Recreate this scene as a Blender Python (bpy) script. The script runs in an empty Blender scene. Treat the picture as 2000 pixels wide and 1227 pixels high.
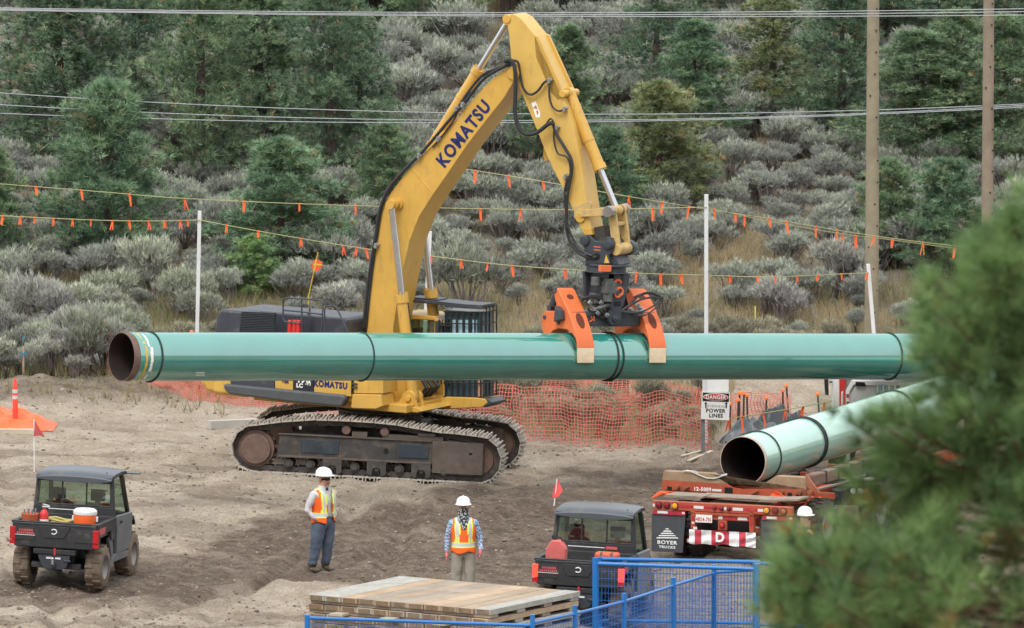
import bpy, math, random
import numpy as np
from mathutils import Matrix, Vector, Euler
R = math.radians
S = bpy.context.scene
COL = S.collection
# ------------------------------------------------------------ camera, sky, sun, exposure
CAM_H = 19.75; PITCH = R(5.75); LENS = 297.0; FPX = 2000*LENS/36
cam_d = bpy.data.cameras.new('camera'); cam = bpy.data.objects.new('camera', cam_d); COL.objects.link(cam)
cam.location = (0, 0, CAM_H); cam.rotation_euler = (math.pi/2-PITCH, 0, 0)
cam_d.lens = LENS; cam_d.sensor_width = 36; cam_d.clip_start = 1; cam_d.clip_end = 6000
cam_d.dof.use_dof = True; cam_d.dof.focus_distance = 160; cam_d.dof.aperture_fstop = 7.5
S.camera = cam
S.view_settings.view_transform = 'Standard'; S.view_settings.look = 'None'; S.view_settings.exposure = 0.78; S.view_settings.gamma = 1
W = bpy.data.worlds.new('World'); S.world = W; W.use_nodes = True
SUN_EL = R(58); SUN_AZ = R(250)
def build_world():
    nt = W.node_tree; N = nt.nodes; L = nt.links
    bg = N['Background']; sky = N.new('ShaderNodeTexSky'); sky.sky_type = 'NISHITA'; sky.sun_disc = False
    sky.sun_elevation = SUN_EL; sky.sun_rotation = R(90)-SUN_AZ; sky.dust_density = 6; sky.air_density = 1.0; sky.ozone_density = 1
    hs = N.new('ShaderNodeHueSaturation'); hs.inputs['Saturation'].default_value = .28      # overcast: nearly colourless sky
    mx = N.new('ShaderNodeMixRGB'); mx.blend_type = 'MIX'; mx.inputs[0].default_value = .62
    mx.inputs[2].default_value = (10.6, 10.9, 11.3, 1)                                              # even cloud layer
    L.new(sky.outputs[0], hs.inputs['Color']); L.new(hs.outputs[0], mx.inputs[1]); L.new(mx.outputs[0], bg.inputs['Color'])
    bg.inputs['Strength'].default_value = .10
build_world()
sun_d = bpy.data.lights.new('sun', 'SUN'); sun = bpy.data.objects.new('sun', sun_d); COL.objects.link(sun)
sun_d.energy = 1.0; sun_d.angle = R(22); sun_d.color = (1, .97, .92)
sd = Vector((math.cos(SUN_AZ)*math.cos(SUN_EL), math.sin(SUN_AZ)*math.cos(SUN_EL), math.sin(SUN_EL)))
sun.rotation_euler = sd.to_track_quat('Z', 'Y').to_euler()

# ------------------------------------------------------------ noise, terrain height, picture <-> place
def vn(x, y, seed=0):
    x = np.asarray(x, float); y = np.asarray(y, float)
    xi = np.floor(x); yi = np.floor(y); fx = x-xi; fy = y-yi
    fx = fx*fx*(3-2*fx); fy = fy*fy*(3-2*fy)
    def h(a, b):
        t = np.sin(a*127.1+b*311.7+seed*74.7)*43758.5453
        return t-np.floor(t)
    return (h(xi, yi)*(1-fx)+h(xi+1, yi)*fx)*(1-fy)+(h(xi, yi+1)*(1-fx)+h(xi+1, yi+1)*fx)*fy*1.0 if False else \
        ((h(xi, yi)*(1-fx)+h(xi+1, yi)*fx)*(1-fy)+(h(xi, yi+1)*(1-fx)+h(xi+1, yi+1)*fx)*fy)
def fbm(x, y, seed=0, o=4):
    s = 0; a = .5; t = 0
    for i in range(o):
        s = s+a*vn(x*2**i, y*2**i, seed+i); t += a; a *= .5
    return s/t
def sstep(a, b, x):
    t = np.clip((x-a)/(b-a), 0, 1); return t*t*(3-2*t)
def tbase(x, y):
    x = np.asarray(x, float); y = np.asarray(y, float)
    z = -.035*np.clip(x+2.9, -9, 6)*sstep(120, 135, y)
    d = np.maximum(130-y, 0); z = z+.143*np.sqrt(d*d+16)-.143*4
    z = z+.55*np.clip(-y-10, 0, 110)*sstep(-10, -60, y); z = z-.143*np.maximum(-y-120, 0)
    d = np.maximum(y-189, 0); z = z+.165*(np.sqrt(d*d+9)-3); d = np.maximum(y-250, 0); z = z-.15*(np.sqrt(d*d+100)-10)
    z = z+sstep(186, 200, y)*.9*(fbm(x/9, y/9, 3, 3)-.5)
    z = z+1.3*np.exp(-((x-4.9)/2.0)**2-((y-184)/5)**2)*.45
    return z
def unp(px, py):   # ray direction, unit y
    dx = (px-1000)/FPX; dz = (613.5-py)/FPX
    c, s = math.cos(PITCH), math.sin(PITCH)
    y = c+dz*s; z = -s+dz*c
    return Vector((dx/y, 1, z/y))
def P(px, py, d): return Vector((0, 0, CAM_H))+unp(px, py)*d
def G(px, py, off=0):
    r = unp(px, py); d = (CAM_H-0)/-r.z
    for i in range(60):
        z = float(tbase(r.x*d, d)); d = .5*d+.5*(CAM_H-z)/-r.z
    p = P(px, py, d); p.z = float(tbase(p.x, p.y))+off
    return p
def GV(px, py):
    px = np.asarray(px, float); py = np.asarray(py, float); dx = (px-1000)/FPX; dz = (613.5-py)/FPX
    c, s = math.cos(PITCH), math.sin(PITCH); y = c+dz*s; rx = dx/y; rz = (-s+dz*c)/y; d = CAM_H/-rz
    for i in range(40): d = .5*d+.5*(CAM_H-tbase(rx*d, d))/-rz
    return rx*d, d
def proj(x, y, z):
    c, s = math.cos(PITCH), math.sin(PITCH); h = z-CAM_H
    dep = y*c-h*s; up = y*s+h*c
    return 1000+FPX*x/dep, 613.5-FPX*up/dep
def scale_at(d): return FPX/d

# ------------------------------------------------------------ materials
def newmat(name):
    m = bpy.data.materials.new(name); m.use_nodes = True
    return m, m.node_tree.nodes, m.node_tree.links, m.node_tree.nodes['Principled BSDF']
_mc = {}
def mat(name, col, rough=.6, metal=0, var=.12, vs=4, bump=0, bs=30, dust=0, dcol=(.34, .29, .23), spec=.4, coat=0, emit=0, grime=0):
    if name in _mc: return _mc[name]
    m, N, L, b = newmat(name)
    tc = N.new('ShaderNodeTexCoord')
    n = N.new('ShaderNodeTexNoise'); n.inputs['Scale'].default_value = vs; n.inputs['Detail'].default_value = 6; n.inputs['Roughness'].default_value = .65
    L.new(tc.outputs['Object'], n.inputs['Vector'])
    mr = N.new('ShaderNodeMapRange'); mr.inputs[1].default_value = .3; mr.inputs[2].default_value = .7
    mr.inputs[3].default_value = 1-var; mr.inputs[4].default_value = 1+var; L.new(n.outputs[0], mr.inputs[0])
    mu = N.new('ShaderNodeVectorMath'); mu.operation = 'SCALE'; mu.inputs[0].default_value = col; L.new(mr.outputs[0], mu.inputs['Scale'])
    out = mu.outputs[0]
    if dust:
        n2 = N.new('ShaderNodeTexNoise'); n2.inputs['Scale'].default_value = vs*.8+1; n2.inputs['Detail'].default_value = 8; n2.inputs['Roughness'].default_value = .7
        L.new(tc.outputs['Object'], n2.inputs['Vector'])
        m2 = N.new('ShaderNodeMapRange'); m2.inputs[1].default_value = .62-dust*.35; m2.inputs[2].default_value = .85-dust*.25; m2.inputs[4].default_value = min(1, .25+dust)
        L.new(n2.outputs[0], m2.inputs[0])
        mx = N.new('ShaderNodeMixRGB'); L.new(m2.outputs[0], mx.inputs[0]); L.new(out, mx.inputs[1]); mx.inputs[2].default_value = (*dcol, 1)
        out = mx.outputs[0]
    if grime:      # grease and dirt streaks running down the plates
        mp = N.new('ShaderNodeMapping'); mp.inputs['Scale'].default_value = (7, 7, 1.6); L.new(tc.outputs['Object'], mp.inputs['Vector'])
        n4 = N.new('ShaderNodeTexNoise'); n4.inputs['Scale'].default_value = 1.3; n4.inputs['Detail'].default_value = 9; n4.inputs['Roughness'].default_value = .75; L.new(mp.outputs[0], n4.inputs['Vector'])
        m4 = N.new('ShaderNodeMapRange'); m4.inputs[1].default_value = .54; m4.inputs[2].default_value = .74; m4.inputs[4].default_value = grime; L.new(n4.outputs[0], m4.inputs[0])
        x4 = N.new('ShaderNodeMixRGB'); L.new(m4.outputs[0], x4.inputs[0]); L.new(out, x4.inputs[1]); x4.inputs[2].default_value = (.13, .085, .045, 1); out = x4.outputs[0]
    L.new(out, b.inputs['Base Color'])
    rr = N.new('ShaderNodeMapRange'); rr.inputs[3].default_value = max(.03, rough-.08); rr.inputs[4].default_value = min(1, rough+.1); L.new(n.outputs[0], rr.inputs[0]); L.new(rr.outputs[0], b.inputs['Roughness'])
    b.inputs['Metallic'].default_value = metal; b.inputs['Specular IOR Level'].default_value = spec
    if coat: b.inputs['Coat Weight'].default_value = coat; b.inputs['Coat Roughness'].default_value = .08
    if emit: b.inputs['Emission Color'].default_value = (*col, 1); b.inputs['Emission Strength'].default_value = emit
    if bump:
        n3 = N.new('ShaderNodeTexNoise'); n3.inputs['Scale'].default_value = bs; n3.inputs['Detail'].default_value = 5; L.new(tc.outputs['Object'], n3.inputs['Vector'])
        bp = N.new('ShaderNodeBump'); bp.inputs['Strength'].default_value = bump; bp.inputs['Distance'].default_value = .02
        L.new(n3.outputs[0], bp.inputs['Height']); L.new(bp.outputs[0], b.inputs['Normal'])
    _mc[name] = m; return m
def leafmat(name, stops, rough=.65, trans=.25, tint=True, spec=.25):
    """foliage: colour from the per-tuft 'rnd' attribute, times the object's own colour"""
    if name in _mc: return _mc[name]
    m, N, L, b = newmat(name)
    at = N.new('ShaderNodeAttribute'); at.attribute_name = 'rnd'
    cr = N.new('ShaderNodeValToRGB'); e = cr.color_ramp.elements
    e[0].position = stops[0][0]; e[0].color = (*stops[0][1], 1); e[1].position = stops[-1][0]; e[1].color = (*stops[-1][1], 1)
    for p, c in stops[1:-1]:
        q = e.new(p); q.color = (*c, 1)
    L.new(at.outputs['Fac'], cr.inputs[0]); out = cr.outputs[0]
    if tint:
        oi = N.new('ShaderNodeObjectInfo'); mx = N.new('ShaderNodeMixRGB'); mx.blend_type = 'MULTIPLY'; mx.inputs[0].default_value = 1
        L.new(out, mx.inputs[1]); L.new(oi.outputs['Color'], mx.inputs[2]); out = mx.outputs[0]
    L.new(out, b.inputs['Base Color']); b.inputs['Roughness'].default_value = rough; b.inputs['Specular IOR Level'].default_value = spec
    tr = N.new('ShaderNodeBsdfTranslucent'); L.new(out, tr.inputs['Color'])
    ms = N.new('ShaderNodeMixShader'); ms.inputs[0].default_value = trans
    L.new(b.outputs[0], ms.inputs[1]); L.new(tr.outputs[0], ms.inputs[2]); L.new(ms.outputs[0], N['Material Output'].inputs['Surface'])
    _mc[name] = m; return m
def glassmat(name, tint=(.75, .85, .8), gl=.12):
    if name in _mc: return _mc[name]
    m, N, L, b = newmat(name)
    t = N.new('ShaderNodeBsdfTransparent'); t.inputs[0].default_value = (*tint, 1)
    g = N.new('ShaderNodeBsdfGlossy'); g.inputs['Roughness'].default_value = .04
    ms = N.new('ShaderNodeMixShader'); ms.inputs[0].default_value = gl
    L.new(t.outputs[0], ms.inputs[1]); L.new(g.outputs[0], ms.inputs[2]); L.new(ms.outputs[0], N['Material Output'].inputs['Surface'])
    _mc[name] = m; return m

# ------------------------------------------------------------ mesh builder
class MB:
    def __init__(s): s.v = []; s.f = []; s.m = []; s.M = Matrix(); s.mi = 0
    def add(s, vs, fs, mi=None):
        o = len(s.v); s.v += [s.M @ Vector(v) for v in vs]; s.f += [[i+o for i in f] for f in fs]; s.m += [s.mi if mi is None else mi]*len(fs); return s
    def box(s, c, d, rot=None, mi=None, taper=1):
        x, y, z = d[0]/2, d[1]/2, d[2]/2; r = Euler(rot).to_matrix() if rot else None; vs = []
        for k in (-1, 1):
            t = taper if k > 0 else 1
            for a, b in ((-1, -1), (1, -1), (1, 1), (-1, 1)):
                v = Vector((a*x*t, b*y*t, k*z)); v = r @ v if r else v; vs.append(v+Vector(c))
        return s.add(vs, [(3, 2, 1, 0), (4, 5, 6, 7), (0, 1, 5, 4), (1, 2, 6, 5), (2, 3, 7, 6), (3, 0, 4, 7)], mi)
    def bb(s, x0, x1, y0, y1, z0, z1, mi=None): return s.box(((x0+x1)/2, (y0+y1)/2, (z0+z1)/2), (x1-x0, y1-y0, z1-z0), None, mi)
    def cyl(s, a, b, r, r2=None, n=14, cap=True, mi=None):
        a = Vector(a); b = Vector(b); r2 = r if r2 is None else r2; d = (b-a).normalized()
        u = d.orthogonal().normalized(); w = d.cross(u); vs = []
        for p, q in ((a, r), (b, r2)):
            for i in range(n):
                t = 2*math.pi*i/n; vs.append(p+(u*math.cos(t)+w*math.sin(t))*q)
        fs = [(i, (i+1) % n, n+(i+1) % n, n+i) for i in range(n)]
        if cap: fs += [list(range(n))[::-1], list(range(n, 2*n))]
        return s.add(vs, fs, mi)
    def tube(s, pts, r, n=8, mi=None, closed=False, cap=True):
        pts = [Vector(p) for p in pts]; k = len(pts); rr = r if isinstance(r, (list, tuple)) else [r]*k; vs = []; u = None
        for i, p in enumerate(pts):
            if closed: d = pts[(i+1) % k]-pts[i-1]
            else: d = pts[min(i+1, k-1)]-pts[max(i-1, 0)]
            if d.length < 1e-9: d = Vector((0, 0, 1))
            d.normalize()
            if u is None: u = d.orthogonal().normalized()
            else:
                u = u-d*u.dot(d); u = u.normalized() if u.length > 1e-6 else d.orthogonal().normalized()
            w = d.cross(u)
            for j in range(n):
                t = 2*math.pi*j/n; vs.append(p+(u*math.cos(t)+w*math.sin(t))*rr[i])
        fs = [(i*n+j, i*n+(j+1) % n, ((i+1) % k)*n+(j+1) % n, ((i+1) % k)*n+j) for i in range(k if closed else k-1) for j in range(n)]
        if cap and not closed: fs += [list(range(n))[::-1], list(range((k-1)*n, k*n))]
        return s.add(vs, fs, mi)
    def prism(s, pts, a, h0, h1, mi=None, inset=0):
        """pts: 2-D outline; a: axis of extrusion (0 x, 1 y, 2 z)"""
        def mk(p, h): return (h, p[0], p[1]) if a == 0 else ((p[0], h, p[1]) if a == 1 else (p[0], p[1], h))
        n = len(pts); ar = sum(pts[i-1][0]*pts[i][1]-pts[i][0]*pts[i-1][1] for i in range(n))
        vs = [mk(p, h0) for p in pts]+[mk(p, h1) for p in pts]
        A = list(range(n)); B = list(range(n, 2*n)); sd = [(i, (i+1) % n, n+(i+1) % n, n+i) for i in range(n)]
        flip = (ar > 0) ^ (a == 1) ^ (h1 < h0)
        if flip: fs = [A[::-1], B]+sd
        else: fs = [A, B[::-1]]+[f[::-1] for f in sd]
        return s.add(vs, fs, mi)
    def loft(s, rings, cap=True, mi=None, closed=True):
        n = len(rings[0]); vs = [v for r in rings for v in r]
        fs = [(i*n+j, i*n+(j+1) % n, (i+1)*n+(j+1) % n, (i+1)*n+j) for i in range(len(rings)-1) for j in range(n if closed else n-1)]
        if cap: fs += [list(range(n))[::-1], list(range((len(rings)-1)*n, len(rings)*n))]
        return s.add(vs, fs, mi)
    def ball(s, c, r, n=10, k=7, mi=None):
        r = r if isinstance(r, (tuple, list)) else (r, r, r)
        rings = []
        for i in range(1, k):
            t = math.pi*i/k; rings.append([(c[0]+r[0]*math.sin(t)*math.cos(2*math.pi*j/n), c[1]+r[1]*math.sin(t)*math.sin(2*math.pi*j/n), c[2]-r[2]*math.cos(t)) for j in range(n)])
        return s.loft(rings, True, mi)
    def lathe(s, prof, c=(0, 0, 0), ax='z', n=24, mi=None):
        """prof: (radius, height) pairs"""
        rings = []
        for r, h in prof:
            ring = []
            for j in range(n):
                t = 2*math.pi*j/n; a, b = r*math.cos(t), r*math.sin(t)
                v = (a, b, h) if ax == 'z' else ((h, a, b) if ax == 'x' else (b, h, a))
                ring.append((v[0]+c[0], v[1]+c[1], v[2]+c[2]))
            rings.append(ring)
        return s.loft(rings, False, mi)
    def each(s, name, mats, parent=None, **k):
        # one object for every separate piece (connected island) that was added
        n = len(s.v); lab = list(range(n))
        def root(i):
            while lab[i] != i: lab[i] = lab[lab[i]]; i = lab[i]
            return i
        for f in s.f:
            a = root(f[0])
            for i in f[1:]:
                b = root(i)
                if a != b: lab[b] = a
        gr = {}
        for f, m in zip(s.f, s.m): gr.setdefault(root(f[0]), []).append((f, m))
        out = []
        for r, fl in gr.items():
            q = MB(); mp = {}
            for f, m in fl:
                for i in f:
                    if i not in mp: mp[i] = len(q.v); q.v.append(s.v[i])
                q.f.append([mp[i] for i in f]); q.m.append(m)
            out.append(q.build(name, mats, parent, **k))
        return out
    def build(s, name, mats, parent=None, bev=0, smooth=False, inv=None, label=None, seg=2):
        me = bpy.data.meshes.new(name)
        vs = s.v if inv is None else [inv @ v for v in s.v]
        me.from_pydata([tuple(v) for v in vs], [], s.f)
        for m in (mats if isinstance(mats, (list, tuple)) else [mats]): me.materials.append(m)
        me.polygons.foreach_set('material_index', s.m)
        o = bpy.data.objects.new(name, me); COL.objects.link(o)
        if parent: o.parent = parent
        if bev:
            b = o.modifiers.new('bevel', 'BEVEL'); b.width = bev; b.segments = seg; b.limit_method = 'ANGLE'; b.angle_limit = R(35); b.harden_normals = True
        if smooth or bev:
            me.polygons.foreach_set('use_smooth', [True]*len(me.polygons))
            if smooth and not bev: me.set_sharp_from_angle(angle=R(40))
            elif bev: me.set_sharp_from_angle(angle=R(60))
        me.update()
        if label: o['label'] = label
        return o
def thing(name, label, cat, loc=(0, 0, 0), rot=None, group=None):
    o = bpy.data.objects.new(name, None); COL.objects.link(o); o.empty_display_size = .3
    if isinstance(rot, Matrix): o.matrix_world = Matrix.Translation(loc) @ rot.to_4x4()
    else:
        o.location = loc; o.rotation_euler = (0, 0, rot or 0)
    return tag(o, label, cat, group)
def tag(o, label=None, cat=None, group=None, kind=None):
    if label: o['label'] = label
    if cat: o['category'] = cat
    if group: o['group'] = group
    if kind: o['kind'] = kind
    return o
def npmesh(name, V, F, mats, rnd=None, parent=None, mi=None):
    me = bpy.data.meshes.new(name); V = np.asarray(V, np.float32); F = np.asarray(F, np.int32); k = F.shape[1]
    me.vertices.add(len(V)); me.vertices.foreach_set('co', V.ravel())
    me.loops.add(F.size); me.loops.foreach_set('vertex_index', F.ravel())
    me.polygons.add(len(F)); me.polygons.foreach_set('loop_start', np.arange(0, F.size, k, dtype=np.int32))
    for m in (mats if isinstance(mats, (list, tuple)) else [mats]): me.materials.append(m)
    if mi is not None: me.polygons.foreach_set('material_index', np.asarray(mi, np.int32))
    me.update(calc_edges=True)
    if rnd is not None:
        a = me.attributes.new('rnd', 'FLOAT', 'POINT'); a.data.foreach_set('value', np.asarray(rnd, np.float32))
    o = bpy.data.objects.new(name, me); COL.objects.link(o)
    if parent: o.parent = parent
    return o
def text_mesh(txt, size, mtl, mat4, name='lettering', parent=None, ext=.004, off=0, sx=1, shear=0, inv=None, align='CENTER'):
    cu = bpy.data.curves.new('t', 'FONT'); cu.body = txt; cu.size = size; cu.extrude = ext; cu.offset = off; cu.align_x = align; cu.align_y = 'CENTER'; cu.shear = shear; cu.resolution_u = 3; cu.space_character = 1.12+off*4
    o = bpy.data.objects.new('t', cu); COL.objects.link(o)
    dg = bpy.context.evaluated_depsgraph_get(); me = bpy.data.meshes.new_from_object(o.evaluated_get(dg)); bpy.data.objects.remove(o); bpy.data.curves.remove(cu)
    me.transform(Matrix.Diagonal((sx, 1, 1, 1))); me.transform(mat4)
    if inv is not None: me.transform(inv)
    me.materials.clear(); me.materials.append(mtl)
    q = bpy.data.objects.new(name, me); me.name = name; COL.objects.link(q)
    if parent: q.parent = parent
    return q
def frame3(o, x, y):   # matrix with local X, Y given, Z = X x Y
    x = Vector(x).normalized(); z = x.cross(Vector(y)).normalized(); y = z.cross(x)
    m = Matrix((x, y, z)).transposed().to_4x4(); m.translation = Vector(o); return m

# ------------------------------------------------------------ the ground: one sheet to the horizon
VEG_X = [-4000, -100, 200, 300, 400, 700, 850, 1004, 1160, 1264, 1389, 1420, 1440, 1650, 2300, 6000]
VEG_Y = [755, 750, 762, 762, 783, 812, 832, 850, 866, 881, 885, 820, 735, 705, 705, 705]
def vegmask(x, y, z):
    px, py = proj(x, y, z); b = np.interp(px, VEG_X, VEG_Y)
    b = b+(fbm(x*1.7, y*1.7, 9, 3)-.5)*22
    v = sstep(4, -6, py-b)
    dirt2 = sstep(1050, 1100, px)*sstep(735, 742, py)*sstep(785, 776, py)      # bare bank beyond the netting
    return v*(1-.85*dirt2)
def detail(x, y, veg):
    n = (fbm(x*1.3, y*.9, 21, 3)-.5)*.16+(fbm(x*5, y*4, 22, 3)-.5)*.07+(fbm(x*16, y*14, 23, 2)-.5)*.022
    z0 = tbase(x, y); px, py = proj(x, y, z0)
    rough = sstep(960, 1010, py)*sstep(1150, 1120, py)*sstep(300, 600, px)
    n = n*(1+rough*.8)
    # spoil windrow at the left edge of the brush
    wr = np.exp(-((py-762)/14)**2)*sstep(-50, 60, px)*sstep(420, 250, px)
    n = n+wr*(.12+.22*fbm(x*2.2, y*1.2, 31, 3))
    wr = np.exp(-((py-885)/16)**2)*sstep(1180, 1330, px)*sstep(1560, 1450, px)
    n = n+wr*(.05+.3*fbm(x*2.5, y*1.5, 32, 3))
    # wheel ruts, running from lower left up to the machines
    for cx, sl, amp in ((-8.6, -.16, .05), (-7.2, -.16, .05), (-4.6, .10, .05), (-3.1, .10, .05), (-6.4, .34, .04), (-5.0, .34, .04)):
        dd = x-(cx+sl*(y-146)+.35*np.sin(y/5+cx)); n = n-amp*np.exp(-(dd/.20)**2)*(1.0+1.9*vn(x*1.1, y*.6, 41))*sstep(170, 160, y)+.6*amp*np.exp(-((np.abs(dd)-.3)/.13)**2)*sstep(170, 160, y)
    return n
def tz(x, y):
    b = tbase(x, y); v = vegmask(x, y, b); return b+detail(np.asarray(x, float), np.asarray(y, float), v)*sstep(-14, -12, x)*sstep(15, 13, x)*sstep(124, 130, y)*sstep(240, 225, y)
def Gz(px, py):
    p = G(px, py); p.z = float(tz(p.x, p.y)); return p
def build_ground():
    m, N, L, b = newmat('bare soil and dry hillside')
    ge = N.new('ShaderNodeNewGeometry')
    def noise(sc, det=5, rgh=.6, stretch=None):
        n = N.new('ShaderNodeTexNoise'); n.inputs['Scale'].default_value = sc; n.inputs['Detail'].default_value = det; n.inputs['Roughness'].default_value = rgh
        if stretch:
            mp = N.new('ShaderNodeMapping'); mp.inputs['Scale'].default_value = stretch; L.new(ge.outputs['Position'], mp.inputs['Vector']); L.new(mp.outputs[0], n.inputs['Vector'])
        else: L.new(ge.outputs['Position'], n.inputs['Vector'])
        return n.outputs[0]
    def ramp(f, st):
        c = N.new('ShaderNodeValToRGB'); e = c.color_ramp.elements; e[0].position, e[0].color = st[0][0], (*st[0][1], 1); e[1].position, e[1].color = st[-1][0], (*st[-1][1], 1)
        for p_, q_ in st[1:-1]:
            z = e.new(p_); z.color = (*q_, 1)
        L.new(f, c.inputs[0]); return c.outputs[0]
    def mix(f, a, c, bt='MIX'):
        x = N.new('ShaderNodeMixRGB'); x.blend_type = bt
        for i, q in enumerate((f, a, c)):
            if hasattr(q, 'links') or hasattr(q, 'node'): L.new(q, x.inputs[i])
            else: x.inputs[i].default_value = q if i == 0 else (*q, 1)
        return x.outputs[0]
    dry = ramp(noise(1.3, 8, .7, (1, .6, 1)), [(.3, (.27, .212, .160)), (.5, (.358, .302, .236)), (.72, (.455, .397, .325))])
    wet = ramp(noise(3.5, 8, .75), [(.3, (.068, .049, .036)), (.5, (.122, .092, .070)), (.7, (.215, .170, .134))])
    hill = ramp(noise(.8, 8, .7), [(.3, (.12, .105, .085)), (.5, (.21, .185, .15)), (.7, (.31, .27, .205))])
    aw = N.new('ShaderNodeAttribute'); aw.attribute_name = 'wet'; av = N.new('ShaderNodeAttribute'); av.attribute_name = 'veg'
    f1 = N.new('ShaderNodeMath'); f1.operation = 'ADD'; L.new(aw.outputs['Fac'], f1.inputs[0])
    nn = N.new('ShaderNodeMapRange'); nn.inputs[1].default_value = .3; nn.inputs[2].default_value = .7; nn.inputs[3].default_value = -.28; nn.inputs[4].default_value = .28
    L.new(noise(2.2, 9, .75), nn.inputs[0]); L.new(nn.outputs[0], f1.inputs[1]); f1.use_clamp = True
    c = mix(f1.outputs[0], dry, wet); c = mix(av.outputs['Fac'], c, hill)
    sp = ramp(noise(22, 4, .7), [(.38, (.55, .53, .5)), (.5, (.95, .95, .95)), (.66, (1.25, 1.22, 1.18))])
    c = mix(.8, c, sp, 'MULTIPLY')
    L.new(c, b.inputs['Base Color']); b.inputs['Roughness'].default_value = .95; b.inputs['Specular IOR Level'].default_value = .15
    bp = N.new('ShaderNodeBump'); bp.inputs['Strength'].default_value = .9; bp.inputs['Distance'].default_value = .06; L.new(noise(9, 8, .72), bp.inputs['Height']); L.new(bp.outputs[0], b.inputs['Normal'])
    xs = np.concatenate([[-2500, -900, -300, -120, -60, -35, -24, -18, -15], np.arange(-13, 14, .085), [15, 18, 24, 35, 60, 120, 300, 900, 2500]])
    ys = np.concatenate([[-2500, -900, -400, -250, -150, -100, -70, -50, -35, -20, -10, 0, 10, 20, 35, 50, 65, 80, 95, 105, 113, 120, 126], np.arange(130, 185, .12), np.arange(185, 240, .3), [245, 255, 275, 310, 400, 600, 1200, 3000]])
    X, Y = np.meshgrid(xs, ys); Z = tz(X, Y); B = tbase(X, Y)
    V = np.stack([X, Y, Z], -1).reshape(-1, 3); nx, ny = len(xs), len(ys)
    i = np.arange(nx-1)[None, :]+np.arange(ny-1)[:, None]*nx; i = i.reshape(-1)
    F = np.stack([i, i+1, i+nx+1, i+nx], -1)
    o = npmesh('ground', V, F, m); o.data.polygons.foreach_set('use_smooth', [True]*len(F))
    veg = vegmask(X, Y, B); px, py = proj(X, Y, B)
    # damp dark soil: a broad diagonal band of churned earth, paler packed lanes
    top = np.interp(px, [-200, 150, 330, 520, 700, 900, 1100, 1250, 1320, 1450], [1105, 1090, 1075, 985, 985, 960, 925, 915, 900, 890])
    bot = np.interp(px, [-200, 100, 350, 600, 760, 1000, 1500, 2200], [1150, 1175, 1165, 1130, 1130, 1180, 1300, 1300])
    e = (fbm(X*.9, Y*.5, 51, 4)-.5)*90
    wet = sstep(-15, 30, py-top+e)*sstep(30, -10, py-bot+e*.5)
    wet = np.maximum(wet, .75*sstep(380, 150, px)*sstep(1150, 1190, py+e*.3)*(fbm(X*.8, Y*1.6, 52, 3) > .52))
    wet = np.maximum(wet, sstep(1230, 1300, px)*sstep(735, 860, py)*.35)
    wet = wet*(.72+.5*fbm(X*.6, Y*1.2, 53, 3)); wet = wet*np.where(py > 1030, np.interp(px, [1240, 1330], [1, .45]), 1)
    wet = np.maximum(wet, .45*(fbm(X*.35, Y*.8, 57, 4) > .58)*sstep(800, 870, py))
    wet = np.maximum(wet, sstep(30, 0, np.abs(py-768))*sstep(430, 330, px)*(.35+.7*fbm(X*1.5, Y, 61, 3)))
    for nm, A in (('wet', wet), ('veg', veg)):
        a = o.data.attributes.new(nm, 'FLOAT', 'POINT'); a.data.foreach_set('value', np.clip(A, 0, 1).astype(np.float32).ravel())
    tag(o, 'bare churned soil pad running back into a dry hillside', kind='structure')
build_ground()
rng = np.random.default_rng(7)
def build_clods():
    # loose clods and small stones over the pad: nobody could count them
    ico = bpy.data.meshes.new('i'); import bmesh
    bm = bmesh.new(); bmesh.ops.create_icosphere(bm, subdivisions=1, radius=1); iv = np.array([v.co[:] for v in bm.verts]); fi = np.array([[v.index for v in f.verts] for f in bm.faces]); bm.free(); bpy.data.meshes.remove(ico)
    n = 15000; px = rng.uniform(-30, 2030, n); py = 740+490*rng.random(n)**.8
    VV = []; FF = []; RR = []; o = 0
    X, Y = GV(px, py); Z = tz(X, Y); veg = vegmask(X, Y, tbase(X, Y)); pw = fbm(X*.7, Y*.4, 77, 3)
    for k in range(n):
        if veg[k] > .5 or rng.random() > pw[k]*1.7-.2: continue
        edge = 1.6 if (py[k] < 790 and px[k] < 400) else 1
        s = .008+.030*rng.random()**3*edge; v = iv*(1+.35*(rng.random((len(iv), 1))-.5))*np.array([s*rng.uniform(.8, 1.5), s*rng.uniform(.8, 1.3), s*rng.uniform(.5, .9)])
        VV.append(v+[X[k], Y[k], Z[k]+s*.2]); FF.append(fi+o); o += len(iv); RR.append(np.full(len(iv), rng.random()))
    m = leafmat('soil clods', [(0, (.11, .088, .07)), (.45, (.20, .165, .132)), (.85, (.27, .23, .185)), (1, (.36, .32, .27))], rough=.95, trans=0, tint=False)
    ob = npmesh('soil_clods', np.concatenate(VV), np.concatenate(FF), m, np.concatenate(RR)); tag(ob, 'loose clods and small stones scattered over the bare soil', 'soil clods', kind='stuff')
build_clods()

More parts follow.
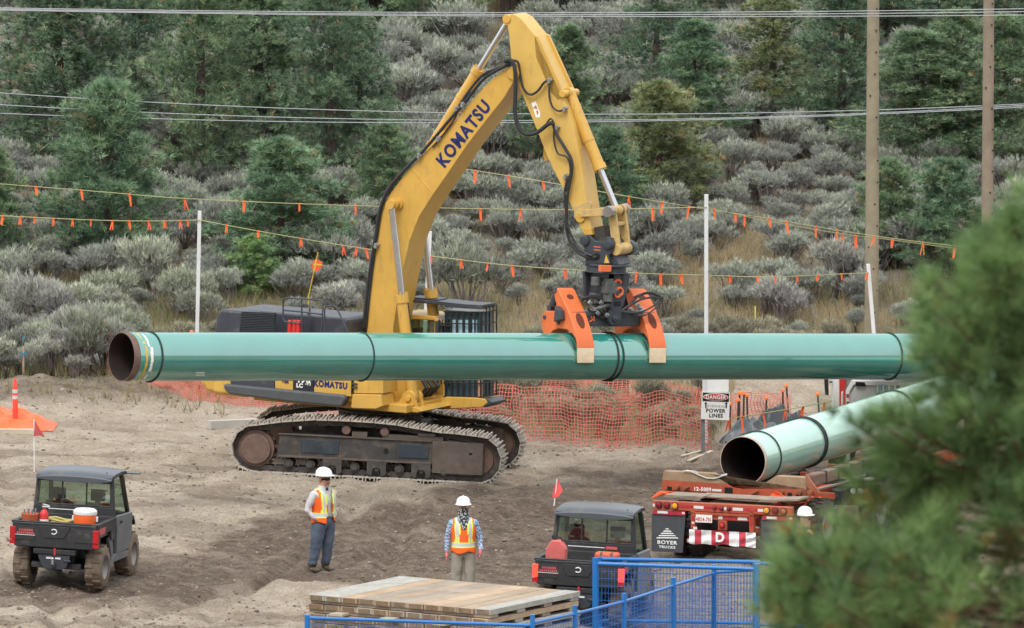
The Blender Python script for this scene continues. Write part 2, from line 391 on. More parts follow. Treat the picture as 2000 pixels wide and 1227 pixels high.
# ------------------------------------------------------------ foliage
def blades(C, D, n, L, w, spread, rg, lj=.35, rnd=None, upb=0):
    """n thin triangles from every centre C, about direction D; returns V, F, rnd"""
    k = len(C); C = np.repeat(C, n, 0); D = np.repeat(D, n, 0)
    d = D+spread*rg.normal(size=(k*n, 3)); d[:, 2] += upb; d /= np.linalg.norm(d, axis=1)[:, None]+1e-9
    LL = np.repeat(L, n) if np.ndim(L) else L
    LL = LL*(1-lj+2*lj*rg.random(k*n)); s = np.cross(d, rg.normal(size=(k*n, 3))); s /= np.linalg.norm(s, axis=1)[:, None]+1e-9
    off = C+d*(LL*.08)[:, None]
    V = np.stack([off-s*w/2, off+s*w/2, off+d*LL[:, None]], 1).reshape(-1, 3)
    F = np.arange(k*n*3).reshape(-1, 3)
    r = np.repeat(rnd, n*3) if rnd is not None else np.repeat(rg.random(k), n*3)
    r = np.clip(r+.10*rg.normal(size=len(r)), 0, 1)
    return V, F, r
def pine_mesh(seed, H, RB, nb, tn, nl, nw, lean=0, low=.08, gap=.25, sparse=1.0):
    rg = np.random.default_rng(seed); tr = MB()
    pts = [(math.sin(i*.7+seed)*.03*H/5, math.cos(i*.9+seed)*.03*H/5, H*i/9) for i in range(10)]
    tr.tube(pts, [max(.012, .028*H*(1-i/9.3)) for i in range(10)], 7)
    C = []; D = []; Q = []
    for b in range(nb):
        t = low+(1-low)*((b+.5*rg.random())/nb)**.9; z = H*t
        prof = (1-t)**.56*(1.0 if t > .22 else .7+1.35*t) + .03
        ln = RB*prof*rg.uniform(.5, 1.12)
        if rg.random() < gap*.3: ln *= .4
        az = b*2.399+rg.normal()*.35; up = .12+.55*t+rg.normal()*.1
        d = np.array([math.cos(az), math.sin(az), up]); n = 5
        bp = [np.array([pts[0][0], pts[0][1], z])+d*ln*s+np.array([0, 0, .12*ln*s*s-.08*ln*s]) for s in np.linspace(0, 1, n)]
        tr.tube([tuple(q) for q in bp], [max(.006, .011*H/5*(1-.8*i/(n-1))*(1.3-t)) for i in range(n)], 4)
        br = rg.random()
        for q in range(int(tn*(.45+ln/RB)*sparse)):
            s = rg.uniform(.25, 1.02)**.62; base = np.array([np.interp(s, np.linspace(0, 1, n), [p_[i] for p_ in bp]) for i in range(3)])
            off = rg.normal(size=3)*np.array([1, 1, .55])*(.05*H/5+ln*.11); c = base+off
            dd = d*.7+off/(ln*.25+.01)*.5+np.array([0, 0, .55]); C.append(c); D.append(dd/np.linalg.norm(dd)); Q.append(np.clip(.32*br+.5*rg.random()+.12*s, 0, .93) if rg.random() > .035 else .99)
    for q in range(10):
        C.append(np.array([rg.normal()*.04, rg.normal()*.04, H*(1-.03*q)])); D.append(np.array([0, 0, 1.])); Q.append(.6)
    V, F, r = blades(np.array(C), np.array(D), nl, .145*(H/5)**.3, nw, .52, rg, rnd=np.array(Q))
    return tr, V, F, r
M_bark = mat('pine bark', (.075, .058, .048), .9, var=.35, vs=6, bump=.6)
M_needle = leafmat('pine needles', [(0, (.045, .070, .052)), (.35, (.085, .125, .086)), (.7, (.15, .20, .128)), (.93, (.25, .31, .20)), (.965, (.20, .115, .07)), (1, (.24, .13, .07))], rough=.55, trans=.22, spec=.3)
def pine_proto(seed, **k):
    tr, V, F, r = pine_mesh(seed, **k)
    a = tr.build('trunk', M_bark, smooth=True); b = npmesh('crown', V, F, M_needle, r); a['H'] = k['H']; a['RB'] = k['RB']
    return a, b
PROTO = [pine_proto(11, H=6, RB=1.75, nb=106, tn=31, nl=20, nw=.019, gap=.4, low=.08),
         pine_proto(12, H=6, RB=1.9, nb=94, tn=30, nl=20, nw=.019, gap=.8, low=.10),
         pine_proto(13, H=6, RB=1.6, nb=114, tn=31, nl=20, nw=.019, gap=.3, low=.04),
         pine_proto(14, H=3, RB=1.2, nb=92, tn=30, nl=20, nw=.014, gap=.1, low=.03),
         pine_proto(15, H=3, RB=1.1, nb=80, tn=29, nl=20, nw=.014, gap=.3, low=.02),
         pine_proto(16, H=6, RB=2.0, nb=84, tn=29, nl=20, nw=.019, gap=1.1, low=.16)]
T_DARK = (1.5, 1.62, 1.55); T_MID = (1.75, 1.82, 1.6); T_BLUE = (1.65, 1.85, 1.70); T_LIGHT = (2.1, 2.3, 1.6); T_RUST = (2.1, 1.8, 1.4)
# base px, base py, top py, half width px, proto, tone, label
TREES = [
 (118, 330, -130, 135, 0, T_DARK, 'tall dark pine with a bare lower trunk, at the upper left of the photo'),
 (262, 292, -110, 95, 5, T_DARK, 'dark pine with a thick bare trunk, just right of the tall upper left pine'),
 (210, 522, 165, 108, 3, T_BLUE, 'full blue green pine crossed by the flagged ropes, left of the left white post'),
 (393, 378, -140, 120, 1, T_MID, 'tall thin brownish green pine behind the left white post'),
 (505, 300, -60, 118, 2, T_MID, 'tall mid green pine with a visible trunk, left of the boom'),
 (550, 546, 275, 108, 3, T_BLUE, 'rounded blue green pine between the left white post and the boom'),
 (497, 580, 458, 54, 3, T_LIGHT, 'smallest bright green pine, low behind the left white post'),
 (648, 372, -70, 100, 1, T_DARK, 'dark pine whose crown fills the gap left of the boom'),
 (700, 330, 30, 70, 0, T_DARK, 'narrow dark pine standing just left of the boom cylinder'),
 (-12, 545, 285, 66, 4, T_MID, 'green pine cut off by the left edge of the photo'),
 (856, 92, -220, 90, 1, T_MID, 'pine at the top edge with a bare trunk over sagebrush, left of the boom tip'),
 (757, 445, 240, 62, 4, T_MID, 'small green pine directly left of the lower boom'),
 (1053, 348, 70, 85, 5, T_MID, 'sparse pine seen between the boom and the stick'),
 (1112, 335, 50, 70, 2, T_MID, 'dense pine directly right of the top of the stick'),
 (1283, 225, -70, 92, 5, T_DARK, 'dark pine with open branches right of the stick, near the top edge'),
 (1358, 305, 40, 80, 2, T_BLUE, 'tall blue green pine right of the open branched dark pine'),
 (1288, 408, 163, 94, 3, T_RUST, 'bushy light green pine with rusty patches right of the stick cylinder'),
 (1188, 470, 250, 62, 4, T_BLUE, 'dull green pine partly hidden behind the stick cylinder rod'),
 (1510, 252, -20, 100, 1, T_RUST, 'rusty tinged pine with two dark limbs, standing left of the near power pole'),
 (1643, 292, -60, 88, 0, T_DARK, 'dark pine directly left of the near power pole'),
 (1793, 348, 60, 112, 2, T_MID, 'broad green pine between the two power poles'),
 (1868, 330, 20, 80, 0, T_MID, 'pine with its crown just left of the far power pole'),
 (1962, 355, 30, 92, 2, T_MID, 'green pine right of the far power pole, at the right edge'),
 (1738, 515, 312, 66, 3, T_MID, 'small open pine right of the near power pole, above the flagged rope end'),
 (1850, 540, 312, 80, 4, T_BLUE, 'rounded blue green pine below the broad one, left of the far power pole'),
 (1440, 62, -200, 110, 1, T_DARK, 'dark pine at the top edge midway between the boom tip and the near pole'),
 (1130, 20, -240, 110, 0, T_DARK, 'dark pine at the top edge just right of the boom tip'),
 (1720, 110, -190, 110, 2, T_DARK, 'dark pine at the top edge behind the near power pole'),
 (1870, 80, -210, 120, 0, T_DARK, 'dark pine at the top edge behind the far power pole'),
 (730, 60, -220, 100, 2, T_DARK, 'dark pine at the top edge left of the boom'),
 (985, 62, -230, 95, 5, T_MID, 'pine at the top edge directly behind the boom tip'),
 (1990, 110, -180, 90, 1, T_DARK, 'dark pine in the upper right corner'),
 (585, 80, -240, 110, 0, T_DARK, 'dark pine at the top edge above the rounded pines'),
 (330, 90, -230, 110, 2, T_DARK, 'dark pine at the top edge between the two tall left pines'),
 (40, 60, -230, 60, 1, T_MID, 'slim pine in the upper left corner'),
]
TRP = []
used = set()
for (bx, by, ty, hw, pi, tone, lab) in TREES:
    p = G(bx, by); s = scale_at(p.y); h = (by-ty)/s; r = hw/s; TRP.append((p.x, p.y, r))
    t = thing('pine_tree', lab, 'pine tree', (p.x, p.y, p.z-.05), random.Random(bx).uniform(0, 6.28), 'pines on the hillside')
    a, b = PROTO[pi]; kz = h/a['H']; kr = 1.44*r/a['RB']
    for src in (a, b):
        if pi in used: q = src.copy(); COL.objects.link(q)
        else: q = src
        q.parent = t; q.scale = (kr, kr, kz); q.color = (*tone, 1)
    used.add(pi)
# sagebrush
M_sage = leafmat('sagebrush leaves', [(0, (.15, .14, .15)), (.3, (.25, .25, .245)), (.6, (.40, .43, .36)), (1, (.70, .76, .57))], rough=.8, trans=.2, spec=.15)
M_twig = mat('sagebrush stems', (.20, .17, .16), .9, var=.3, vs=8)
def sage_mesh(seed, ns, nl):
    rg = np.random.default_rng(seed); C = []; D = []; Q = []; tw = MB()
    lob = [(rg.uniform(-.33, .33), rg.uniform(-.33, .33), rg.uniform(.42, .8), rg.uniform(.24, .36)) for _ in range(5)]
    for k in range(ns):
        th = rg.uniform(0, 6.28); ph = math.acos(rg.uniform(.0, 1)); d = np.array([math.sin(ph)*math.cos(th), math.sin(ph)*math.sin(th), math.cos(ph)])
        lx, ly, lz, lr = lob[k % 5]
        c = np.array([lx, ly, lz*.75])+d*lr*rg.uniform(.5, 1.1)*np.array([1, 1, .8]); c[2] = max(c[2], .05)
        C.append(c); D.append(np.array([c[0]*.5, c[1]*.5, .8])+d*.45); Q.append(np.clip(.15+.75*(c[2])*rg.uniform(.55, 1.25), 0, 1) if True else 0)  # lower sprigs darker: shade at the bush base painted into the tuft value
    D = np.array(D); D /= np.linalg.norm(D, axis=1)[:, None]
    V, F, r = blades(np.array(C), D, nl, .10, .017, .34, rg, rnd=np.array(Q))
    for k in range(16):
        lx, ly, lz, lr = lob[k % 5]; e = np.array([lx+rg.normal()*.14, ly+rg.normal()*.14, lz*rg.uniform(.7, 1.2)])
        tw.tube([(rg.normal()*.05, rg.normal()*.05, -.05), tuple(e*.5+rg.normal(size=3)*.04), tuple(e)], [.02, .012, .005], 4)
    return tw, V, F, r
SAGE = []
for k in range(6):
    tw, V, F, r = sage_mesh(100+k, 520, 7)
    tv = np.array([v[:] for v in tw.v]); tf = []
    for f in tw.f:
        if len(f) == 4: tf += [[f[0], f[1], f[2]], [f[0], f[2], f[3]]]
    SAGE.append((V, F, r, tv, np.array(tf)))
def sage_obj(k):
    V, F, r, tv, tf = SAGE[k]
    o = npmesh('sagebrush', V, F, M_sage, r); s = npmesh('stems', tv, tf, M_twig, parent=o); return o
GRASSY = [(497, 600, 62, 34), (1420, 520, 110, 42), (1350, 570, 60, 45), (1010, 620, 100, 40), (1560, 625, 190, 20), (640, 640, 60, 15), (330, 640, 90, 22), (600, 585, 50, 25), (250, 545, 40, 20), (1450, 470, 60, 18), (1700, 640, 100, 15), (950, 30, 70, 60), (60, 150, 45, 60), (930, 575, 40, 20), (120, 560, 40, 20), (1590, 500, 40, 14)]
def grassy(px, py): return any(((px-a)/c)**2+((py-b)/d)**2 < 1 for a, b, c, d in GRASSY)
def build_sage():
    spots = []; rg = np.random.default_rng(5); cell = .84
    for iy in range(int((229-166)/cell)):
        for ix in range(int(31/cell)):
            x = -15.5+ix*cell+rg.uniform(-.45, .45); y = 166+iy*cell+rg.uniform(-.45, .45); z = float(tbase(x, y)); px, py = proj(x, y, z)
            if px < -60 or px > 2060 or py < -70: continue
            if vegmask(np.array(x), np.array(y), z) < .6: continue
            near = px > 240 and py > 640                      # behind the netting: fewer, greyer
            if grassy(px, py-25) and rg.random() < .88: continue
            if near and rg.random() < .2: continue
            if not near and 545 < py < 690 and rg.random() < .34: continue
            if px > 1640 and py > 560 and rg.random() < .5: continue
            s = rg.uniform(.5, 1.28)*(1.05 if px < 240 and py > 600 else 1)*(.6 if near else 1)
            if rg.random() < .12: s *= 1.3
            tone = rg.uniform(.72, 1.12); pur = rg.random()
            c = (tone*(.98+.06*pur), tone*(1.0-.05*pur), tone*(.88+.20*pur)) if not near else (tone*.86, tone*.76, tone*.68)
            if rg.random() < .07 and not near: c = (tone*.85, tone*.66, tone*.55); s *= .85
            spots.append((y, x, z, s, c, near, pur))
    spots.sort(key=lambda q: q[0]-6*q[3]); 
    ind = spots[:290]; rest = spots[290:]; protos = []
    for i, (y, x, z, s, c, near, pur) in enumerate(ind):
        k = i % 6
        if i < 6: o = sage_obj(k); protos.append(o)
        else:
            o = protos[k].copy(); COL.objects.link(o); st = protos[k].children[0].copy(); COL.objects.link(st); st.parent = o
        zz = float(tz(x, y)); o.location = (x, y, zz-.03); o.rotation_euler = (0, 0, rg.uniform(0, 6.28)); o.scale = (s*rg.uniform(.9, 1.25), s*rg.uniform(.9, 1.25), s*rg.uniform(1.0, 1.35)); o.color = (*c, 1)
        pxx = proj(x, y, zz)[0]; big = s > (.62 if near else 1.12)
        if near: w = 'behind the orange netting, '+('left of the excavator' if pxx < 470 else 'behind the tracks' if pxx < 1000 else 'between the tracks and the danger sign')
        else: w = 'in the brush left of the held pipe end' if pxx < 235 else 'around the left white post' if pxx < 470 else 'behind the excavator body and boom' if pxx < 900 else 'behind the grapple' if pxx < 1370 else 'right of the right white post' if pxx < 1690 else 'right of the near power pole'
        d_ = ('larger brownish grey bush ' if big else 'small brownish grey bush ') if near else ('large rounded sagebrush ' if big else 'small rounded sagebrush ')
        if not near: d_ = d_.replace('sagebrush', 'purplish grey sagebrush' if pur > .6 else 'grey green sagebrush')
        tag(o, d_+w, 'shrub', d_+w)
    VV = []; FF = []; RR = []; MI = []; o0 = 0
    for i, (y, x, z, s, c, near, pur) in enumerate(rest):
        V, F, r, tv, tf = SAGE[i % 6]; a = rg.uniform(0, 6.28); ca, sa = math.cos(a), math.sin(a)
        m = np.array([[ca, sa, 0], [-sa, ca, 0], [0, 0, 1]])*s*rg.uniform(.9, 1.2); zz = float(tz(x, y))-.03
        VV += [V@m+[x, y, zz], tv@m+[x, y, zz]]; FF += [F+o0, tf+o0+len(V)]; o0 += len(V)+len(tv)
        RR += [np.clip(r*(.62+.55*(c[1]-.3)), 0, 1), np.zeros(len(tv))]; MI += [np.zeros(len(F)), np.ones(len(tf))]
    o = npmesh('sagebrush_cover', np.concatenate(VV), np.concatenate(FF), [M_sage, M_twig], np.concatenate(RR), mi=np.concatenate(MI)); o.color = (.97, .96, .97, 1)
    tag(o, 'grey sagebrush covering the upper hillside between the pines', 'sagebrush cover', kind='stuff')
    print('sage', len(ind), len(rest))
build_sage()
def build_grass():
    rg = np.random.default_rng(8); n = 34000; C = []; Q = []
    px = rg.uniform(-20, 2020, n*2); py = rg.uniform(-10, 890, n*2)
    GX, GY = GV(px, py)
    for i, (a, b) in enumerate(zip(px, py)):
        g = grassy(a, b)
        if not g and rg.random() > (.75 if b > 560 else .2): continue
        if b > np.interp(a, VEG_X, VEG_Y)-2 and not (a < 440 and b < np.interp(a, VEG_X, VEG_Y)+30 and rg.random() < .28): continue
        C.append((GX[i], GY[i], 0)); Q.append((.62 if g and a > 1000 else .4)+rg.normal()*.16-(.25 if a < 700 and rg.random() < .4 else 0))
    C = np.array(C); C[:, 2] = tz(C[:, 0], C[:, 1])
    V, F, r = blades(C, np.tile([0, 0, 1.], (len(C), 1)), 5, .30, .014, .28, rg, rnd=np.clip(Q, 0, 1))
    m = leafmat('dry grass', [(0, (.16, .18, .07)), (.3, (.27, .25, .13)), (.55, (.40, .335, .20)), (.8, (.50, .38, .22)), (1, (.55, .44, .28))], rough=.8, trans=.3, tint=False)
    o = npmesh('dry_grass', V, F, m, r); tag(o, 'tan and olive dry grass between the sagebrush', 'grass', kind='stuff'); print('grass', len(F))
build_grass()
def build_front_pine():
    # the near pine, about 40 m off, out of focus at the right
    D0 = 40.0; base = P(2030, 1500, D0+.3); base.z = float(tbase(base.x, base.y))-.05; rg = np.random.default_rng(3)
    t = thing('pine_tree', 'large blurred pine close to the camera, covering the lower right corner', 'pine tree', base)
    tr = MB(); top = P(2010, 395, D0+.3); pts = [base+(top-base)*(i/10)+Vector((.03*math.sin(i*1.3), .03*math.cos(i), 0)) for i in range(11)]
    tr.tube([p-base for p in pts], [.085*(1-i/11)+.008 for i in range(11)], 9)
    C = []; D = []; Q = []; ends = []; rng2 = np.random.default_rng(17)
    L = [(395, 1985), (430, 1935), (480, 1900), (500, 1850), (555, 1785), (600, 1765), (660, 1765), (690, 1760), (735, 1830), (775, 1815), (830, 1625), (850, 1660), (900, 1700), (930, 1640), (985, 1680), (1030, 1650), (1062, 1530), (1092, 1500), (1130, 1530), (1180, 1490), (1215, 1510), (1260, 1480), (1320, 1500)]
    for (y, x) in L: ends.append((x+(42 if y < 910 else 16), y, D0+rg.uniform(-.25, .25)))
    for k in range(34):
        y = rng2.uniform(1065, 1275); ends.append((rng2.uniform(1505, 1760), y, D0+rng2.uniform(-.6, .7)))
    for k in range(165):
        y = 430+840*rg.random()**.75 if k < 120 else rg.uniform(470, 900); lx = np.interp(y, [q[0] for q in L], [q[1] for q in L]); x = lx+((50 if y < 910 else 40) if k < 120 else 32)+(2120-lx)*rg.random()**1.1
        ends.append((x, y, D0+rg.uniform(-.8, .9)*(.25+.75*(y-350)/900)))
    for (x, y, d) in ends:
        e = P(x, y, d); rr = math.hypot(e.x-top.x, e.y-top.y); st = pts[0]+(top-pts[0])*min(.97, max(.05, (e.z-rr*.35-base.z)/(top.z-base.z)))
        mid = st.lerp(e, .5)-Vector((0, 0, .08*rr)); path = [st, st.lerp(mid, .6), mid, mid.lerp(e, .6)+Vector((0, 0, -.02)), e]
        tr.tube([p-base for p in path], [.016, .013, .010, .008, .005], 5)
        dr = (e-mid).normalized(); br = rg.random()
        for q in range(7):
            s = q/6; c = e-dr*s*.32*min(1, rr) if rr > .1 else e-Vector((0, 0, .05*q)); jit = Vector(rg.normal(size=3)*.055*(s > 0)); c = c+jit
            dd = (dr*.6+jit*6+Vector((0, 0, .5))).normalized(); C.append((c-base)[:]); D.append(dd[:]); Q.append(np.clip(.2+.3*br+.4*rg.random(), 0, .93) if rg.random() > .06 else .98)
    V, F, r = blades(np.array(C), np.array(D), 52, .14, .0048, .50, rg, lj=.3, rnd=np.array(Q))
    tr.build('trunk', mat('brown pine twig bark', (.16, .10, .065), .85, var=.3, vs=6), t, smooth=True)
    o = npmesh('crown', V, F, M_needle, r, parent=t); o.color = (1.6, 1.85, 1.1, 1); print('front pine', len(F))
build_front_pine()

# ------------------------------------------------------------ shared object materials
M_yel = mat('yellow machine paint', (.60, .355, .07), .4, var=.09, vs=2.0, dust=.15, dcol=(.42, .34, .22), coat=.15, grime=.45)
M_yel2 = mat('dirty yellow steel', (.52, .36, .14), .6, var=.2, vs=6, dust=.35, dcol=(.30, .21, .12))
M_dgrey = mat('dark grey machine paint', (.045, .052, .065), .45, var=.15, vs=3, dust=.25, dcol=(.20, .19, .18))
M_dusty = mat('dusty dark steel', (.055, .050, .048), .7, var=.3, vs=4, dust=.36, dcol=(.20, .155, .12), bump=.2)
M_black = mat('black rubber', (.02, .02, .022), .6, var=.2, dust=.12)
M_hose = mat('black hydraulic hose', (.025, .026, .03), .5, var=.2)
M_shoe = mat('dusty track shoe steel', (.40, .36, .31), .7, var=.2, vs=7, dust=.35, dcol=(.50, .46, .40), bump=.2)
M_chrome = mat('cylinder rod steel', (.55, .56, .58), .22, .9, var=.04)
M_org = mat('orange grapple paint', (.72, .16, .05), .45, var=.08, vs=4, dust=.15, dcol=(.38, .2, .12))
M_pad = mat('worn pale wear pad', (.62, .50, .34), .7, var=.12, vs=8, dust=.3, dcol=(.5, .42, .30))
M_blue = mat('navy lettering', (.012, .022, .11), .4, var=.05)
M_white = mat('white paint', (.78, .78, .76), .5, var=.05, dust=.08)
M_red = mat('red paint', (.55, .03, .03), .4, var=.1)
M_glass = glassmat('cab glass', (.45, .62, .68), .3)
M_gclr = glassmat('clear tinted window', (.70, .80, .74), .10)
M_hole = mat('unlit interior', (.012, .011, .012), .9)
M_rope = mat('dark tie rope', (.03, .032, .035), .8, var=.3)
M_rust = mat('rusty bare steel', (.15, .095, .075), .75, var=.25, vs=6, bump=.2)
M_wood = mat('weathered timber', (.42, .36, .27), .85, var=.22, vs=5, bump=.25)

# ------------------------------------------------------------ held pipe
def pipe_mat(name, col, deep):
    m, N, L, b = newmat(name); tc = N.new('ShaderNodeTexCoord'); n = N.new('ShaderNodeTexNoise'); n.inputs['Scale'].default_value = 1.6; n.inputs['Detail'].default_value = 7
    mp = N.new('ShaderNodeMapping'); mp.inputs['Scale'].default_value = (1.2, 1, 1); L.new(tc.outputs['Object'], mp.inputs['Vector']); L.new(mp.outputs[0], n.inputs['Vector'])
    cr = N.new('ShaderNodeValToRGB'); cr.color_ramp.elements[0].position = .3; cr.color_ramp.elements[0].color = (*deep, 1); cr.color_ramp.elements[1].position = .7; cr.color_ramp.elements[1].color = (*col, 1)
    L.new(n.outputs[0], cr.inputs[0])
    n2 = N.new('ShaderNodeTexNoise'); n2.inputs['Scale'].default_value = 5; n2.inputs['Detail'].default_value = 9; n2.inputs['Roughness'].default_value = .8; L.new(tc.outputs['Object'], n2.inputs['Vector'])
    mr = N.new('ShaderNodeMapRange'); mr.inputs[1].default_value = .62; mr.inputs[2].default_value = .8; mr.inputs[4].default_value = .45; L.new(n2.outputs[0], mr.inputs[0])
    mx = N.new('ShaderNodeMixRGB'); L.new(mr.outputs[0], mx.inputs[0]); L.new(cr.outputs[0], mx.inputs[1]); mx.inputs[2].default_value = (.36, .46, .40, 1)
    L.new(mx.outputs[0], b.inputs['Base Color']); b.inputs['Roughness'].default_value = .11; b.inputs['IOR'].default_value = 2.8; b.inputs['Specular IOR Level'].default_value = .5
    return m
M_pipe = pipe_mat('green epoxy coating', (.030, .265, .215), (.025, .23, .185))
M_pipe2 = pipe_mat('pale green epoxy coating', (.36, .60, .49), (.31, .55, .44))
PR = .457
def make_pipe(name, label, A, dirv, length, mt, rings, cut=.14, endm=None):
    A = Vector(A); dirv = Vector(dirv).normalized(); M = frame3(A, dirv, Vector((0, 0, 1)).cross(dirv))
    t = thing(name, label, 'steel pipe', A, M.to_3x3())
    body = MB(); nx = 24
    body.lathe([(PR, cut+(length-2*cut)*i/nx) for i in range(nx+1)], ax='x', n=72); body.build('coated_wall', mt, t, smooth=True)
    b = MB(); b.lathe([(PR-.014, 0), (PR-.003, 0), (PR-.003, cut+.001), (PR-.014, cut+.002)], ax='x', n=64)
    b.lathe([(PR-.003, length-cut), (PR-.003, length), (PR-.014, length)], ax='x', n=64); b.each('bare_end', endm or M_rust, t, smooth=True)
    c = MB(); c.lathe([(PR-.014, length), (PR-.014, length*.5), (PR-.014, 0.002)], ax='x', n=64); c.build('bore', mat('rusty pipe bore', (.030, .020, .018), .6, var=.3, vs=5), t, smooth=True)
    for x, r, tilt in rings:
        s = MB(); s.tube([(x+tilt*math.cos(a), (PR+r*.8)*math.cos(a), (PR+r*.8)*math.sin(a)) for a in [2*math.pi*i/48 for i in range(48)]], r, 6, closed=True)
        a = .9
        s.box((x, (PR+r)*math.cos(a), (PR+r)*math.sin(a)), (r*4, r*4, r*4), (a, 0, 0))
        s.build('tie_strap', M_rope, t, smooth=True)
    return t, M
pA = P(237, 697, 157.0); pB = P(1190, 696.5, 163.6); pdir = (pB-pA).normalized()
def along(px):      # distance along the held pipe where its axis passes column px
    lo, hi = 0, 40
    for _ in range(40):
        m = (lo+hi)/2; q = pA+pdir*m; lo, hi = (m, hi) if proj(*q)[0] < px else (lo, m)
    return lo
pipe1, PM = make_pipe('steel_pipe', 'long dark green pipe held level in the air by the orange grapple', pA, pdir, 24.4, M_pipe,
    [(along(292), .016, .01), (along(705), .013, .012), (along(1183), .017, .03), (along(1189), .017, -.02), (along(1735), .016, .01)])
def arcband(x0, x1, a0, a1, m, nm, lift=.002, wob=0):
    b = MB(); n = max(4, int(abs(a1-a0)*14)); rg = random.Random(int(x0*100))
    r = PR+lift; rings = [[(x0+rg.uniform(-wob, wob), r*math.cos(a), r*math.sin(a)), (x1+rg.uniform(-wob, wob), r*math.cos(a), r*math.sin(a))] for a in [a0+(a1-a0)*i/n for i in range(n+1)]]
    vs = [v for q in rings for v in q]; b.add(vs, [(2*i, 2*i+2, 2*i+3, 2*i+1) for i in range(n)]); return b.build(nm, m, pipe1)
M_ypaint = mat('yellow marking paint', (.62, .42, .06), .6); M_wpaint = mat('white marking paint', (.8, .82, .8), .6)
def toward(a): return a
# angle 0 = local +Y (away), pi = towards the camera, pi/2 = up
arcband(.25, .295, R(150), R(262), M_ypaint, 'yellow_ring_mark', wob=.008); arcband(.22, .26, R(104), R(128), M_ypaint, 'yellow_ring_mark', wob=.008); arcband(.24, .28, R(136), R(144), M_ypaint, 'yellow_ring_mark', wob=.01)
arcband(.33, .37, R(108), R(150), M_wpaint, 'white_ring_mark', wob=.008); arcband(.36, .415, R(152), R(212), M_wpaint, 'white_ring_mark', wob=.01); arcband(.35, .38, R(222), R(256), M_wpaint, 'white_ring_mark', wob=.012)
for k in range(3):
    arcband(along(368)+.02*k-.07, along(368)+.02*k+.13, R(214+k*5), R(216.5+k*5), M_wpaint, 'stencilled_mark')

# ------------------------------------------------------------ pipe on the trailer
q0 = P(1451, 900.5, 155.0); yaw2 = R(66); d2 = Vector((math.cos(yaw2), math.sin(yaw2), .010))
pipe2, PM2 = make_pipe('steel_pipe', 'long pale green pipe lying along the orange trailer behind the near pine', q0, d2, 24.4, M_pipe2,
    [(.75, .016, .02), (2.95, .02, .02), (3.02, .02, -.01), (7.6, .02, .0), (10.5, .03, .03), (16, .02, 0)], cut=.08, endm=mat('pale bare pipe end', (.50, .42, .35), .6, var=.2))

# ------------------------------------------------------------ excavator
A1 = R(8); A2 = R(25); TILT = Matrix.Rotation(R(2.0), 4, 'Y')
n0 = G(713, 936); uc = n0+Vector((math.sin(A1), math.cos(A1), 0))*1.67; uc.z = float(tbase(uc.x, uc.y))+.01
UF = Matrix.Translation(uc) @ TILT @ Matrix.Rotation(-A1, 4, 'Z')
HF = Matrix.Translation(uc) @ TILT @ Matrix.Rotation(-A2, 4, 'Z')
ex = thing('excavator', 'large yellow tracked excavator lifting the dark green pipe with an orange grapple', 'excavator', uc, UF.to_3x3())
EXI = UF.inverted()
def up(px, py, Fm, ax, val):     # picture point -> local point of frame Fm on the plane local[ax] = val
    I = Fm.inverted(); o = I @ Vector((0, 0, CAM_H)); d = I.to_3x3() @ unp(px, py); t = (val-o[ax])/d[ax]; return o+d*t
def upl(pts, Fm, ax, val):
    r = [up(x, y, Fm, ax, val) for x, y in pts]; k = [i for i in range(3) if i != ax]
    return [(q[k[0]], q[k[1]]) for q in r]
def H(): m = MB(); m.M = EXI @ HF; return m
def HC(): m = MB(); m.M = EXI @ HF @ Matrix.Translation((.02, 0, 0)) @ Matrix.Diagonal((.73, 1, 1, 1)); return m
# --- undercarriage: belts, frames, rollers
def belt_path():
    pts = []
    rear, front, rr = -2.20, 2.20, .46
    for i in range(13):
        a = -math.pi/2-math.pi*i/12; pts.append((rear+rr*math.cos(a), rr+.02+rr*math.sin(a)))
    pts += [(-1.7, 1.03), (-1.1, 1.10), (-.5, 1.115), (.1, 1.11), (.6, 1.085), (1.0, 1.03), (1.4, .985), (1.8, .97)]
    for i in range(13):
        a = math.pi/2-math.pi*i/12; pts.append((front+rr*math.cos(a), rr+.02+rr*math.sin(a)))
    return pts
def resample(p, step):
    p = [Vector((x, z)) for x, z in p]+[Vector(p[0])]; out = []; L = [0]
    for i in range(len(p)-1): L.append(L[-1]+(p[i+1]-p[i]).length)
    n = int(L[-1]/step); 
    for k in range(n):
        s = L[-1]*k/n; i = max(j for j in range(len(L)-1) if L[j] <= s); t = (s-L[i])/(L[i+1]-L[i]+1e-9); q = p[i].lerp(p[i+1], t); d = (p[i+1]-p[i]).normalized(); out.append((q, d))
    return out
links = resample(belt_path(), .228)
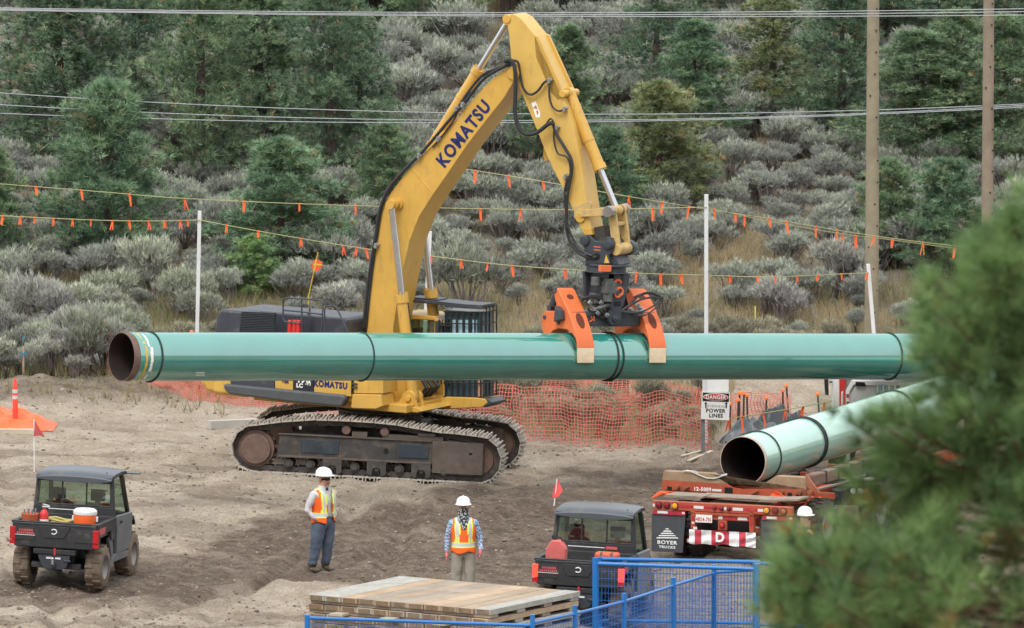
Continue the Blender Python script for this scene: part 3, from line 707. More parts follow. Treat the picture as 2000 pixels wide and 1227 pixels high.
for sy in (-1.37, 1.37):
    sh = MB(); ch = [MB(), MB()]
    for i, (q, d) in enumerate(links):
        a = math.atan2(d.y, d.x); nx, nz = -d.y, d.x        # left of travel direction
        out = -1 if True else 1
        # path runs bottom-rear-top-front: outward is to the right of travel
        ox, oz = -nx, -nz
        if (Vector((q.x, q.y-.5))).dot(Vector((ox, oz))) < 0: ox, oz = -ox, -oz
        c = (q.x+ox*.0, sy, q.y+oz*.0); sh.box(c, (.215, .60, .022), (0, -a, 0))
        for k, hh in ((-.085, .055), (0, .04), (.085, .055)):
            sh.box((c[0]+d.x*k+ox*hh*.7, sy, c[2]+d.y*k+oz*hh*.7), (.022, .60, hh), (0, -a, 0))
        for s2 in (-.11, .11):
            cq = ch[s2 > 0]; cq.box((q.x-ox*.075, sy+s2, q.y-oz*.075), (.20, .045, .105), (0, -a, 0))
            cq.cyl((q.x-ox*.075+d.x*.1, sy+s2-.035, q.y-oz*.075+d.y*.1), (q.x-ox*.075+d.x*.1, sy+s2+.035, q.y-oz*.075+d.y*.1), .034, n=8)
            for bx in (-.055, .055): cq.cyl((q.x-ox*.018+d.x*bx, sy+s2*1.5, q.y-oz*.018+d.y*bx), (q.x-ox*.04+d.x*bx, sy+s2*1.5, q.y-oz*.04+d.y*bx), .016, n=6)
    tk = sh.build('track', M_shoe, ex); [c_.build('track_chain', M_dusty, tk) for c_ in ch]
    f = MB(); y0, y1 = sy-.20, sy+.20
    # frame outline (x,z), local
    prof = [(-1.78, .36), (-1.74, .73), (-1.55, .80), (1.55, .80), (1.62, .83), (2.18, .77), (2.24, .70), (2.22, .20), (2.1, .13), (1.45, .15), (1.40, .33), (-1.7, .33)]
    f.prism(prof, 1, y0, y1); tf = f.build('track_frame', M_dusty, ex, bev=.015)
    g = MB(); yo = y0-.012
    g.bb(1.30, 2.30, yo-.012, y0-.001, .17, .80); g.bb(-1.76, 1.28, yo-.03, y0-.001, .335, .375); g.bb(-1.76, 1.28, yo-.02, y0-.001, .775, .80)
    g.bb(-.30, .0, yo-.003, y0+.2, .80, .90); g.bb(.3, 1.5, y0, y1, .8, .88); g.bb(1.0, 1.35, y0-.02, y1-.1, .88, .94)
    for k in range(6): g.cyl((-1.25, yo-.008, .46+k*.04), (-1.25, y0, .46+k*.04), .01, n=6); g.cyl((-.5, yo-.008, .46+k*.04), (-.5, y0, .46+k*.04), .01, n=6); g.cyl((.57, yo-.008, .46+k*.04), (.57, y0, .46+k*.04), .01, n=6)
    g.build('side_plate', mat('brown worn steel', (.10, .080, .068), .65, var=.3, vs=3, dust=.4, dcol=(.17, .135, .11)), tf, bev=.006)
    h = MB(); h.bb(-1.3, -.55, yo-.004, y0-.001, .44, .70); h.bb(.62, 1.22, yo-.004, y0-.001, .44, .70); h.each('cover_panel', mat('worn blue black paint', (.03, .042, .055), .5, var=.3, vs=3, dust=.3, dcol=(.13, .11, .10)), tf, bev=.004)
    h = MB(); h.cyl((.38, yo-.013, .56), (.38, y0+.01, .56), .045, n=16); h.bb(2.02, 2.09, yo-.016, y0, .56, .60); h.build('access_hole', M_hole, tf)
    wh = MB()   # big rear hub and front idler
    wh.cyl((-2.20, sy-.16, .47), (-2.20, sy+.16, .47), .36, n=36); wh.cyl((-2.20, sy-.24, .47), (-2.20, sy+.2, .47), .295, .31, n=36)
    for k in range(14):
        a = 2*math.pi*k/14; wh.cyl((-2.2+.24*math.cos(a), sy-.25, .47+.24*math.sin(a)), (-2.2+.24*math.cos(a), sy-.2, .47+.24*math.sin(a)), .014, n=6)
        a += .1; wh.box((-2.2+.38*math.cos(a), sy, .47+.38*math.sin(a)), (.07, .09, .07), (0, -a, 0))
    wh.build('drive_sprocket', M_rust, ex, bev=.01)
    wf = MB(); wf.cyl((2.20, sy-.10, .47), (2.20, sy+.10, .47), .37, n=36); wf.cyl((2.20, sy-.13, .47), (2.20, sy+.13, .47), .30, n=30); wf.cyl((2.20, sy-.18, .47), (2.20, sy+.18, .47), .12, n=20); wf.build('front_idler', M_rust, ex, bev=.01)
    for k in range(8):
        x = -1.55+k*.44; ro = MB(); ro.cyl((x, sy-.19, .205), (x, sy+.19, .205), .095, n=16); ro.cyl((x, sy-.23, .205), (x, sy-.19, .205), .06, n=12)
        if k in (2, 4, 6): ro.prism([(x-.19, .33), (x+.19, .33), (x+.19, .10), (x+.14, .06), (x+.09, .06), (x+.08, .17), (x+.05, .215), (x-.05, .215), (x-.08, .17), (x-.09, .06), (x-.14, .06), (x-.19, .10)], 1, sy-.26, sy-.235)
        ro.build('track_roller', M_dusty, ex, bev=.006)
    for x in (-.42, .34):
        ro = MB(); ro.cyl((x, sy-.22, .925), (x, sy+.1, .925), .085, n=18); ro.bb(x-.04, x+.04, sy-.05, sy+.05, .8, .92); ro.build('carrier_roller', M_rust, ex, bev=.006)
cf = MB(); cf.bb(-.9, .9, -1.2, 1.2, .55, .95); cf.bb(-1.2, -.7, -1.25, 1.25, .5, .82); cf.bb(.7, 1.3, -1.25, 1.25, .5, .82); cf.cyl((0, 0, .95), (0, 0, 1.14), .82, n=40); cf.build('car_body', M_dusty, ex, bev=.02)
tt = H(); tt.cyl((0, 0, 1.12), (0, 0, 1.28), .75, n=48); tt.cyl((0, 0, 1.16), (0, 0, 1.2), .86, n=48)
for k in range(40):
    a = 2*math.pi*k/40; tt.box((.80*math.cos(a), .80*math.sin(a), 1.135), (.05, .05, .05), (0, 0, a))
tt.build('turntable', mat('greasy swing ring steel', (.10, .095, .08), .5, .3, var=.2, dust=.2), ex, bev=.008)
# --- upper house
NS = -1.48     # near side plane
def hz(px, py, y=NS): q = up(px, py, HF, 1, y); return q.x, q.z
hb = H()
hb.prism([(-3.35, 1.95), (-3.42, 1.55), (-3.25, 1.38), (-2.9, 1.36), (-2.2, 1.36), (-2.2, 2.55), (-3.2, 2.55), (-3.35, 2.3)], 1, -1.18, 1.18)
hb.prism([(-3.0, 1.38), (-2.2, 1.36), (-2.2, 2.55), (-3.0, 2.55)], 1, NS+.02, -1.18); hb.prism([(-3.0, 1.38), (-2.2, 1.36), (-2.2, 2.55), (-3.0, 2.55)], 1, 1.18, 1.46)
hb.build('counterweight', M_yel, ex, bev=.09, seg=4)
dk = H(); dk.bb(-2.2, 1.15, -1.2, 1.3, 1.30, 1.46); dk.bb(-2.2, .5, -1.40, 1.4, 1.46, 1.62); dk.build('swing_frame', M_yel, ex, bev=.02)
fp = H()   # front frame under the boom with the lugs for the lift cylinders
fp.prism([(0.1, 1.30), (1.25, 1.30), (1.38, 1.34), (1.30, 1.40), (0.1, 1.40)], 1, -.95, .95)
for yy in (-.86, -.58, .50, .78):
    fp.cyl((1.02, yy, 1.56), (1.02, yy+.09, 1.56), .15, n=24); fp.prism([(.72, 1.38), (1.22, 1.38), (1.15, 1.60), (.90, 1.62)], 1, yy+.01, yy+.08)
fp.cyl((1.02, -.92, 1.56), (1.02, -.44, 1.56), .06, n=16); fp.cyl((1.02, .45, 1.56), (1.02, .92, 1.56), .06, n=16)
for yy in (-.42, .32): fp.prism([(-.1, 1.4), (1.0, 1.4), (.9, 1.75), (.55, 2.15), (.2, 2.2), (-.1, 1.9)], 1, yy, yy+.10)
fp.build('boom_foot_bracket', M_yel, ex, bev=.015)
bs = H()  # near front box (step) below the deck
bs.prism(upl([(689, 770), (745, 771), (748, 793), (735, 799), (686, 797)], HF, 1, NS), 1, NS-.02, -.95); bs.prism(upl([(690, 730), (748, 731), (748, 769.4), (690, 769)], HF, 1, NS+.02), 1, NS+.03, -.8)
bs.build('step_box', M_yel, ex, bev=.015)
b5 = H(); b5.prism(upl([(688, 748), (697, 749), (697, 752), (688, 751)], HF, 1, NS), 1, NS-.01, NS+.05); b5.prism(upl([(688, 755), (697, 756), (697, 759), (688, 758)], HF, 1, NS), 1, NS-.01, NS+.05); b5.prism(upl([(686.5, 742), (688, 742), (687, 769), (685.5, 769)], HF, 1, NS), 1, NS-.012, NS+.05); b5.each('door_hinge', M_dgrey, ex)
sb = H(); p = [hz(441, 749), hz(676, 771), hz(680, 779), hz(672, 794), hz(560, 783), hz(452, 769), hz(443, 760)]
sb.prism(p, 1, NS-.13, NS+.1); sb.build('side_bumper', mat('dark grey side bumper', (.075, .08, .085), .42, var=.1, dust=.2, dcol=(.22, .2, .18)), ex, bev=.045, seg=4)
# side panels seen under the pipe
def sp(x0, x1, name, m, py0=700, lift=0, slope=.087):
    b = H(); b.prism(upl([(x0, py0), (x1, py0), (x1, 750+(x1-445)*slope+4), (x0, 750+(x0-445)*slope+4)], HF, 1, NS-lift), 1, NS-lift, NS+.2); return b.build(name, m, ex, bev=.012)
sp(450, 536, 'side_panel', M_dgrey); sp(537, 572, 'side_panel', M_yel); sp(573, 612, 'decal_panel', mat('black decal', (.02, .022, .03), .4), lift=.003); sp(613, 686, 'side_door', M_yel, lift=.004)
def side_text(txt, px, py, size, m, y, ext=.003, sx=1, rotx=0, shear=0, off=0, par=None):
    q = up(px, py, HF, 1, y-.004); M = HF @ Matrix.Translation(q) @ Matrix.Rotation(rotx, 4, 'Y') @ Matrix.Rotation(math.pi/2, 4, 'X')
    return text_mesh(txt, size, m, M, 'lettering', par or ex, ext, off, sx, shear, inv=EXI)
side_text('KOMATSU', 645.5, 752, .165, M_blue, NS-.004, sx=.86, off=.008)
side_text('490', 592, 742, .19, M_white, NS-.004, off=.008); side_text('LC', 585, 753.5, .11, M_white, NS-.004, off=.006); side_text('-11', 602, 750, .09, M_white, NS-.004, off=.004); side_text('TIER', 557, 746, .07, M_blue, NS-.004, off=.003)
hd = H()    # engine hood
hd.bb(-3.0, -.3, NS+.02, 1.2, 1.62, 2.62); q = [(-3.02, 2.5), (-2.95, 2.93), (-2.8, 3.05), (-.35, 3.05), (-.3, 2.98), (-.3, 2.5)]
hd.prism(q, 1, -1.02, .25); hood = hd.build('engine_hood', M_dgrey, ex, bev=.07, seg=4)
h2 = H(); h2.prism([(-3.0, 2.5), (-2.94, 2.98), (-2.84, 3.07), (-2.25, 3.07), (-2.05, 2.95), (-2.03, 2.5)], 1, NS+.02, -.98); h2.build('radiator_housing', M_dgrey, ex, bev=.06, seg=3)
gr = H(); a0, a1 = hz(472, 608), hz(537, 650)
gr.prism(upl([(472, 609), (536, 612), (532, 652), (468, 652)], HF, 1, NS+.02), 1, NS+.012, NS+.1); g1 = gr.build('radiator_grille', M_hole, ex)
gl = H()
for k in range(13):
    b0 = up(470, 611+k*3.3, HF, 1, NS); b1 = up(536, 613.5+k*3.3, HF, 1, NS); gl.prism([(b0.x, b0.z), (b1.x, b1.z), (b1.x, b1.z-.016), (b0.x, b0.z-.016)], 1, NS-.004, NS+.03)
gl.each('louvre', M_dgrey, g1)
rl = H()   # handrails
def rail(b, pts, r=.017, y=NS+.06, m=None):
    b.tube([tuple(up(px, py, HF, 1, yy)) for px, py, yy in [(p_+(y,)) if len(p_) == 2 else p_ for p_ in pts]], r, 8)
rail(rl, [(553, 622), (553, 592), (554, 585), (560, 582), (620, 586), (628, 588), (631, 594), (628, 648)]); rail(rl, [(553, 606), (587, 609), (628, 614)]); rail(rl, [(589, 585), (590, 648)]); rail(rl, [(553, 622), (557, 629), (588, 632)])
rail(rl, [(590, 600), (593, 595), (600, 595), (605, 602), (606, 648)], y=NS+.35); rail(rl, [(634, 648), (634, 604), (637, 598), (652, 597), (658, 602), (679, 648)]); rail(rl, [(606, 635), (606, 618), (600, 612)], y=NS+.2)
rl.each('handrail', M_dgrey, ex, smooth=True)
fe = H()
for px in (566, 575, 583):
    q = up(px, 650, HF, 1, NS+.1); fe.cyl(q, q+Vector((0, 0, .22)), .05, n=14); fe.ball(q+Vector((0, 0, .22)), (.05, .05, .04), 12, 6)
fo = fe.each('fire_extinguisher', M_red, ex, smooth=True)[0]; fh = H()
for px in (566, 575, 583):
    q = up(px, 650, HF, 1, NS+.1); fh.cyl(q+Vector((0, 0, .25)), q+Vector((0, 0, .30)), .014, n=8); fh.box(q+Vector((.02, 0, .31)), (.08, .02, .015)); fh.tube([q+Vector((.0, 0, .29)), q+Vector((.09, -.02, .24)), q+Vector((.11, -.02, .05))], .009, 6)
fh.build('valve', M_black, fo)
wf = H(); q = up(603, 578, HF, 1, 0.2); e = up(621, 493, HF, 1, .2); q2 = Vector(q); q2.z = 2.95; wf.tube([q2, q, e], .012, 6); wp = wf.build('whip_pole', M_ypaint, ex)
fl = H(); fl.prism(upl([(612, 509), (617, 506), (630, 513), (629, 520), (620, 531), (612, 530), (609, 520)], HF, 1, .2), 1, .195, .215); fl.build('orange_flag', mat('orange red flag', (.75, .10, .04), .7), wp)
fl = H(); fl.prism(upl([(612, 515), (629, 516), (629, 519), (612, 518.5)], HF, 1, .19), 1, .19, .22); fl.prism(upl([(616, 507), (619, 507), (615, 530), (612, 530)], HF, 1, .19), 1, .1895, .2205); fl.build('yellow_cross', M_ypaint, wp)
# --- cab (far side), guard cage, visor
cb = HC(); CY0, CY1 = .42, 1.42
cbl = MB(); 
# yellow shell: floor box, rear wall, pillars, roof
cb.bb(.05, 1.62, CY0, CY1, 1.46, 1.82); cb.bb(.05, .14, CY0, CY1, 1.82, 3.0); cb.bb(.05, .95, CY0, CY0+.05, 1.82, 2.25)
for x0, x1 in ((.05, .17), (1.22, 1.32)):
    for y0, y1 in ((CY0, CY0+.07), (CY1-.07, CY1)): cb.bb(x0, x1, y0, y1, 1.82, 2.98)
cb.prism([(.03, 2.96), (1.2, 2.98), (1.42, 2.86), (1.46, 2.9), (1.25, 3.07), (.1, 3.07)], 1, CY0-.01, CY1+.01); cb.build('cab', M_yel, ex, bev=.035, seg=3)
cg = HC(); cg.bb(.17, 1.22, CY0+.02, CY0+.03, 2.25, 2.96); cg.bb(.17, 1.22, CY1-.03, CY1-.02, 1.9, 2.96); cg.bb(1.46, 1.47, CY0+.06, CY1-.05, 1.8, 2.86); cg.each('cab_window', M_gclr, ex)
ci = HC(); ci.bb(.35, .8, .7, 1.15, 1.82, 2.2); ci.bb(.3, .45, .72, 1.13, 2.2, 2.75); ci.bb(1.0, 1.3, .45, .6, 1.8, 2.3); ci.bb(.2, 1.4, CY0+.04, CY1-.06, 1.80, 1.84); ci.build('operator_seat', M_black, ex, bev=.04)
cp = HC()   # dark front frame
for y0 in (CY0-.01, CY1-.06): cp.prism([(1.30, 1.8), (1.55, 1.8), (1.5, 2.85), (1.38, 3.0), (1.24, 3.0)], 1, y0, y0+.07)
cp.bb(1.4, 1.5, CY0, CY1, 2.84, 2.92); cp.build('cab_front_frame', M_dgrey, ex, bev=.02)
ca = HC(); X1 = 1.72
for k in range(8): 
    y = CY0-.02+(CY1-CY0+.04)*k/7; ca.cyl((X1, y, 1.74), (X1-.08, y, 3.02), .017, n=6)
for z in (1.74, 1.95, 2.74, 3.02): ca.cyl((X1-.07*(z-1.74)/1.28, CY0-.05, z), (X1-.07*(z-1.74)/1.28, CY1+.05, z), .016, n=6)
for y in (CY0-.05, CY1+.05):
    for z in (1.95, 2.9): ca.cyl((1.4, y, z), (X1, y, z), .016, n=6)
for k in range(3): ca.cyl((1.42+.1*k, CY0-.05, 1.74), (1.40+.1*k, CY0-.05, 3.02), .014, n=6)
ca.build('guard_cage', M_black, ex)
SY0 = .44; F = lambda pts, y=SY0: upl(pts, HF, 1, y)
sc = H(); sc.prism(F([(868, 606), (938, 610), (938, 776), (868, 774)]), 1, SY0, 1.02); sc.build('front_screen', mat('dark cab glass', (.045, .08, .095), .12, var=.3, vs=2), ex, bev=.02)
sc = H()
for k in range(4): sc.prism(F([(881+14*k, 625), (890+14*k, 625), (890+14*k, 662), (881+14*k, 662)]), 1, SY0-.006, SY0+.02)
sc.each('screen_pane', mat('pale blue sun film', (.34, .52, .60), .2), ex)
sc = H()
for k in range(7):
    a = up(870+11.5*k, 609, HF, 1, SY0-.06); b = up(870+11.5*k, 777, HF, 1, SY0-.06); sc.cyl(a, b, .018, n=6)
for py in (609, 632, 748, 775):
    a = up(866, py, HF, 1, SY0-.06); b = up(944, py+1, HF, 1, SY0-.06); sc.cyl(a, b, .013, n=6); sc.cyl(b, b+Vector((0, .6, 0)), .013, n=6)
for k in range(4):
    a = up(943, 600, HF, 1, SY0-.06)+Vector((0, .16*(k+1), 0)); b = up(943, 777, HF, 1, SY0-.06)+Vector((0, .16*(k+1), 0)); sc.cyl(a, b, .013, n=6)
sc.build('guard_cage', M_black, ex)
sc = H(); sc.prism(F([(934, 700), (941, 700), (941, 776), (934, 776)], SY0-.02), 1, SY0-.03, SY0+.02); sc.build('orange_corner_post', mat('faded orange post', (.55, .25, .12), .6), ex)
sc = H(); sc.prism(F([(833, 720), (866, 720), (868, 774), (833, 771)]), 1, SY0-.02, 1.02); sc.build('cab_side_panel', M_yel, ex, bev=.015)
sc = H(); sc.prism(F([(842, 760), (853, 760), (853, 767), (842, 767)], SY0-.03), 1, SY0-.03, SY0); sc.build('maker_plate', M_dgrey, ex)
sc = H(); sc.prism(F([(833, 772), (866, 777), (872, 775), (930, 777), (948, 780), (953, 787), (942, 796), (862, 800), (833, 797)], SY0-.1), 1, SY0-.1, 1.02); sc.build('cab_floor_frame', M_yel, ex, bev=.02)
sc = H(); sc.prism(F([(942, 779), (954, 780), (962, 786), (960, 790), (944, 797)], SY0-.09), 1, SY0-.09, 1.0); sc.build('corner_guard', M_dgrey, ex, bev=.02)
sc = H(); sc.prism(F([(843, 777), (857, 778), (857, 786), (843, 785)], SY0-.11), 1, SY0-.105, SY0-.09); sc.build('white_label', M_white, ex)
vs_ = H(); vs_.prism(F([(800, 590), (868, 597), (868, 600), (940, 604), (941, 596), (905, 594), (860, 589), (800, 585)], SY0-.1), 1, SY0-.1, 1.0); vs_.prism(F([(800, 580), (855, 585), (855, 588), (800, 584)], SY0), 1, SY0, .9); vs_.each('roof_visor', M_dgrey, ex, bev=.01)
cs = HC(); cs.bb(1.9, 1.94, CY0+.1, CY0+.16, 1.72, 2.4); cs.cyl((1.9, 1.6, 2.5), (1.6, 1.3, 2.5), .015, n=6); cs.box((1.95, 1.62, 2.42), (.06, .16, .3)); cs.build('side_mirror', M_black, ex, bev=.02)
# --- boom
BY = .40
bnear = [(716, 700), (716, 648), (722, 590), (733, 490), (741, 432), (752, 393), (766, 373), (790, 341), (830, 298), (870, 258), (912, 207), (950, 165), (980, 139), (996, 131), (1007, 134), (1013, 144), (1006, 155), (984, 192), (950, 235), (912, 284), (880, 331), (846, 380), (818, 424), (800, 470), (789, 520), (779, 570), (768, 640), (765, 700), (760, 740), (745, 752), (725, 745)]
bp = upl(bnear, HF, 1, -BY); bo = H(); bo.prism(bp, 1, -BY, BY); boom = bo.build('boom', M_yel, ex, bev=.012)
bw = H(); a, b_ = hz(800, 400-50, -BY), None
w = upl([(803, 330), (844, 380), (846, 377), (805, 327)], HF, 1, -BY); bw.prism(w, 1, -BY-.006, BY+.006)
for (x, y) in ((776, 398),):
    q = up(x, y, HF, 1, -BY); bw.cyl((q.x, -BY-.30, q.z), (q.x, -BY+.01, q.z), .085, n=24); bw.cyl((q.x, -BY-.32, q.z), (q.x, -BY-.30, q.z), .05, n=12); bw.cyl((q.x, BY, q.z), (q.x, BY+.30, q.z), .085, n=24); bw.cyl((q.x, -BY-.05, q.z), (q.x, -BY+.01, q.z), .13, n=24); bw.cyl((q.x, -BY-.23, q.z), (q.x, -BY-.19, q.z), .115, n=24)
    LIFT = q
q = up(1003, 144, HF, 1, -BY); TIPP = q; bw.cyl((q.x, -BY-.03, q.z), (q.x, BY+.03, q.z), .12, n=24)
bw.build('pin_boss', M_yel, boom, bev=.006)
Mt = None; q0_ = up(906, 262, HF, 1, -BY-.004); qa = up(862, 322, HF, 1, -BY); qb = up(953, 204, HF, 1, -BY); ang = math.atan2(qb.z-qa.z, qb.x-qa.x)
Mt = HF @ Matrix.Translation(q0_) @ Matrix.Rotation(-ang, 4, 'Y') @ Matrix.Rotation(math.pi/2, 4, 'X')
text_mesh('KOMATSU', .36, M_blue, Mt, 'lettering', boom, .003, .013, (qb-qa).length/1.72*.93, 0, inv=EXI)
def cyl2(ax_, az, bx_, bz, y, split, rb, rr, nm='lift_cylinder', eye=.09):
    a = Vector((ax_, y, az)); b = Vector((bx_, y, bz)); d = b-a; m = H(); m.cyl(a, a+d*split, rb, n=24); m.cyl(a+d*(split-.03), a+d*(split+.012), rb*1.16, n=24); m.cyl(a+d*(split*.62), a+d*(split*.62+.015), rb*1.08, n=24); m.cyl((a.x, y-.1, a.z), (a.x, y+.1, a.z), eye*1.2, n=20)
    for k in range(6):
        t = 2*math.pi*k/6; u = d.normalized().orthogonal().normalized(); w = d.normalized().cross(u); m.cyl(a+d*(split-.0)+(u*math.cos(t)+w*math.sin(t))*rb*.98, a+d*(split+.025)+(u*math.cos(t)+w*math.sin(t))*rb*.98, .014, n=6)
    o = m.build(nm, M_yel, ex, smooth=True); r = H(); r.cyl(a+d*split, b, rr, n=20); r.build('piston_rod', M_chrome, o, smooth=True); r2 = H(); r2.cyl((b.x, y-.09, b.z), (b.x, y+.09, b.z), eye, n=20); r2.build('rod_eye', M_yel, o, smooth=True); return o
for y in (-.66, .66): cyl2(1.02, 1.56, LIFT.x, LIFT.z, y, .52, .115, .062)
hs = H()     # line along the near lift cylinder
a = Vector((1.02+.12, -.66, 1.9)); b = Vector((LIFT.x*.5+1.02*.5+.12, -.66, (LIFT.z+1.56)/2)); hs.tube([a, b], .012, 6); hs.build('hydraulic_line', M_hose, ex)
# arm cylinder on top of the boom
a = up(846, 283, HF, 1, 0); b = up(994, 40, HF, 1, 0); cyl2(a.x, a.z, b.x, b.z, 0, .60, .115, .062, 'arm_cylinder')
lg = H(); 
for yy in (-.2, .14): lg.prism(upl([(838, 292), (852, 264), (864, 262), (880, 252), (880, 262), (850, 300)], HF, 1, 0), 1, yy, yy+.06)
lg.each('cylinder_lug', M_yel, boom, bev=.01)
# --- stick
SY = .29
snear = [(989, 38), (993, 30), (1002, 27), (1016, 35), (1046, 71), (1062, 108), (1076, 138), (1098, 187), (1117, 240), (1133, 310), (1147, 404), (1150, 425), (1158, 459), (1143, 459), (1136, 452), (1118, 408), (1101, 372), (1080, 330), (1066, 300), (1049, 255), (1028, 205), (1016, 175), (1008, 155), (1003, 140), (998, 113), (994, 68)]
st = H(); st.prism(upl(snear, HF, 1, -SY), 1, -SY, SY); stick = st.build('stick', mat('yellow stick paint', (.62, .40, .10), .4, var=.07, vs=2.5, dust=.16, dcol=(.45, .37, .25), coat=.1, grime=.4), ex, bev=.012)
sw = H(); q = up(990, 37, HF, 1, -SY); sw.cyl((q.x, -SY-.03, q.z), (q.x, SY+.03, q.z), .085, n=20); q = up(1134, 425, HF, 1, -SY); sw.cyl((q.x, -SY-.04, q.z), (q.x, SY+.04, q.z), .10, n=20)
sw.prism(upl([(1140, 446), (1143, 459), (1158, 459), (1156, 446)], HF, 1, -SY), 1, -SY-.02, SY+.02)
for yy in (-SY, SY-.07): sw.prism(upl([(1046, 112), (1043, 68), (1050, 71), (1097, 174), (1101, 190), (1090, 197), (1076, 182)], HF, 1, -SY), 1, yy+.0, yy+.07)
q = up(1098, 186, HF, 1, -SY); CYB = up(1112, 182, HF, 1, 0); sw.cyl((CYB.x, -SY-.05, CYB.z), (CYB.x, SY+.05, CYB.z), .07, n=20)
sw.prism(upl([(1063, 285), (1075, 312), (1066, 316), (1062, 305)], HF, 1, -.1), 1, -.14, .05)
sw.each('bracket_plate', M_yel, stick, bev=.01)
bl = H(); bl.prism(upl([(1120, 405), (1150, 392), (1156, 398), (1152, 412), (1128, 430), (1122, 426)], HF, 1, -SY-.02), 1, -SY-.03, -SY+.01); bl.build('reinforcing_plate', M_yel2, stick, bev=.008)
wl = H(); wl.prism(upl([(1038, 202), (1046, 198), (1055, 220), (1055, 229), (1047, 230)], HF, 1, -SY-.002), 1, -SY-.004, -SY+.001); wl.build('warning_label', M_wpaint, stick)
wl = H(); wl.prism(upl([(1041, 211), (1047, 205), (1050, 214)], HF, 1, -SY-.005), 1, -SY-.007, -SY+.001); wl.prism(upl([(1047, 217), (1050, 215), (1052, 222), (1049, 224)], HF, 1, -SY-.005), 1, -SY-.007, -SY+.001); wl.each('warning_symbol', mat('dull orange print', (.5, .2, .08), .6), stick)
# bucket cylinder and linkage
LK = up(1205, 411, HF, 1, 0); cyl2(CYB.x, CYB.z, LK.x, LK.z, 0, .64, .115, .062, 'bucket_cylinder')
QP = up(1214, 486, HF, 1, 0); SQ = up(1140, 440, HF, 1, 0)
lk = H()
for yy in (-.26, -.02, .20):
    y1 = yy+.075; d = (QP-LK); n_ = Vector((d.z, 0, -d.x)).normalized()*.085
    lk.prism([(LK.x-n_.x, LK.z-n_.z), (QP.x-n_.x, QP.z-n_.z), (QP.x+n_.x, QP.z+n_.z), (LK.x+n_.x, LK.z+n_.z)], 1, yy, y1) if yy != -.02 else None
    for q in (LK, QP): lk.cyl((q.x, yy, q.z), (q.x, y1, q.z), .105, n=20)
lk.cyl((QP.x, -.28, QP.z), (QP.x, .28, QP.z), .115, n=24); m_ = LK.lerp(QP, .35); lk.box((m_.x, 0, m_.z), (.10, .4, .07))
lk.build('link', M_yel2, ex, bev=.012)
pn = H(); pn.cyl((LK.x, -.42, LK.z), (LK.x, .40, LK.z), .075, n=20); pn.cyl((LK.x, -.44, LK.z), (LK.x, -.3, LK.z), .11, n=20); pn.cyl((LK.x, .3, LK.z), (LK.x, .42, LK.z), .11, n=20)
pn.build('link_pin', mat('greasy bright steel', (.34, .32, .30), .35, .7, var=.2, dust=.3), ex, bev=.01)
sl = H()
for yy in (-.36, .30):
    a = up(1135, 425, HF, 1, yy); a = Vector((SQ.x, 0, SQ.z))*.5+Vector((LK.x, 0, LK.z))*.5; b = LK; c = up(1150, 415, HF, 1, 0)
    sl.prism([(c.x-.02, c.z-.07), (b.x, b.z-.08), (b.x, b.z+.08), (c.x, c.z+.07)], 1, yy, yy+.06)
sl.each('guide_link', M_yel2, ex, bev=.01)
bk = H(); bk.prism(upl([(1156, 446), (1180, 440), (1184, 470), (1182, 486), (1160, 492), (1152, 470)], HF, 1, -.18), 1, -.2, .2); bk.build('stick_end_block', M_dusty, ex, bev=.02)
# --- hoses over the boom and stick
ho = H()
def hose(pts, r, y):
    P3 = [up(px, py, HF, 1, y) for px, py in pts]; out = []
    for i in range(len(P3)-1):
        p0, p1, p2, p3 = P3[max(i-1, 0)], P3[i], P3[i+1], P3[min(i+2, len(P3)-1)]
        for t in (0, .25, .5, .75): out.append(.5*((2*p1)+(p2-p0)*t+(2*p0-5*p1+4*p2-p3)*t*t+(3*p1-p0-3*p2+p3)*t**3))
    out.append(P3[-1]); ho.tube(out, r, 7)
hose([(710, 640), (718, 560), (732, 470), (742, 410), (758, 370), (790, 332), (822, 300), (850, 268), (880, 232), (905, 205), (925, 178), (950, 150), (985, 130), (1000, 118)], .032, -BY-.05)
hose([(715, 640), (724, 550), (738, 450), (748, 400), (770, 358), (800, 322), (838, 282), (870, 244), (892, 216), (910, 186), (940, 150), (975, 132), (998, 128)], .026, -BY-.03)
hose([(845, 288), (872, 255), (890, 228), (897, 205), (912, 190), (922, 170), (938, 150), (955, 138)], .018, -BY-.04)
hose([(985, 120), (998, 118), (1006, 135), (1007, 180), (1006, 215), (1012, 245), (1028, 262), (1050, 258), (1070, 243), (1080, 240)], .042, -SY-.18)
hose([(1000, 118), (1012, 122), (1016, 145), (1022, 172), (1035, 185), (1050, 178), (1062, 162), (1072, 157)], .024, -SY-.08)
hose([(1073, 160), (1073, 190), (1080, 210), (1092, 217), (1104, 213)], .020, -SY-.08)
hose([(1080, 240), (1087, 262), (1104, 290), (1115, 310), (1117, 330), (1112, 360), (1108, 385), (1106, 420), (1108, 455), (1118, 480), (1135, 497), (1152, 503), (1166, 502)], .032, -SY-.10)
hose([(1068, 240), (1076, 232), (1082, 245), (1082, 275), (1090, 300), (1108, 308), (1114, 335), (1106, 375)], .018, -SY-.08)
hose([(1108, 440), (1124, 478), (1140, 492), (1156, 500)], .024, -SY-.14)
hose([(1108, 350), (1103, 372), (1104, 398), (1106, 425)], .022, -SY-.12)
ho.each('hydraulic_hose', M_hose, ex, smooth=True)
hc = H()
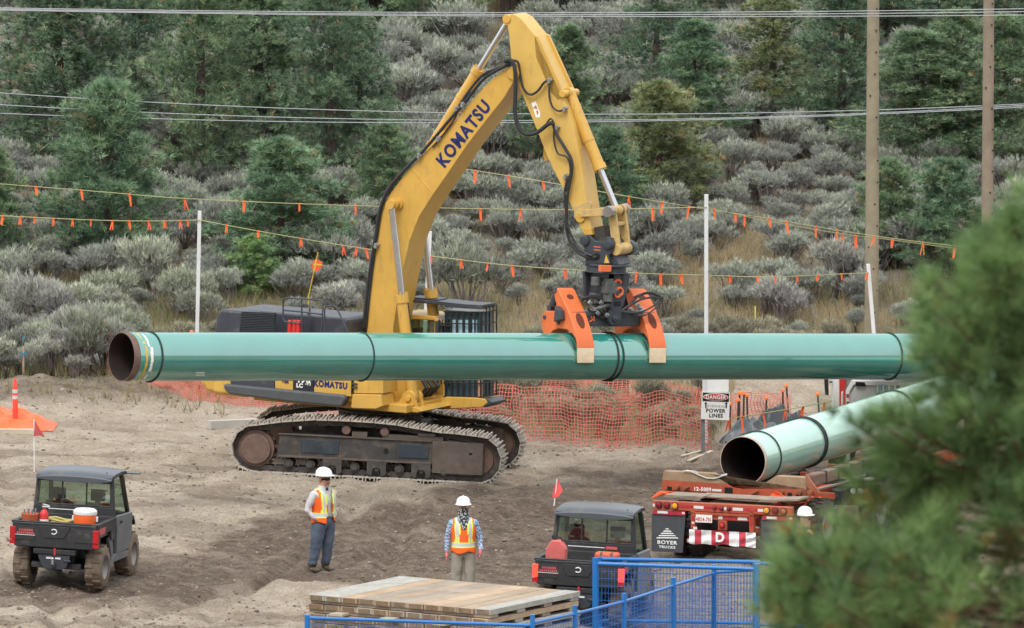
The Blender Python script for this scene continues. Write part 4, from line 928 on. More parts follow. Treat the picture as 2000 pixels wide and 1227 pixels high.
for px, py, yy in ((857, 272, -BY), (893, 212, -BY), (820, 305, -BY), (905, 205, -BY), (1074, 158, -SY), (1104, 213, -SY), (1088, 250, -SY), (736, 480, -BY), (1106, 345, -SY)):
    q = up(px, py, HF, 1, yy-.03); hc.box(q, (.11, .10, .07), (0, -.9, 0)); hc.cyl(q+Vector((0, -.06, -.05)), q+Vector((0, -.06, .05)), .03, n=8)
hc.each('hose_clamp', mat('zinc fittings', (.32, .33, .33), .4, .6), ex, bev=.006)
lo = H()
for k in range(3):
    x0 = 1.0+.03*k; y0 = -.25+.22*k; lo.tube([(.75, y0, 2.0), (1.0, y0, 1.9), (1.12+.02*k, y0, 1.72), (1.0, y0, 1.55), (.8, y0, 1.5)], .045, 8)
lo.each('hose_loop', M_hose, ex, smooth=True)
# --- grapple: head, rotator, beam, claws
GF = PM @ Matrix.Translation((along(1184), 0, 0))
def Q(): m = MB(); m.M = EXI @ GF; return m
gh = H()   # head ears carried by the stick: built in the house frame
hx = up(1188, 516, HF, 1, 0); HX, HZ = hx.x, hx.z
ear = upl([(1141, 462), (1150, 458), (1162, 470), (1180, 473), (1184, 462), (1196, 465), (1200, 478), (1196, 492), (1190, 500), (1192, 516), (1143, 516), (1145, 497), (1140, 480), (1136, 470)], HF, 1, -.34)
gh.prism(ear, 1, -.36, -.26); gh.prism(ear, 1, .30, .40)
for px, py in ((1143, 470), (1190, 477)):
    q = up(px, py, HF, 1, -.34); gh.cyl((q.x, -.42, q.z), (q.x, .44, q.z), .075, n=20); gh.cyl((q.x, -.41, q.z), (q.x, -.34, q.z), .10, n=20)
q = QP; gh.cyl((q.x, .27, q.z), (q.x, .42, q.z), .15, n=24)
gh.cyl((HX, 0, HZ-.03), (HX, 0, HZ+.02), .44, n=40); gh.prism([(HX-.35, HZ+.02), (HX+.35, HZ+.02), (HX+.25, HZ+.22), (HX-.25, HZ+.22)], 1, -.26, .3)
head = gh.build('grapple_head', M_dgrey, ex, bev=.015)
g = H(); g.prism(upl([(1160, 481), (1173, 482), (1173, 484), (1160, 483)], HF, 1, -.362), 1, -.366, -.35); g.prism(upl([(1160, 487), (1173, 488), (1173, 490), (1160, 489)], HF, 1, -.362), 1, -.366, -.35); g.build('maker_print', M_org, head)
g = H(); q = up(1166, 501, HF, 1, -.36); g.cyl((q.x, -.368, q.z), (q.x, -.3, q.z), .065, n=20); g.build('hose_port', M_hole, head)
g = H(); g.prism(upl([(1184, 497), (1190, 514), (1180, 514)], HF, 1, -.362), 1, -.366, -.35); g.build('warning_triangle', M_ypaint, head)
# rotator and body
ct = up(1184, 525, GF, 1, 0); BX, BZ = ct.x, ct.z
def gz(py, y=0): return up(1184, py, GF, 1, y).z
ro = Q(); ro.cyl((BX, 0, gz(531)), (BX, 0, gz(519)), .385, n=40); ro.cyl((BX, 0, gz(532.5)), (BX, 0, gz(530)), .43, n=40)
for k in range(24):
    a = 2*math.pi*k/24; ro.box((BX+.40*math.cos(a), .40*math.sin(a), gz(518.5)), (.03, .03, .03))
ro.build('rotator', M_dgrey, ex, bev=.006)
bd = Q(); z1, z0 = gz(532), gz(598)
for sx in (-1, 1):
    bd.prism([(-.34, z1), (.34, z1), (.30, z1-.25), (.20, z0+.05), (.12, z0), (-.12, z0), (-.20, z0+.05), (-.30, z1-.25)], 0, BX+sx*.20-.035, BX+sx*.20+.035)
bd.prism([(BX-.37, z1), (BX+.37, z1), (BX+.33, z1-.3), (BX+.24, z0+.02), (BX+.2, z0), (BX-.2, z0), (BX-.24, z0+.02), (BX-.33, z1-.3)], 1, .2, .28); bd.prism([(BX-.02, z1), (BX+.37, z1), (BX+.33, z1-.3), (BX+.24, z0+.02), (BX+.2, z0), (BX-.02, z0)], 1, -.30, -.24)
body = bd.build('grapple_body', M_dgrey, ex, bev=.015)
mo = Q(); mo.cyl((BX-.15, -.30, z1-.10), (BX-.15, -.30, z1-.55), .10, n=20); mo.box((BX-.14, -.32, z1-.28), (.26, .16, .22)); mo.cyl((BX-.36, -.16, z1-.08), (BX-.36, -.16, z1-.25), .09, n=16); mo.box((BX-.30, -.1, z1-.5), (.18, .2, .2)); mo.cyl((BX-.33, -.2, z1-.7), (BX-.1, -.3, z1-.6), .05, n=10); mo.build('hydraulic_motor', mat('dirty grey motor', (.10, .11, .11), .55, .3, var=.3, vs=9, dust=.3), ex, bev=.012)
ob = Q(); q = up(1182, 524.5, GF, 1, -.43); ob.box((q.x, -.42, q.z), (.26, .08, .125)); ob.build('orange_block', M_org, ex, bev=.006)
lg = Q(); cx, cz = up(1211, 568, GF, 1, -.305).x, 0
for (py, rr, a0, a1) in ((556, .085, 20, 290), (570, .075, -100, 170), (573, .075, 80, 350)):
    q = up(1206 if py != 570 else 1210, py, GF, 1, -.305); lg.tube([(q.x+rr*math.cos(R(a)), -.306, q.z+rr*math.sin(R(a))) for a in range(a0, a1, 15)], .026, 6)
lg.each('swirl_emblem', M_org, body)
bm_ = Q(); zb = gz(620); bm_.prism([(-1.02, zb+.12), (-.2, zb+.13), (.2, zb+.13), (1.02, zb+.12), (1.02, zb-.10), (.5, zb-.16), (0, zb-.17), (-.5, zb-.16), (-1.02, zb-.10)], 1, -.16, .20); beam = bm_.build('spreader_beam', M_dgrey, ex, bev=.02)
pv = Q(); pv.prism([(BX+.05-.13, zb+.34), (BX+.05+.13, zb+.34), (BX+.05+.16, zb-.02), (BX+.05+.08, zb-.12), (BX+.05-.08, zb-.12), (BX+.05-.16, zb-.02)], 1, -.30, -.17); pv.cyl((BX+.05, -.36, zb), (BX+.05, .1, zb), .07, n=18); pv.cyl((BX+.05, -.38, zb), (BX+.05, -.3, zb), .035, n=10); pv.build('pivot_lug', M_dgrey, ex, bev=.012)
g = Q(); g.tube([(-.55, -.165, zb+.05), (-.50, -.165, zb-.03), (-.56, -.165, zb-.08)], .015, 5); g.tube([(-.47, -.165, zb+.06), (-.46, -.165, zb-.06)], .015, 5); g.build('maker_print', M_org, beam)
NC = [(.33, 1.33), (.22, 1.28), (.10, 1.15), (-.06, .99), (-.20, .82), (-.34, .62), (-.44, .44), (-.50, .28), (-.515, .20), (-.47, .20), (-.445, .30), (-.40, .385), (-.30, .46), (-.12, .53), (.25, .53), (.28, 1.0), (.33, 1.08), (.38, 1.26)]
FC = [(.18, .53), (.22, .80), (.32, .86), (.62, .84), (.74, .72), (.72, .55), (.60, .25), (.54, .0), (.49, .0), (.50, .25), (.44, .40), (.34, .47)]
for sx in (-.87, .87):
    c = Q(); c.prism(NC, 0, sx-.20, sx+.20); cl = c.build('claw', M_org, ex, bev=.025, seg=3)
    c = Q(); c.prism([(-.475, .285), (-.515, .20), (-.535, -.08), (-.49, -.085), (-.462, .10), (-.465, .20), (-.44, .28)], 0, sx-.19, sx+.19); c.build('wear_pad', M_pad, cl, bev=.008)
    c = Q()    # flat ovals painted dark as the shade inside lightening holes, on the outer face
    d = Vector((0, -.14, -.20)).normalized(); n_ = Vector((0, -.82, .57)); ce = Vector((sx, -.27, .72))+n_*.003
    c.add([ce+Vector((1, 0, 0))*.085*math.cos(t)+d*.17*math.sin(t)+n_*h for h in (-.01, .006) for t in [2*math.pi*k/20 for k in range(20)]], [list(range(20, 40))]+[(k, (k+1) % 20, 20+(k+1) % 20, 20+k) for k in range(20)])
    d = Vector((0, -.7, -.7)); n_ = Vector((0, -.72, .69)); ce = Vector((sx, .10, 1.155))+n_*.004
    c.add([ce+Vector((1, 0, 0))*.075*math.cos(t)+d*.06*math.sin(t)+n_*h for h in (-.01, .006) for t in [2*math.pi*k/12 for k in range(12)]], [list(range(12, 24))]+[(k, (k+1) % 12, 12+(k+1) % 12, 12+k) for k in range(12)])
    c.each('lightening_hole', mat('orange darkened as hole shade', (.12, .03, .015), .8), cl)
    c = Q(); c.prism(FC, 0, sx-.20, sx+.20); c.build('claw', M_org, ex, bev=.02)
    c = Q(); c.cyl((sx-.22, .33, 1.27), (sx+.22, .33, 1.27), .06, n=16); c.cyl((sx-.23, .16, .66), (sx+.23, .16, .66), .05, n=16); c.cyl((sx-.23, .62, .72), (sx+.23, .62, .72), .04, n=12); c.cyl((sx-.12, .36, 1.27), (sx-.12, .5, .95), .07, n=14); c.cyl((sx+.12, .36, 1.27), (sx+.12, .5, .95), .07, n=14)
    c.prism([(.50, .95), (.62, .95), (.66, .55), (.55, .5)], 0, sx-.16, sx-.02); c.each('claw_cylinder', M_dgrey, cl, bev=.008)
    c = Q(); c.prism([(.14, .66), (.14, .98), (-.02, .90), (-.06, .72)], 0, sx-.34, sx-.205) if sx < 0 else c.prism([(-.1, .6), (-.02, .9), (.14, .98), (.14, .66)], 0, sx+.205, sx+.32); c.build('side_stop', M_dgrey, cl, bev=.02)
    c = Q(); c.tube([(sx-.2, -.44+.3*k/6*0-.0, .0) for k in range(1)]+[(sx-.21, -.455*math.sin(a), .455*math.cos(a)) for a in [R(38+6*k) for k in range(6)]], .022, 5); c.build('rubber_strip', M_black, cl)
hh = Q()
def arc(a, b, sag, n=8): a = Vector(a); b = Vector(b); return [a.lerp(b, i/n)+Vector((0, 0, sag*math.sin(math.pi*i/n))) for i in range(n+1)]
hh.tube(arc((-.75, -.1, 1.12), (-.15, -.3, .95), .14), .035, 7); hh.tube(arc((-.6, -.12, .95), (-.1, -.28, .85), -.12), .022, 6); hh.tube(arc((-.62, -.15, .8), (-.2, -.28, 1.1), -.05), .018, 6); hh.tube(arc((-.5, -.2, 1.0), (-.2, -.25, .82), .05), .018, 6)
hh.tube(arc((.1, -.3, .92), (.95, -.42, 1.18), .10), .022, 6); hh.tube(arc((.15, -.3, .88), (.98, -.4, 1.14), -.10), .018, 6); hh.tube(arc((.2, -.3, .95), (.92, -.4, 1.22), .18), .018, 6); hh.tube(arc((.3, -.3, .85), (1.0, -.42, 1.16), -.16), .016, 6); hh.tube(arc((.6, 0, 1.15), (1.0, -.42, 1.17), .1), .025, 6)
hh.each('hydraulic_hose', M_hose, ex, smooth=True)
ft = Q(); rr_ = random.Random(4)
for k in range(16):
    x = rr_.choice([-.65, -.45, -.3, .35, .5, .62])+rr_.uniform(-.08, .08); ft.box((x, rr_.uniform(-.3, -.15), rr_.uniform(.82, 1.08)), (.07, .07, .07), (rr_.random(), rr_.random(), 0))
ft.each('hose_fitting', mat('zinc fittings', (1, 1, 1)), ex, bev=.008)

# ------------------------------------------------------------ trailer
M_torg = mat('faded red orange trailer paint', (.40, .078, .036), .55, var=.15, vs=3, dust=.28, dcol=(.30, .20, .14))
M_tred = mat('red reflective tape', (.42, .03, .05), .35, var=.1, dust=.15); M_twht = mat('white reflective tape', (.66, .67, .68), .35, var=.08, dust=.1)
M_amber = mat('amber lamp lens', (.85, .33, .02), .25); M_rlens = mat('dark red lamp lens', (.22, .015, .025), .25); M_tire = mat('dusty tyre rubber', (.045, .04, .036), .85, var=.3, vs=10, dust=.3, dcol=(.16, .13, .10))
to = G(1410, 1101); TF = Matrix.Translation(to) @ Matrix.Rotation(yaw2, 4, 'Z'); TI = TF.inverted()
tr = thing('pipe_trailer', 'red orange flatbed trailer with red and white striped rear banner, under the pale green pipe', 'trailer', to, yaw2)
def tp(b, pts, x0, x1, mi=None): b.prism(upl(pts, TF, 0, x0), 0, x0, x1, mi); return b
def rect(x0, y0, x1, y1, sl=.049): return [(x0, y0), (x1, y0+sl*(x1-x0)), (x1, y1+sl*(x1-x0)), (x0, y1)]
b = MB(); tp(b, rect(1274, 978, 1546, 995), 0, .12); bar = b.build('rear_bumper_bar', M_torg, tr, bev=.01)
b = MB()
for x0, x1 in ((1328, 1354), (1375, 1430), (1452, 1479)): tp(b, rect(x0, 985+.049*(x0-1274)-1, x1, 990+.049*(x0-1274)-1), -.004, .01)
b.each('red_tape', M_tred, bar); b = MB()
for x0, x1 in ((1275, 1279), (1311, 1313), (1355, 1374), (1431, 1451), (1480, 1493), (1414, 1419)): tp(b, rect(x0, 985+.049*(x0-1274)-1, x1, 990.5+.049*(x0-1274)-1), -.006, .01)
b.each('white_tape', M_twht, bar)
def lamp(px, py, r, m, nm, x0=0, par=bar):
    q = up(px, py, TF, 0, x0); b = MB(); b.cyl((x0-.03, q.y, q.z), (x0+.005, q.y, q.z), r*1.22, n=20); o = b.build(nm, M_black, par); b = MB(); b.lathe([(r, x0-.028), (r*.95, x0-.04), (r*.5, x0-.05), (.001, x0-.052)], (0, q.y, q.z), 'x', 20); b.build('lens', m, o, smooth=True)
for px, py, m in ((1287.5, 986, M_rlens), (1303, 987, M_rlens), (1319, 988, M_amber), (1498, 997, M_amber), (1515, 998, M_rlens), (1531, 999, mat('dull orange lens', (.35, .12, .04), .4))): lamp(px, py, .052, m, 'tail_lamp')
for px, py in ((1396, 992), (1410, 993), (1424, 993.5)): lamp(px, py, .03, M_rlens, 'marker_lamp')
b = MB()
for x0, x1 in ((1349, 1357), (1463, 1472)): tp(b, [(x0, 998), (x1, 999), (x1, 1040), (x0, 1040)], 0, .10)
tp(b, rect(1349, 999.5, 1472, 1005), .0, .10); tp(b, rect(1357, 1005, 1463, 1014), .03, .10); tp(b, rect(1402, 1017, 1419, 1036, .03), .0, .06)
tp(b, [(1341, 1052), (1475, 1060), (1475, 1066), (1341, 1060)], .05, .12); uf = b.build('underride_frame', M_torg, tr, bev=.008)
b = MB(); tp(b, rect(1351, 1007, 1355, 1018), -.004, .01); tp(b, rect(1465, 1012, 1470, 1028), -.004, .01); tp(b, rect(1413, 1010, 1439, 1015), .024, .04); b.each('red_tape', M_tred, uf)
b = MB(); tp(b, rect(1351, 1019, 1356, 1023), -.004, .01); tp(b, rect(1354, 1029, 1361, 1034), -.02, .0); tp(b, rect(1403, 1008, 1411, 1014), .024, .04); tp(b, rect(1441, 1010, 1459, 1016), .024, .04); tp(b, rect(1343, 1054, 1352, 1059), .04, .06); b.each('white_tape', M_twht, uf)
lamp(1411, 1026, .045, M_red, 'round_lamp', 0, uf)
b = MB(); tp(b, [(1359, 1005), (1391, 1006.5), (1390.5, 1021.5), (1358, 1020)], -.02, -.012); pl = b.build('licence_plate', M_white, tr)
q = up(1375, 1013.5, TF, 0, -.021)
def rear_text(txt, px, py, x0, size, m, off=0, sx=1, par=None, inv=TI, Fm=TF):
    q = up(px, py, Fm, 0, x0); M = Fm @ Matrix.Translation((x0-.002, q.y, q.z)) @ Matrix.Rotation(-math.pi/2, 4, 'Z') @ Matrix.Rotation(math.pi/2, 4, 'X'); return text_mesh(txt, size, m, M, 'lettering', par or tr, .002, off, sx, 0, inv=inv)
rear_text('4854-7N', 1374, 1015, -.021, .10, M_red, .001, .75, pl)
b = MB(); tp(b, [(1358, 1013), (1462, 1017), (1462, 1062), (1358, 1060)], .5, .55); b.build('underframe_shade_sheet', M_hole, tr)  # near-black sheet added to paint the shade behind the frame opening
def cloth(bounds, cols, nm, x0, seed=1):
    (xl, yt, yb), (xr, yt2, yb2) = bounds; rg = random.Random(seed); o = None; nx, nz = 60, 8; b = MB(); V = []
    for j in range(nz+1):
        for i in range(nx+1):
            u = i/nx; v = j/nz; py = (yt+(yt2-yt)*u)*(1-v)+(yb+(yb2-yb)*u+1.2*math.sin(u*21)+.8*math.sin(u*9))*v; q = up(xl+(xr-xl)*u, py, TF, 0, x0-.012*math.sin(u*17+v*3)*v-.006*math.sin(u*37+v*7)-.012*math.sin(v*9+u*5)-.02*(u > .85)*math.sin(v*14+u*30)); V.append(q)
    def mi(u):
        px = xl+(xr-xl)*u
        for k, (e, c) in enumerate(cols):
            if px < e: return c
        return cols[-1][1]
    for j in range(nz):
        for i in range(nx): b.f.append([j*(nx+1)+i, j*(nx+1)+i+1, (j+1)*(nx+1)+i+1, (j+1)*(nx+1)+i][::-1]); b.m.append(mi((i+.5)/nx))
    b.v = V; return b.build(nm, [mat('white banner cloth', (.72, .73, .73), .7, var=.05, dust=.1), mat('red banner cloth', (.50, .05, .08), .7, var=.08, dust=.1)], tr, smooth=True)
bn = cloth(((1346, 1034, 1061), (1476, 1041, 1069)), [(1357, 0), (1370, 1), (1389, 0), (1424, 1), (1443, 0), (1457, 1), (1480, 0)], 'striped_banner', -.06)
rear_text('D', 1406, 1050.5, -.12, .235, M_wpaint, .010, 1.0, bn)
for sgn, x0_, x1_ in ((1, 1273, 1338), (-1, 1486, 1548)):
    b = MB(); yy = 997 if sgn > 0 else 1008; tp(b, rect(x0_+2, yy, x1_, yy+7), -.002, .04); b.build('red_white_strip', M_tred, tr)
    b = MB(); tp(b, rect(x0_+11, yy+1, x0_+31, yy+5.5), -.006, .0); tp(b, rect(x1_-6, yy+3, x1_-1, yy+7), -.006, .0); b.each('white_tape', M_twht, tr)
    b = MB(); tp(b, [(x0_, yy+6), (x1_+1, yy+9), (x1_-5, yy+83), (x0_-1, yy+80)], .02, .035); mf = b.build('mud_flap', mat('charcoal mud flap', (.055, .062, .07), .6, var=.12, vs=2, dust=.15, dcol=(.14, .14, .14)), tr, bev=.004)
    if sgn > 0:
        b = MB()
        for k in range(5):
            w = 1.5+k*4.5; y = 1032+k*4.4; tp(b, [(1303-w, y), (1303+w, y+.3), (1303+w+2.4, y+2.3), (1303-w-2.4, y+2.0)], .012, .022)
        b.build('striped_triangle_emblem', M_wpaint, mf); rear_text('BOYER', 1303, 1060, .016, .092, M_wpaint, .002, 1.28, mf); rear_text('TRUCKS', 1303, 1069, .016, .064, M_wpaint, .0015, 1.25, mf)
def wheel(parent, c, r, w, ax, tread=True, rimm=None, lugs=16, nm='wheel', rr=.55):
    """axle along local Y"""
    t = MB(); x, y, z = c; prof = [(r*rr, -w/2), (r*.88, -w/2), (r*.97, -w*.42), (r, -w*.3), (r, w*.3), (r*.97, w*.42), (r*.88, w/2), (r*rr, w/2)]
    t.lathe([(a, h) for a, h in prof], c, 'y', 32)
    for k in range(lugs):
        a = 2*math.pi*k/lugs
        for s_ in (-1, 1):
            a2 = a+(s_*.5)*math.pi/lugs; t.box((x+(r+.004)*math.cos(a2), y+s_*w*.22, z+(r+.004)*math.sin(a2)), (.03, w*.46, r*.11), (0, -a2, 0) if True else None)
    o = t.build(nm, M_tire, parent, bev=0, smooth=True); rm = MB(); s_ = ax
    rm.lathe([(.001, s_*w*.30), (r*.16, s_*w*.30), (r*.18, s_*w*.22), (r*.42, s_*w*.16), (r*.5, s_*w*.38), (r*rr, s_*w*.46), (r*rr*1.04, s_*w*.40)], c, 'y', 28)
    rm.lathe([(r*rr, -w*.48), (r*rr, w*.48)], c, 'y', 28)
    for k in range(8): a = 2*math.pi*k/8; rm.cyl((x+r*.3*math.cos(a), y+s_*w*.14, z+r*.3*math.sin(a)), (x+r*.3*math.cos(a), y+s_*w*.26, z+r*.3*math.sin(a)), r*.035, n=6)
    rm.build('rim', rimm or mat('dusty steel rim', (.32, .31, .29), .5, .5, var=.2, dust=.4), o, smooth=True); return o
for xx in (.85, 2.15):
    for yy in (1.08, .74, -.74, -1.08): wheel(tr, (xx, yy, .50), .50, .27, 1 if yy > 0 else -1, lugs=24)
b = MB(); b.bb(.12, 13, .40, .52, .80, 1.02); b.bb(.12, 13, -.52, -.40, .80, 1.02); b.cyl((.85, -1.2, .5), (.85, 1.2, .5), .07); b.cyl((2.15, -1.2, .5), (2.15, 1.2, .5), .07)
for k in range(8): b.bb(1.8+1.4*k, 1.9+1.4*k, -.9, .9, .86, .98)
b.build('chassis_beam', M_torg, tr, bev=.01)
b = MB(); 
for k in range(4): tp(b, [(1300+k*2, 966), (1372, 970), (1372, 974), (1296, 971)] if k == 0 else [(1485, 976), (1560, 975), (1560, 979), (1480, 981)] if k == 1 else [(1360, 968), (1500, 976), (1500, 978), (1360, 971)] if k == 2 else [(1390, 980), (1500, 987), (1470, 989), (1380, 982)], .3+k*.1, .8+k*.1)
b.each('deck_plank', mat('grey brown deck plank', (.26, .21, .16), .85, var=.25, vs=5, dust=.2), tr, bev=.004)
BXX = 1.45
b = MB(); tp(b, [(1293, 938), (1576, 956), (1576, 974), (1293, 957)], BXX, BXX+.22); tp(b, [(1300, 957), (1576, 974), (1576, 981), (1300, 964)], BXX+.05, BXX+.2); tp(b, [(1296, 962), (1560, 979), (1560, 985), (1296, 968)], BXX+.1, BXX+.9)
bk = b.build('bunk_beam', M_torg, tr, bev=.008); rear_text('12-5009', 1372, 956, BXX, .095, M_wpaint, .003, 1, bk)
b = MB(); tp(b, [(1391, 955), (1409, 956), (1409, 960.5), (1391, 959.5)], BXX-.004, BXX+.01); b.build('white_tape', M_twht, bk)
b = MB(); tp(b, [(1415, 952), (1431, 953), (1431, 969), (1415, 968)], BXX-.006, BXX+.01); tp(b, [(1303, 950), (1312, 951), (1312, 958), (1303, 957)], BXX-.006, BXX+.01); tp(b, [(1538, 962), (1547, 963), (1547, 972), (1538, 971)], BXX-.006, BXX+.01); b.each('beam_socket', M_hole, bk)
b = MB(); 
for px, py in ((1322, 952), (1336, 955), (1526, 962), (1553, 966), (1562, 962), (1582, 962)):
    q = up(px, py, TF, 0, BXX-.05); b.cyl((BXX-.1, q.y, q.z), (BXX, q.y, q.z), .045, n=14)
tp(b, [(1460, 967), (1478, 957), (1481, 959), (1464, 970)], BXX-.06, BXX-.02); tp(b, [(1330, 958), (1343, 949), (1346, 951), (1333, 961)], BXX-.06, BXX-.02); tp(b, [(1573, 925), (1600, 962), (1600, 968), (1573, 950)], BXX, BXX+.06); tp(b, [(1560, 955), (1574, 956), (1574, 976), (1560, 976)], BXX-.04, BXX+.01); b.each('winch', mat('rusty orange winch', (.30, .10, .05), .6, .2, var=.3, dust=.3), bk, bev=.006)
b = MB(); tp(b, [(1296, 920), (1390, 925), (1408, 936), (1432, 951), (1450, 954), (1480, 951), (1494, 944), (1515, 930), (1574, 933), (1575, 956), (1293, 938)], BXX+.0, BXX+.2); b.build('timber_block', mat('wet brown timber', (.30, .21, .13), .8, var=.25, vs=5, bump=.3), tr, bev=.008)
b = MB(); b.tube([up(px, py, TF, 0, BXX-.02) for px, py in ((1335, 920), (1350, 921), (1365, 928), (1380, 934), (1395, 935), (1408, 931), (1420, 927))], .013, 6); b.tube([up(px, py, TF, 0, BXX+.04) for px, py in ((1340, 919), (1358, 921), (1372, 929), (1388, 933), (1404, 930), (1420, 926))], .013, 6); b.each('pale_strap', mat('pale webbing', (.48, .49, .47), .7), tr, smooth=True)
b = MB(); s0 = up(1584, 940, TF, 0, 1.7); b.box((5.2, s0.y, s0.z+.02), (7, .20, .22)); pb = b.build('side_beam', mat('rust brown beam', (.17, .10, .075), .7, var=.25, dust=.3), tr, bev=.03); b = MB()
for k in range(10): b.box((2.2+.62*k, s0.y, s0.z+.02), (.06, .23, .25))
b.each('binder', M_rope, pb, bev=.01)
XD = 4.2; b = MB(); tp(b, [(1612, 925), (1715, 930), (1715, 990), (1612, 985)], XD, XD+1.8); tp(b, [(1636, 940), (1720, 944), (1720, 972), (1636, 968)], XD-.12, XD); b.cyl(up(1640, 985, TF, 0, XD-.3), up(1640, 955, TF, 0, XD-.3), .16); b.build('black_running_gear', mat('black chassis paint', (.02, .021, .024), .5, var=.2, dust=.2), tr, bev=.03)
for px, m in ((1653, M_red), (1667.5, M_twht), (1681.5, M_twht), (1694, mat('dull orange lens', (1, 1, 1)))): lamp(px, 959, .055, m, 'round_lamp', XD-.12, tr)
b = MB(); tp(b, [(1635, 928), (1650, 918), (1658, 921), (1648, 930), (1680, 935), (1700, 935), (1700, 939), (1640, 935)], XD-.3, XD-.1); b.tube([up(1600, 955, TF, 0, XD-1), up(1640, 945, TF, 0, XD-1), up(1690, 928, TF, 0, XD-1)], .025, 6); b.tube([up(1590, 945, TF, 0, 3), up(1600, 932, TF, 0, 3), up(1620, 918, TF, 0, 3)], .02, 6); b.build('air_line', mat('pale dirty steel', (.36, .33, .29), .6, .2, dust=.2), tr, smooth=True)
for xx in (4.9, 6.2):
    for yy in (1.05, -1.05): wheel(tr, (xx, yy, .5), .5, .28, 1 if yy > 0 else -1, lugs=24)
# cloths on the trailer
M_hi = mat('hi-vis orange cloth', (.85, .11, .03), .7, var=.12, vs=8)
def rag(nm, lab, pts, x0, seed, Fm=TF, ax=0, m=M_hi, cat='flag cloth'):
    rg = random.Random(seed); b = MB(); n = len(pts); q = [up(x, y, Fm, ax, x0) for x, y in pts]; c = sum(q, Vector())/n; base = min(q, key=lambda v: v.z)
    vs = [v+Vector([rg.uniform(-.04, .04) for _ in range(3)]) for v in q]+[c+(v-c)*.5+Vector([rg.uniform(-.07, .07) for _ in range(3)]) for v in q]+[c+Vector((-.06, 0, .03))]
    fs = [(i, (i+1) % n, n+(i+1) % n, n+i) for i in range(n)]+[(n+i, n+(i+1) % n, 2*n) for i in range(n)]
    b.add([Fm @ v for v in vs], fs); o = b.build(nm, m, None, smooth=False); s_ = o.modifiers.new('s', 'SUBSURF'); s_.levels = 2; s_.render_levels = 2; s2 = o.modifiers.new('t', 'SOLIDIFY'); s2.thickness = .012; tag(o, lab, cat); return o
rag('orange_cloth', 'bright orange cloth draped over the left end of the orange trailer', [(1273, 972), (1284, 960), (1300, 957), (1325, 960), (1333, 966), (1318, 968), (1290, 966), (1277, 974)], .9, 3)
rag('orange_cloth', 'small crumpled orange cloth on the right end of the trailer, left of the hanging triangle', [(1503, 974), (1510, 966), (1520, 962), (1532, 965), (1538, 972), (1530, 977), (1515, 978)], 1.2, 5)
rag('orange_cloth', 'orange triangular cloth hanging beside the running gear, above the half hidden worker', [(1600, 967), (1604, 968), (1609, 985), (1614, 1012), (1600, 1008), (1584, 1010), (1590, 985)], 2.6, 8)
# ------------------------------------------------------------ white truck beyond the pale pipe
ko = P(1730, 925, 168); ko.z = float(tbase(ko.x, ko.y)); yk = R(78); KF = Matrix.Translation(ko) @ Matrix.Rotation(yk, 4, 'Z')
tk = thing('truck', 'white truck with an aluminium cab guard, partly hidden behind both pipes and the near pine', 'truck', ko, yk)
def kp(b, pts, x0, x1): b.prism(upl(pts, KF, 0, x0), 0, x0, x1); return b
M_alu = mat('brushed aluminium sheet', (.60, .61, .62), .5, .15, var=.08)
b = MB(); kp(b, [(1624, 690), (1640, 690), (1640, 880), (1624, 880)], .4, .8); kp(b, [(1624, 690), (1840, 690), (1840, 720), (1624, 720)], .5, 2.2); kp(b, [(1640, 720), (1840, 720), (1840, 860), (1640, 860)], .7, 2.2); b.build('cab', M_white, tk, bev=.03)
b = MB(); kp(b, [(1641, 715), (1650, 715), (1650, 800), (1641, 800)], .35, .5); b.build('red_post', M_red, tk)
b = MB()
for pts in ([(1652, 762), (1664, 743), (1850, 748), (1850, 755), (1668, 751), (1659, 766), (1659, 900), (1652, 900)], [(1840, 750), (1850, 750), (1850, 900), (1840, 900)]): kp(b, pts, .1, .2)
kp(b, [(1643, 766), (1646, 764), (1646, 880), (1643, 880)], .05, .1); b.build('guard_frame', M_white, tk, bev=.008)
b = MB()
for k in range(6): kp(b, [(1653, 770+k*14), (1658, 770+k*14), (1658, 777+k*14), (1653, 777+k*14)], .09, .1)
b.each('red_tape', M_tred, tk)
b = MB(); kp(b, [(1659, 766), (1668, 752), (1710, 753), (1710, 880), (1659, 880)], .14, .2); kp(b, [(1762, 755), (1838, 757), (1838, 880), (1762, 880)], .14, .2); kp(b, [(1708, 790), (1764, 790), (1764, 880), (1708, 880)], .14, .2); b.build('guard_panel', M_alu, tk, bev=.006)
b = MB(); 
for k in range(5): kp(b, [(1712+k*11.5, 752), (1715+k*11.5, 752), (1715+k*11.5, 792), (1712+k*11.5, 792)], .12, .16)
b.each('window_bar', M_white, tk); b = MB(); kp(b, [(1710, 752), (1762, 753), (1762, 791), (1710, 790)], .3, .32); b.build('rear_window', M_glass, tk)
b = MB(); kp(b, [(1671, 746), (1689, 747), (1689, 755), (1671, 754)], .08, .14); b.build('vent_badge', M_hole, tk)
b = MB(); kp(b, [(1609, 735), (1617, 735), (1618, 773), (1611, 771)], .3, .36); kp(b, [(1619, 745), (1626, 745), (1626, 748), (1619, 748)], .34, .38); b.build('side_mirror', M_black, tk, bev=.02)
b = MB(); b.bb(-1.5, 6, -.5, -.38, .6, .85); b.bb(-1.5, 6, .38, .5, .6, .85); b.build('chassis', M_black, tk)
for xx in (.0, 1.3, 5):
    for yy in (1.0, -1.0): wheel(tk, (xx, yy, .5), .5, .28, 1 if yy > 0 else -1, lugs=20)
b = MB(); b.bb(2.25, 4.6, -1.0, 1.0, .9, 2.0); b.build('bonnet', M_white, tk, bev=.08)

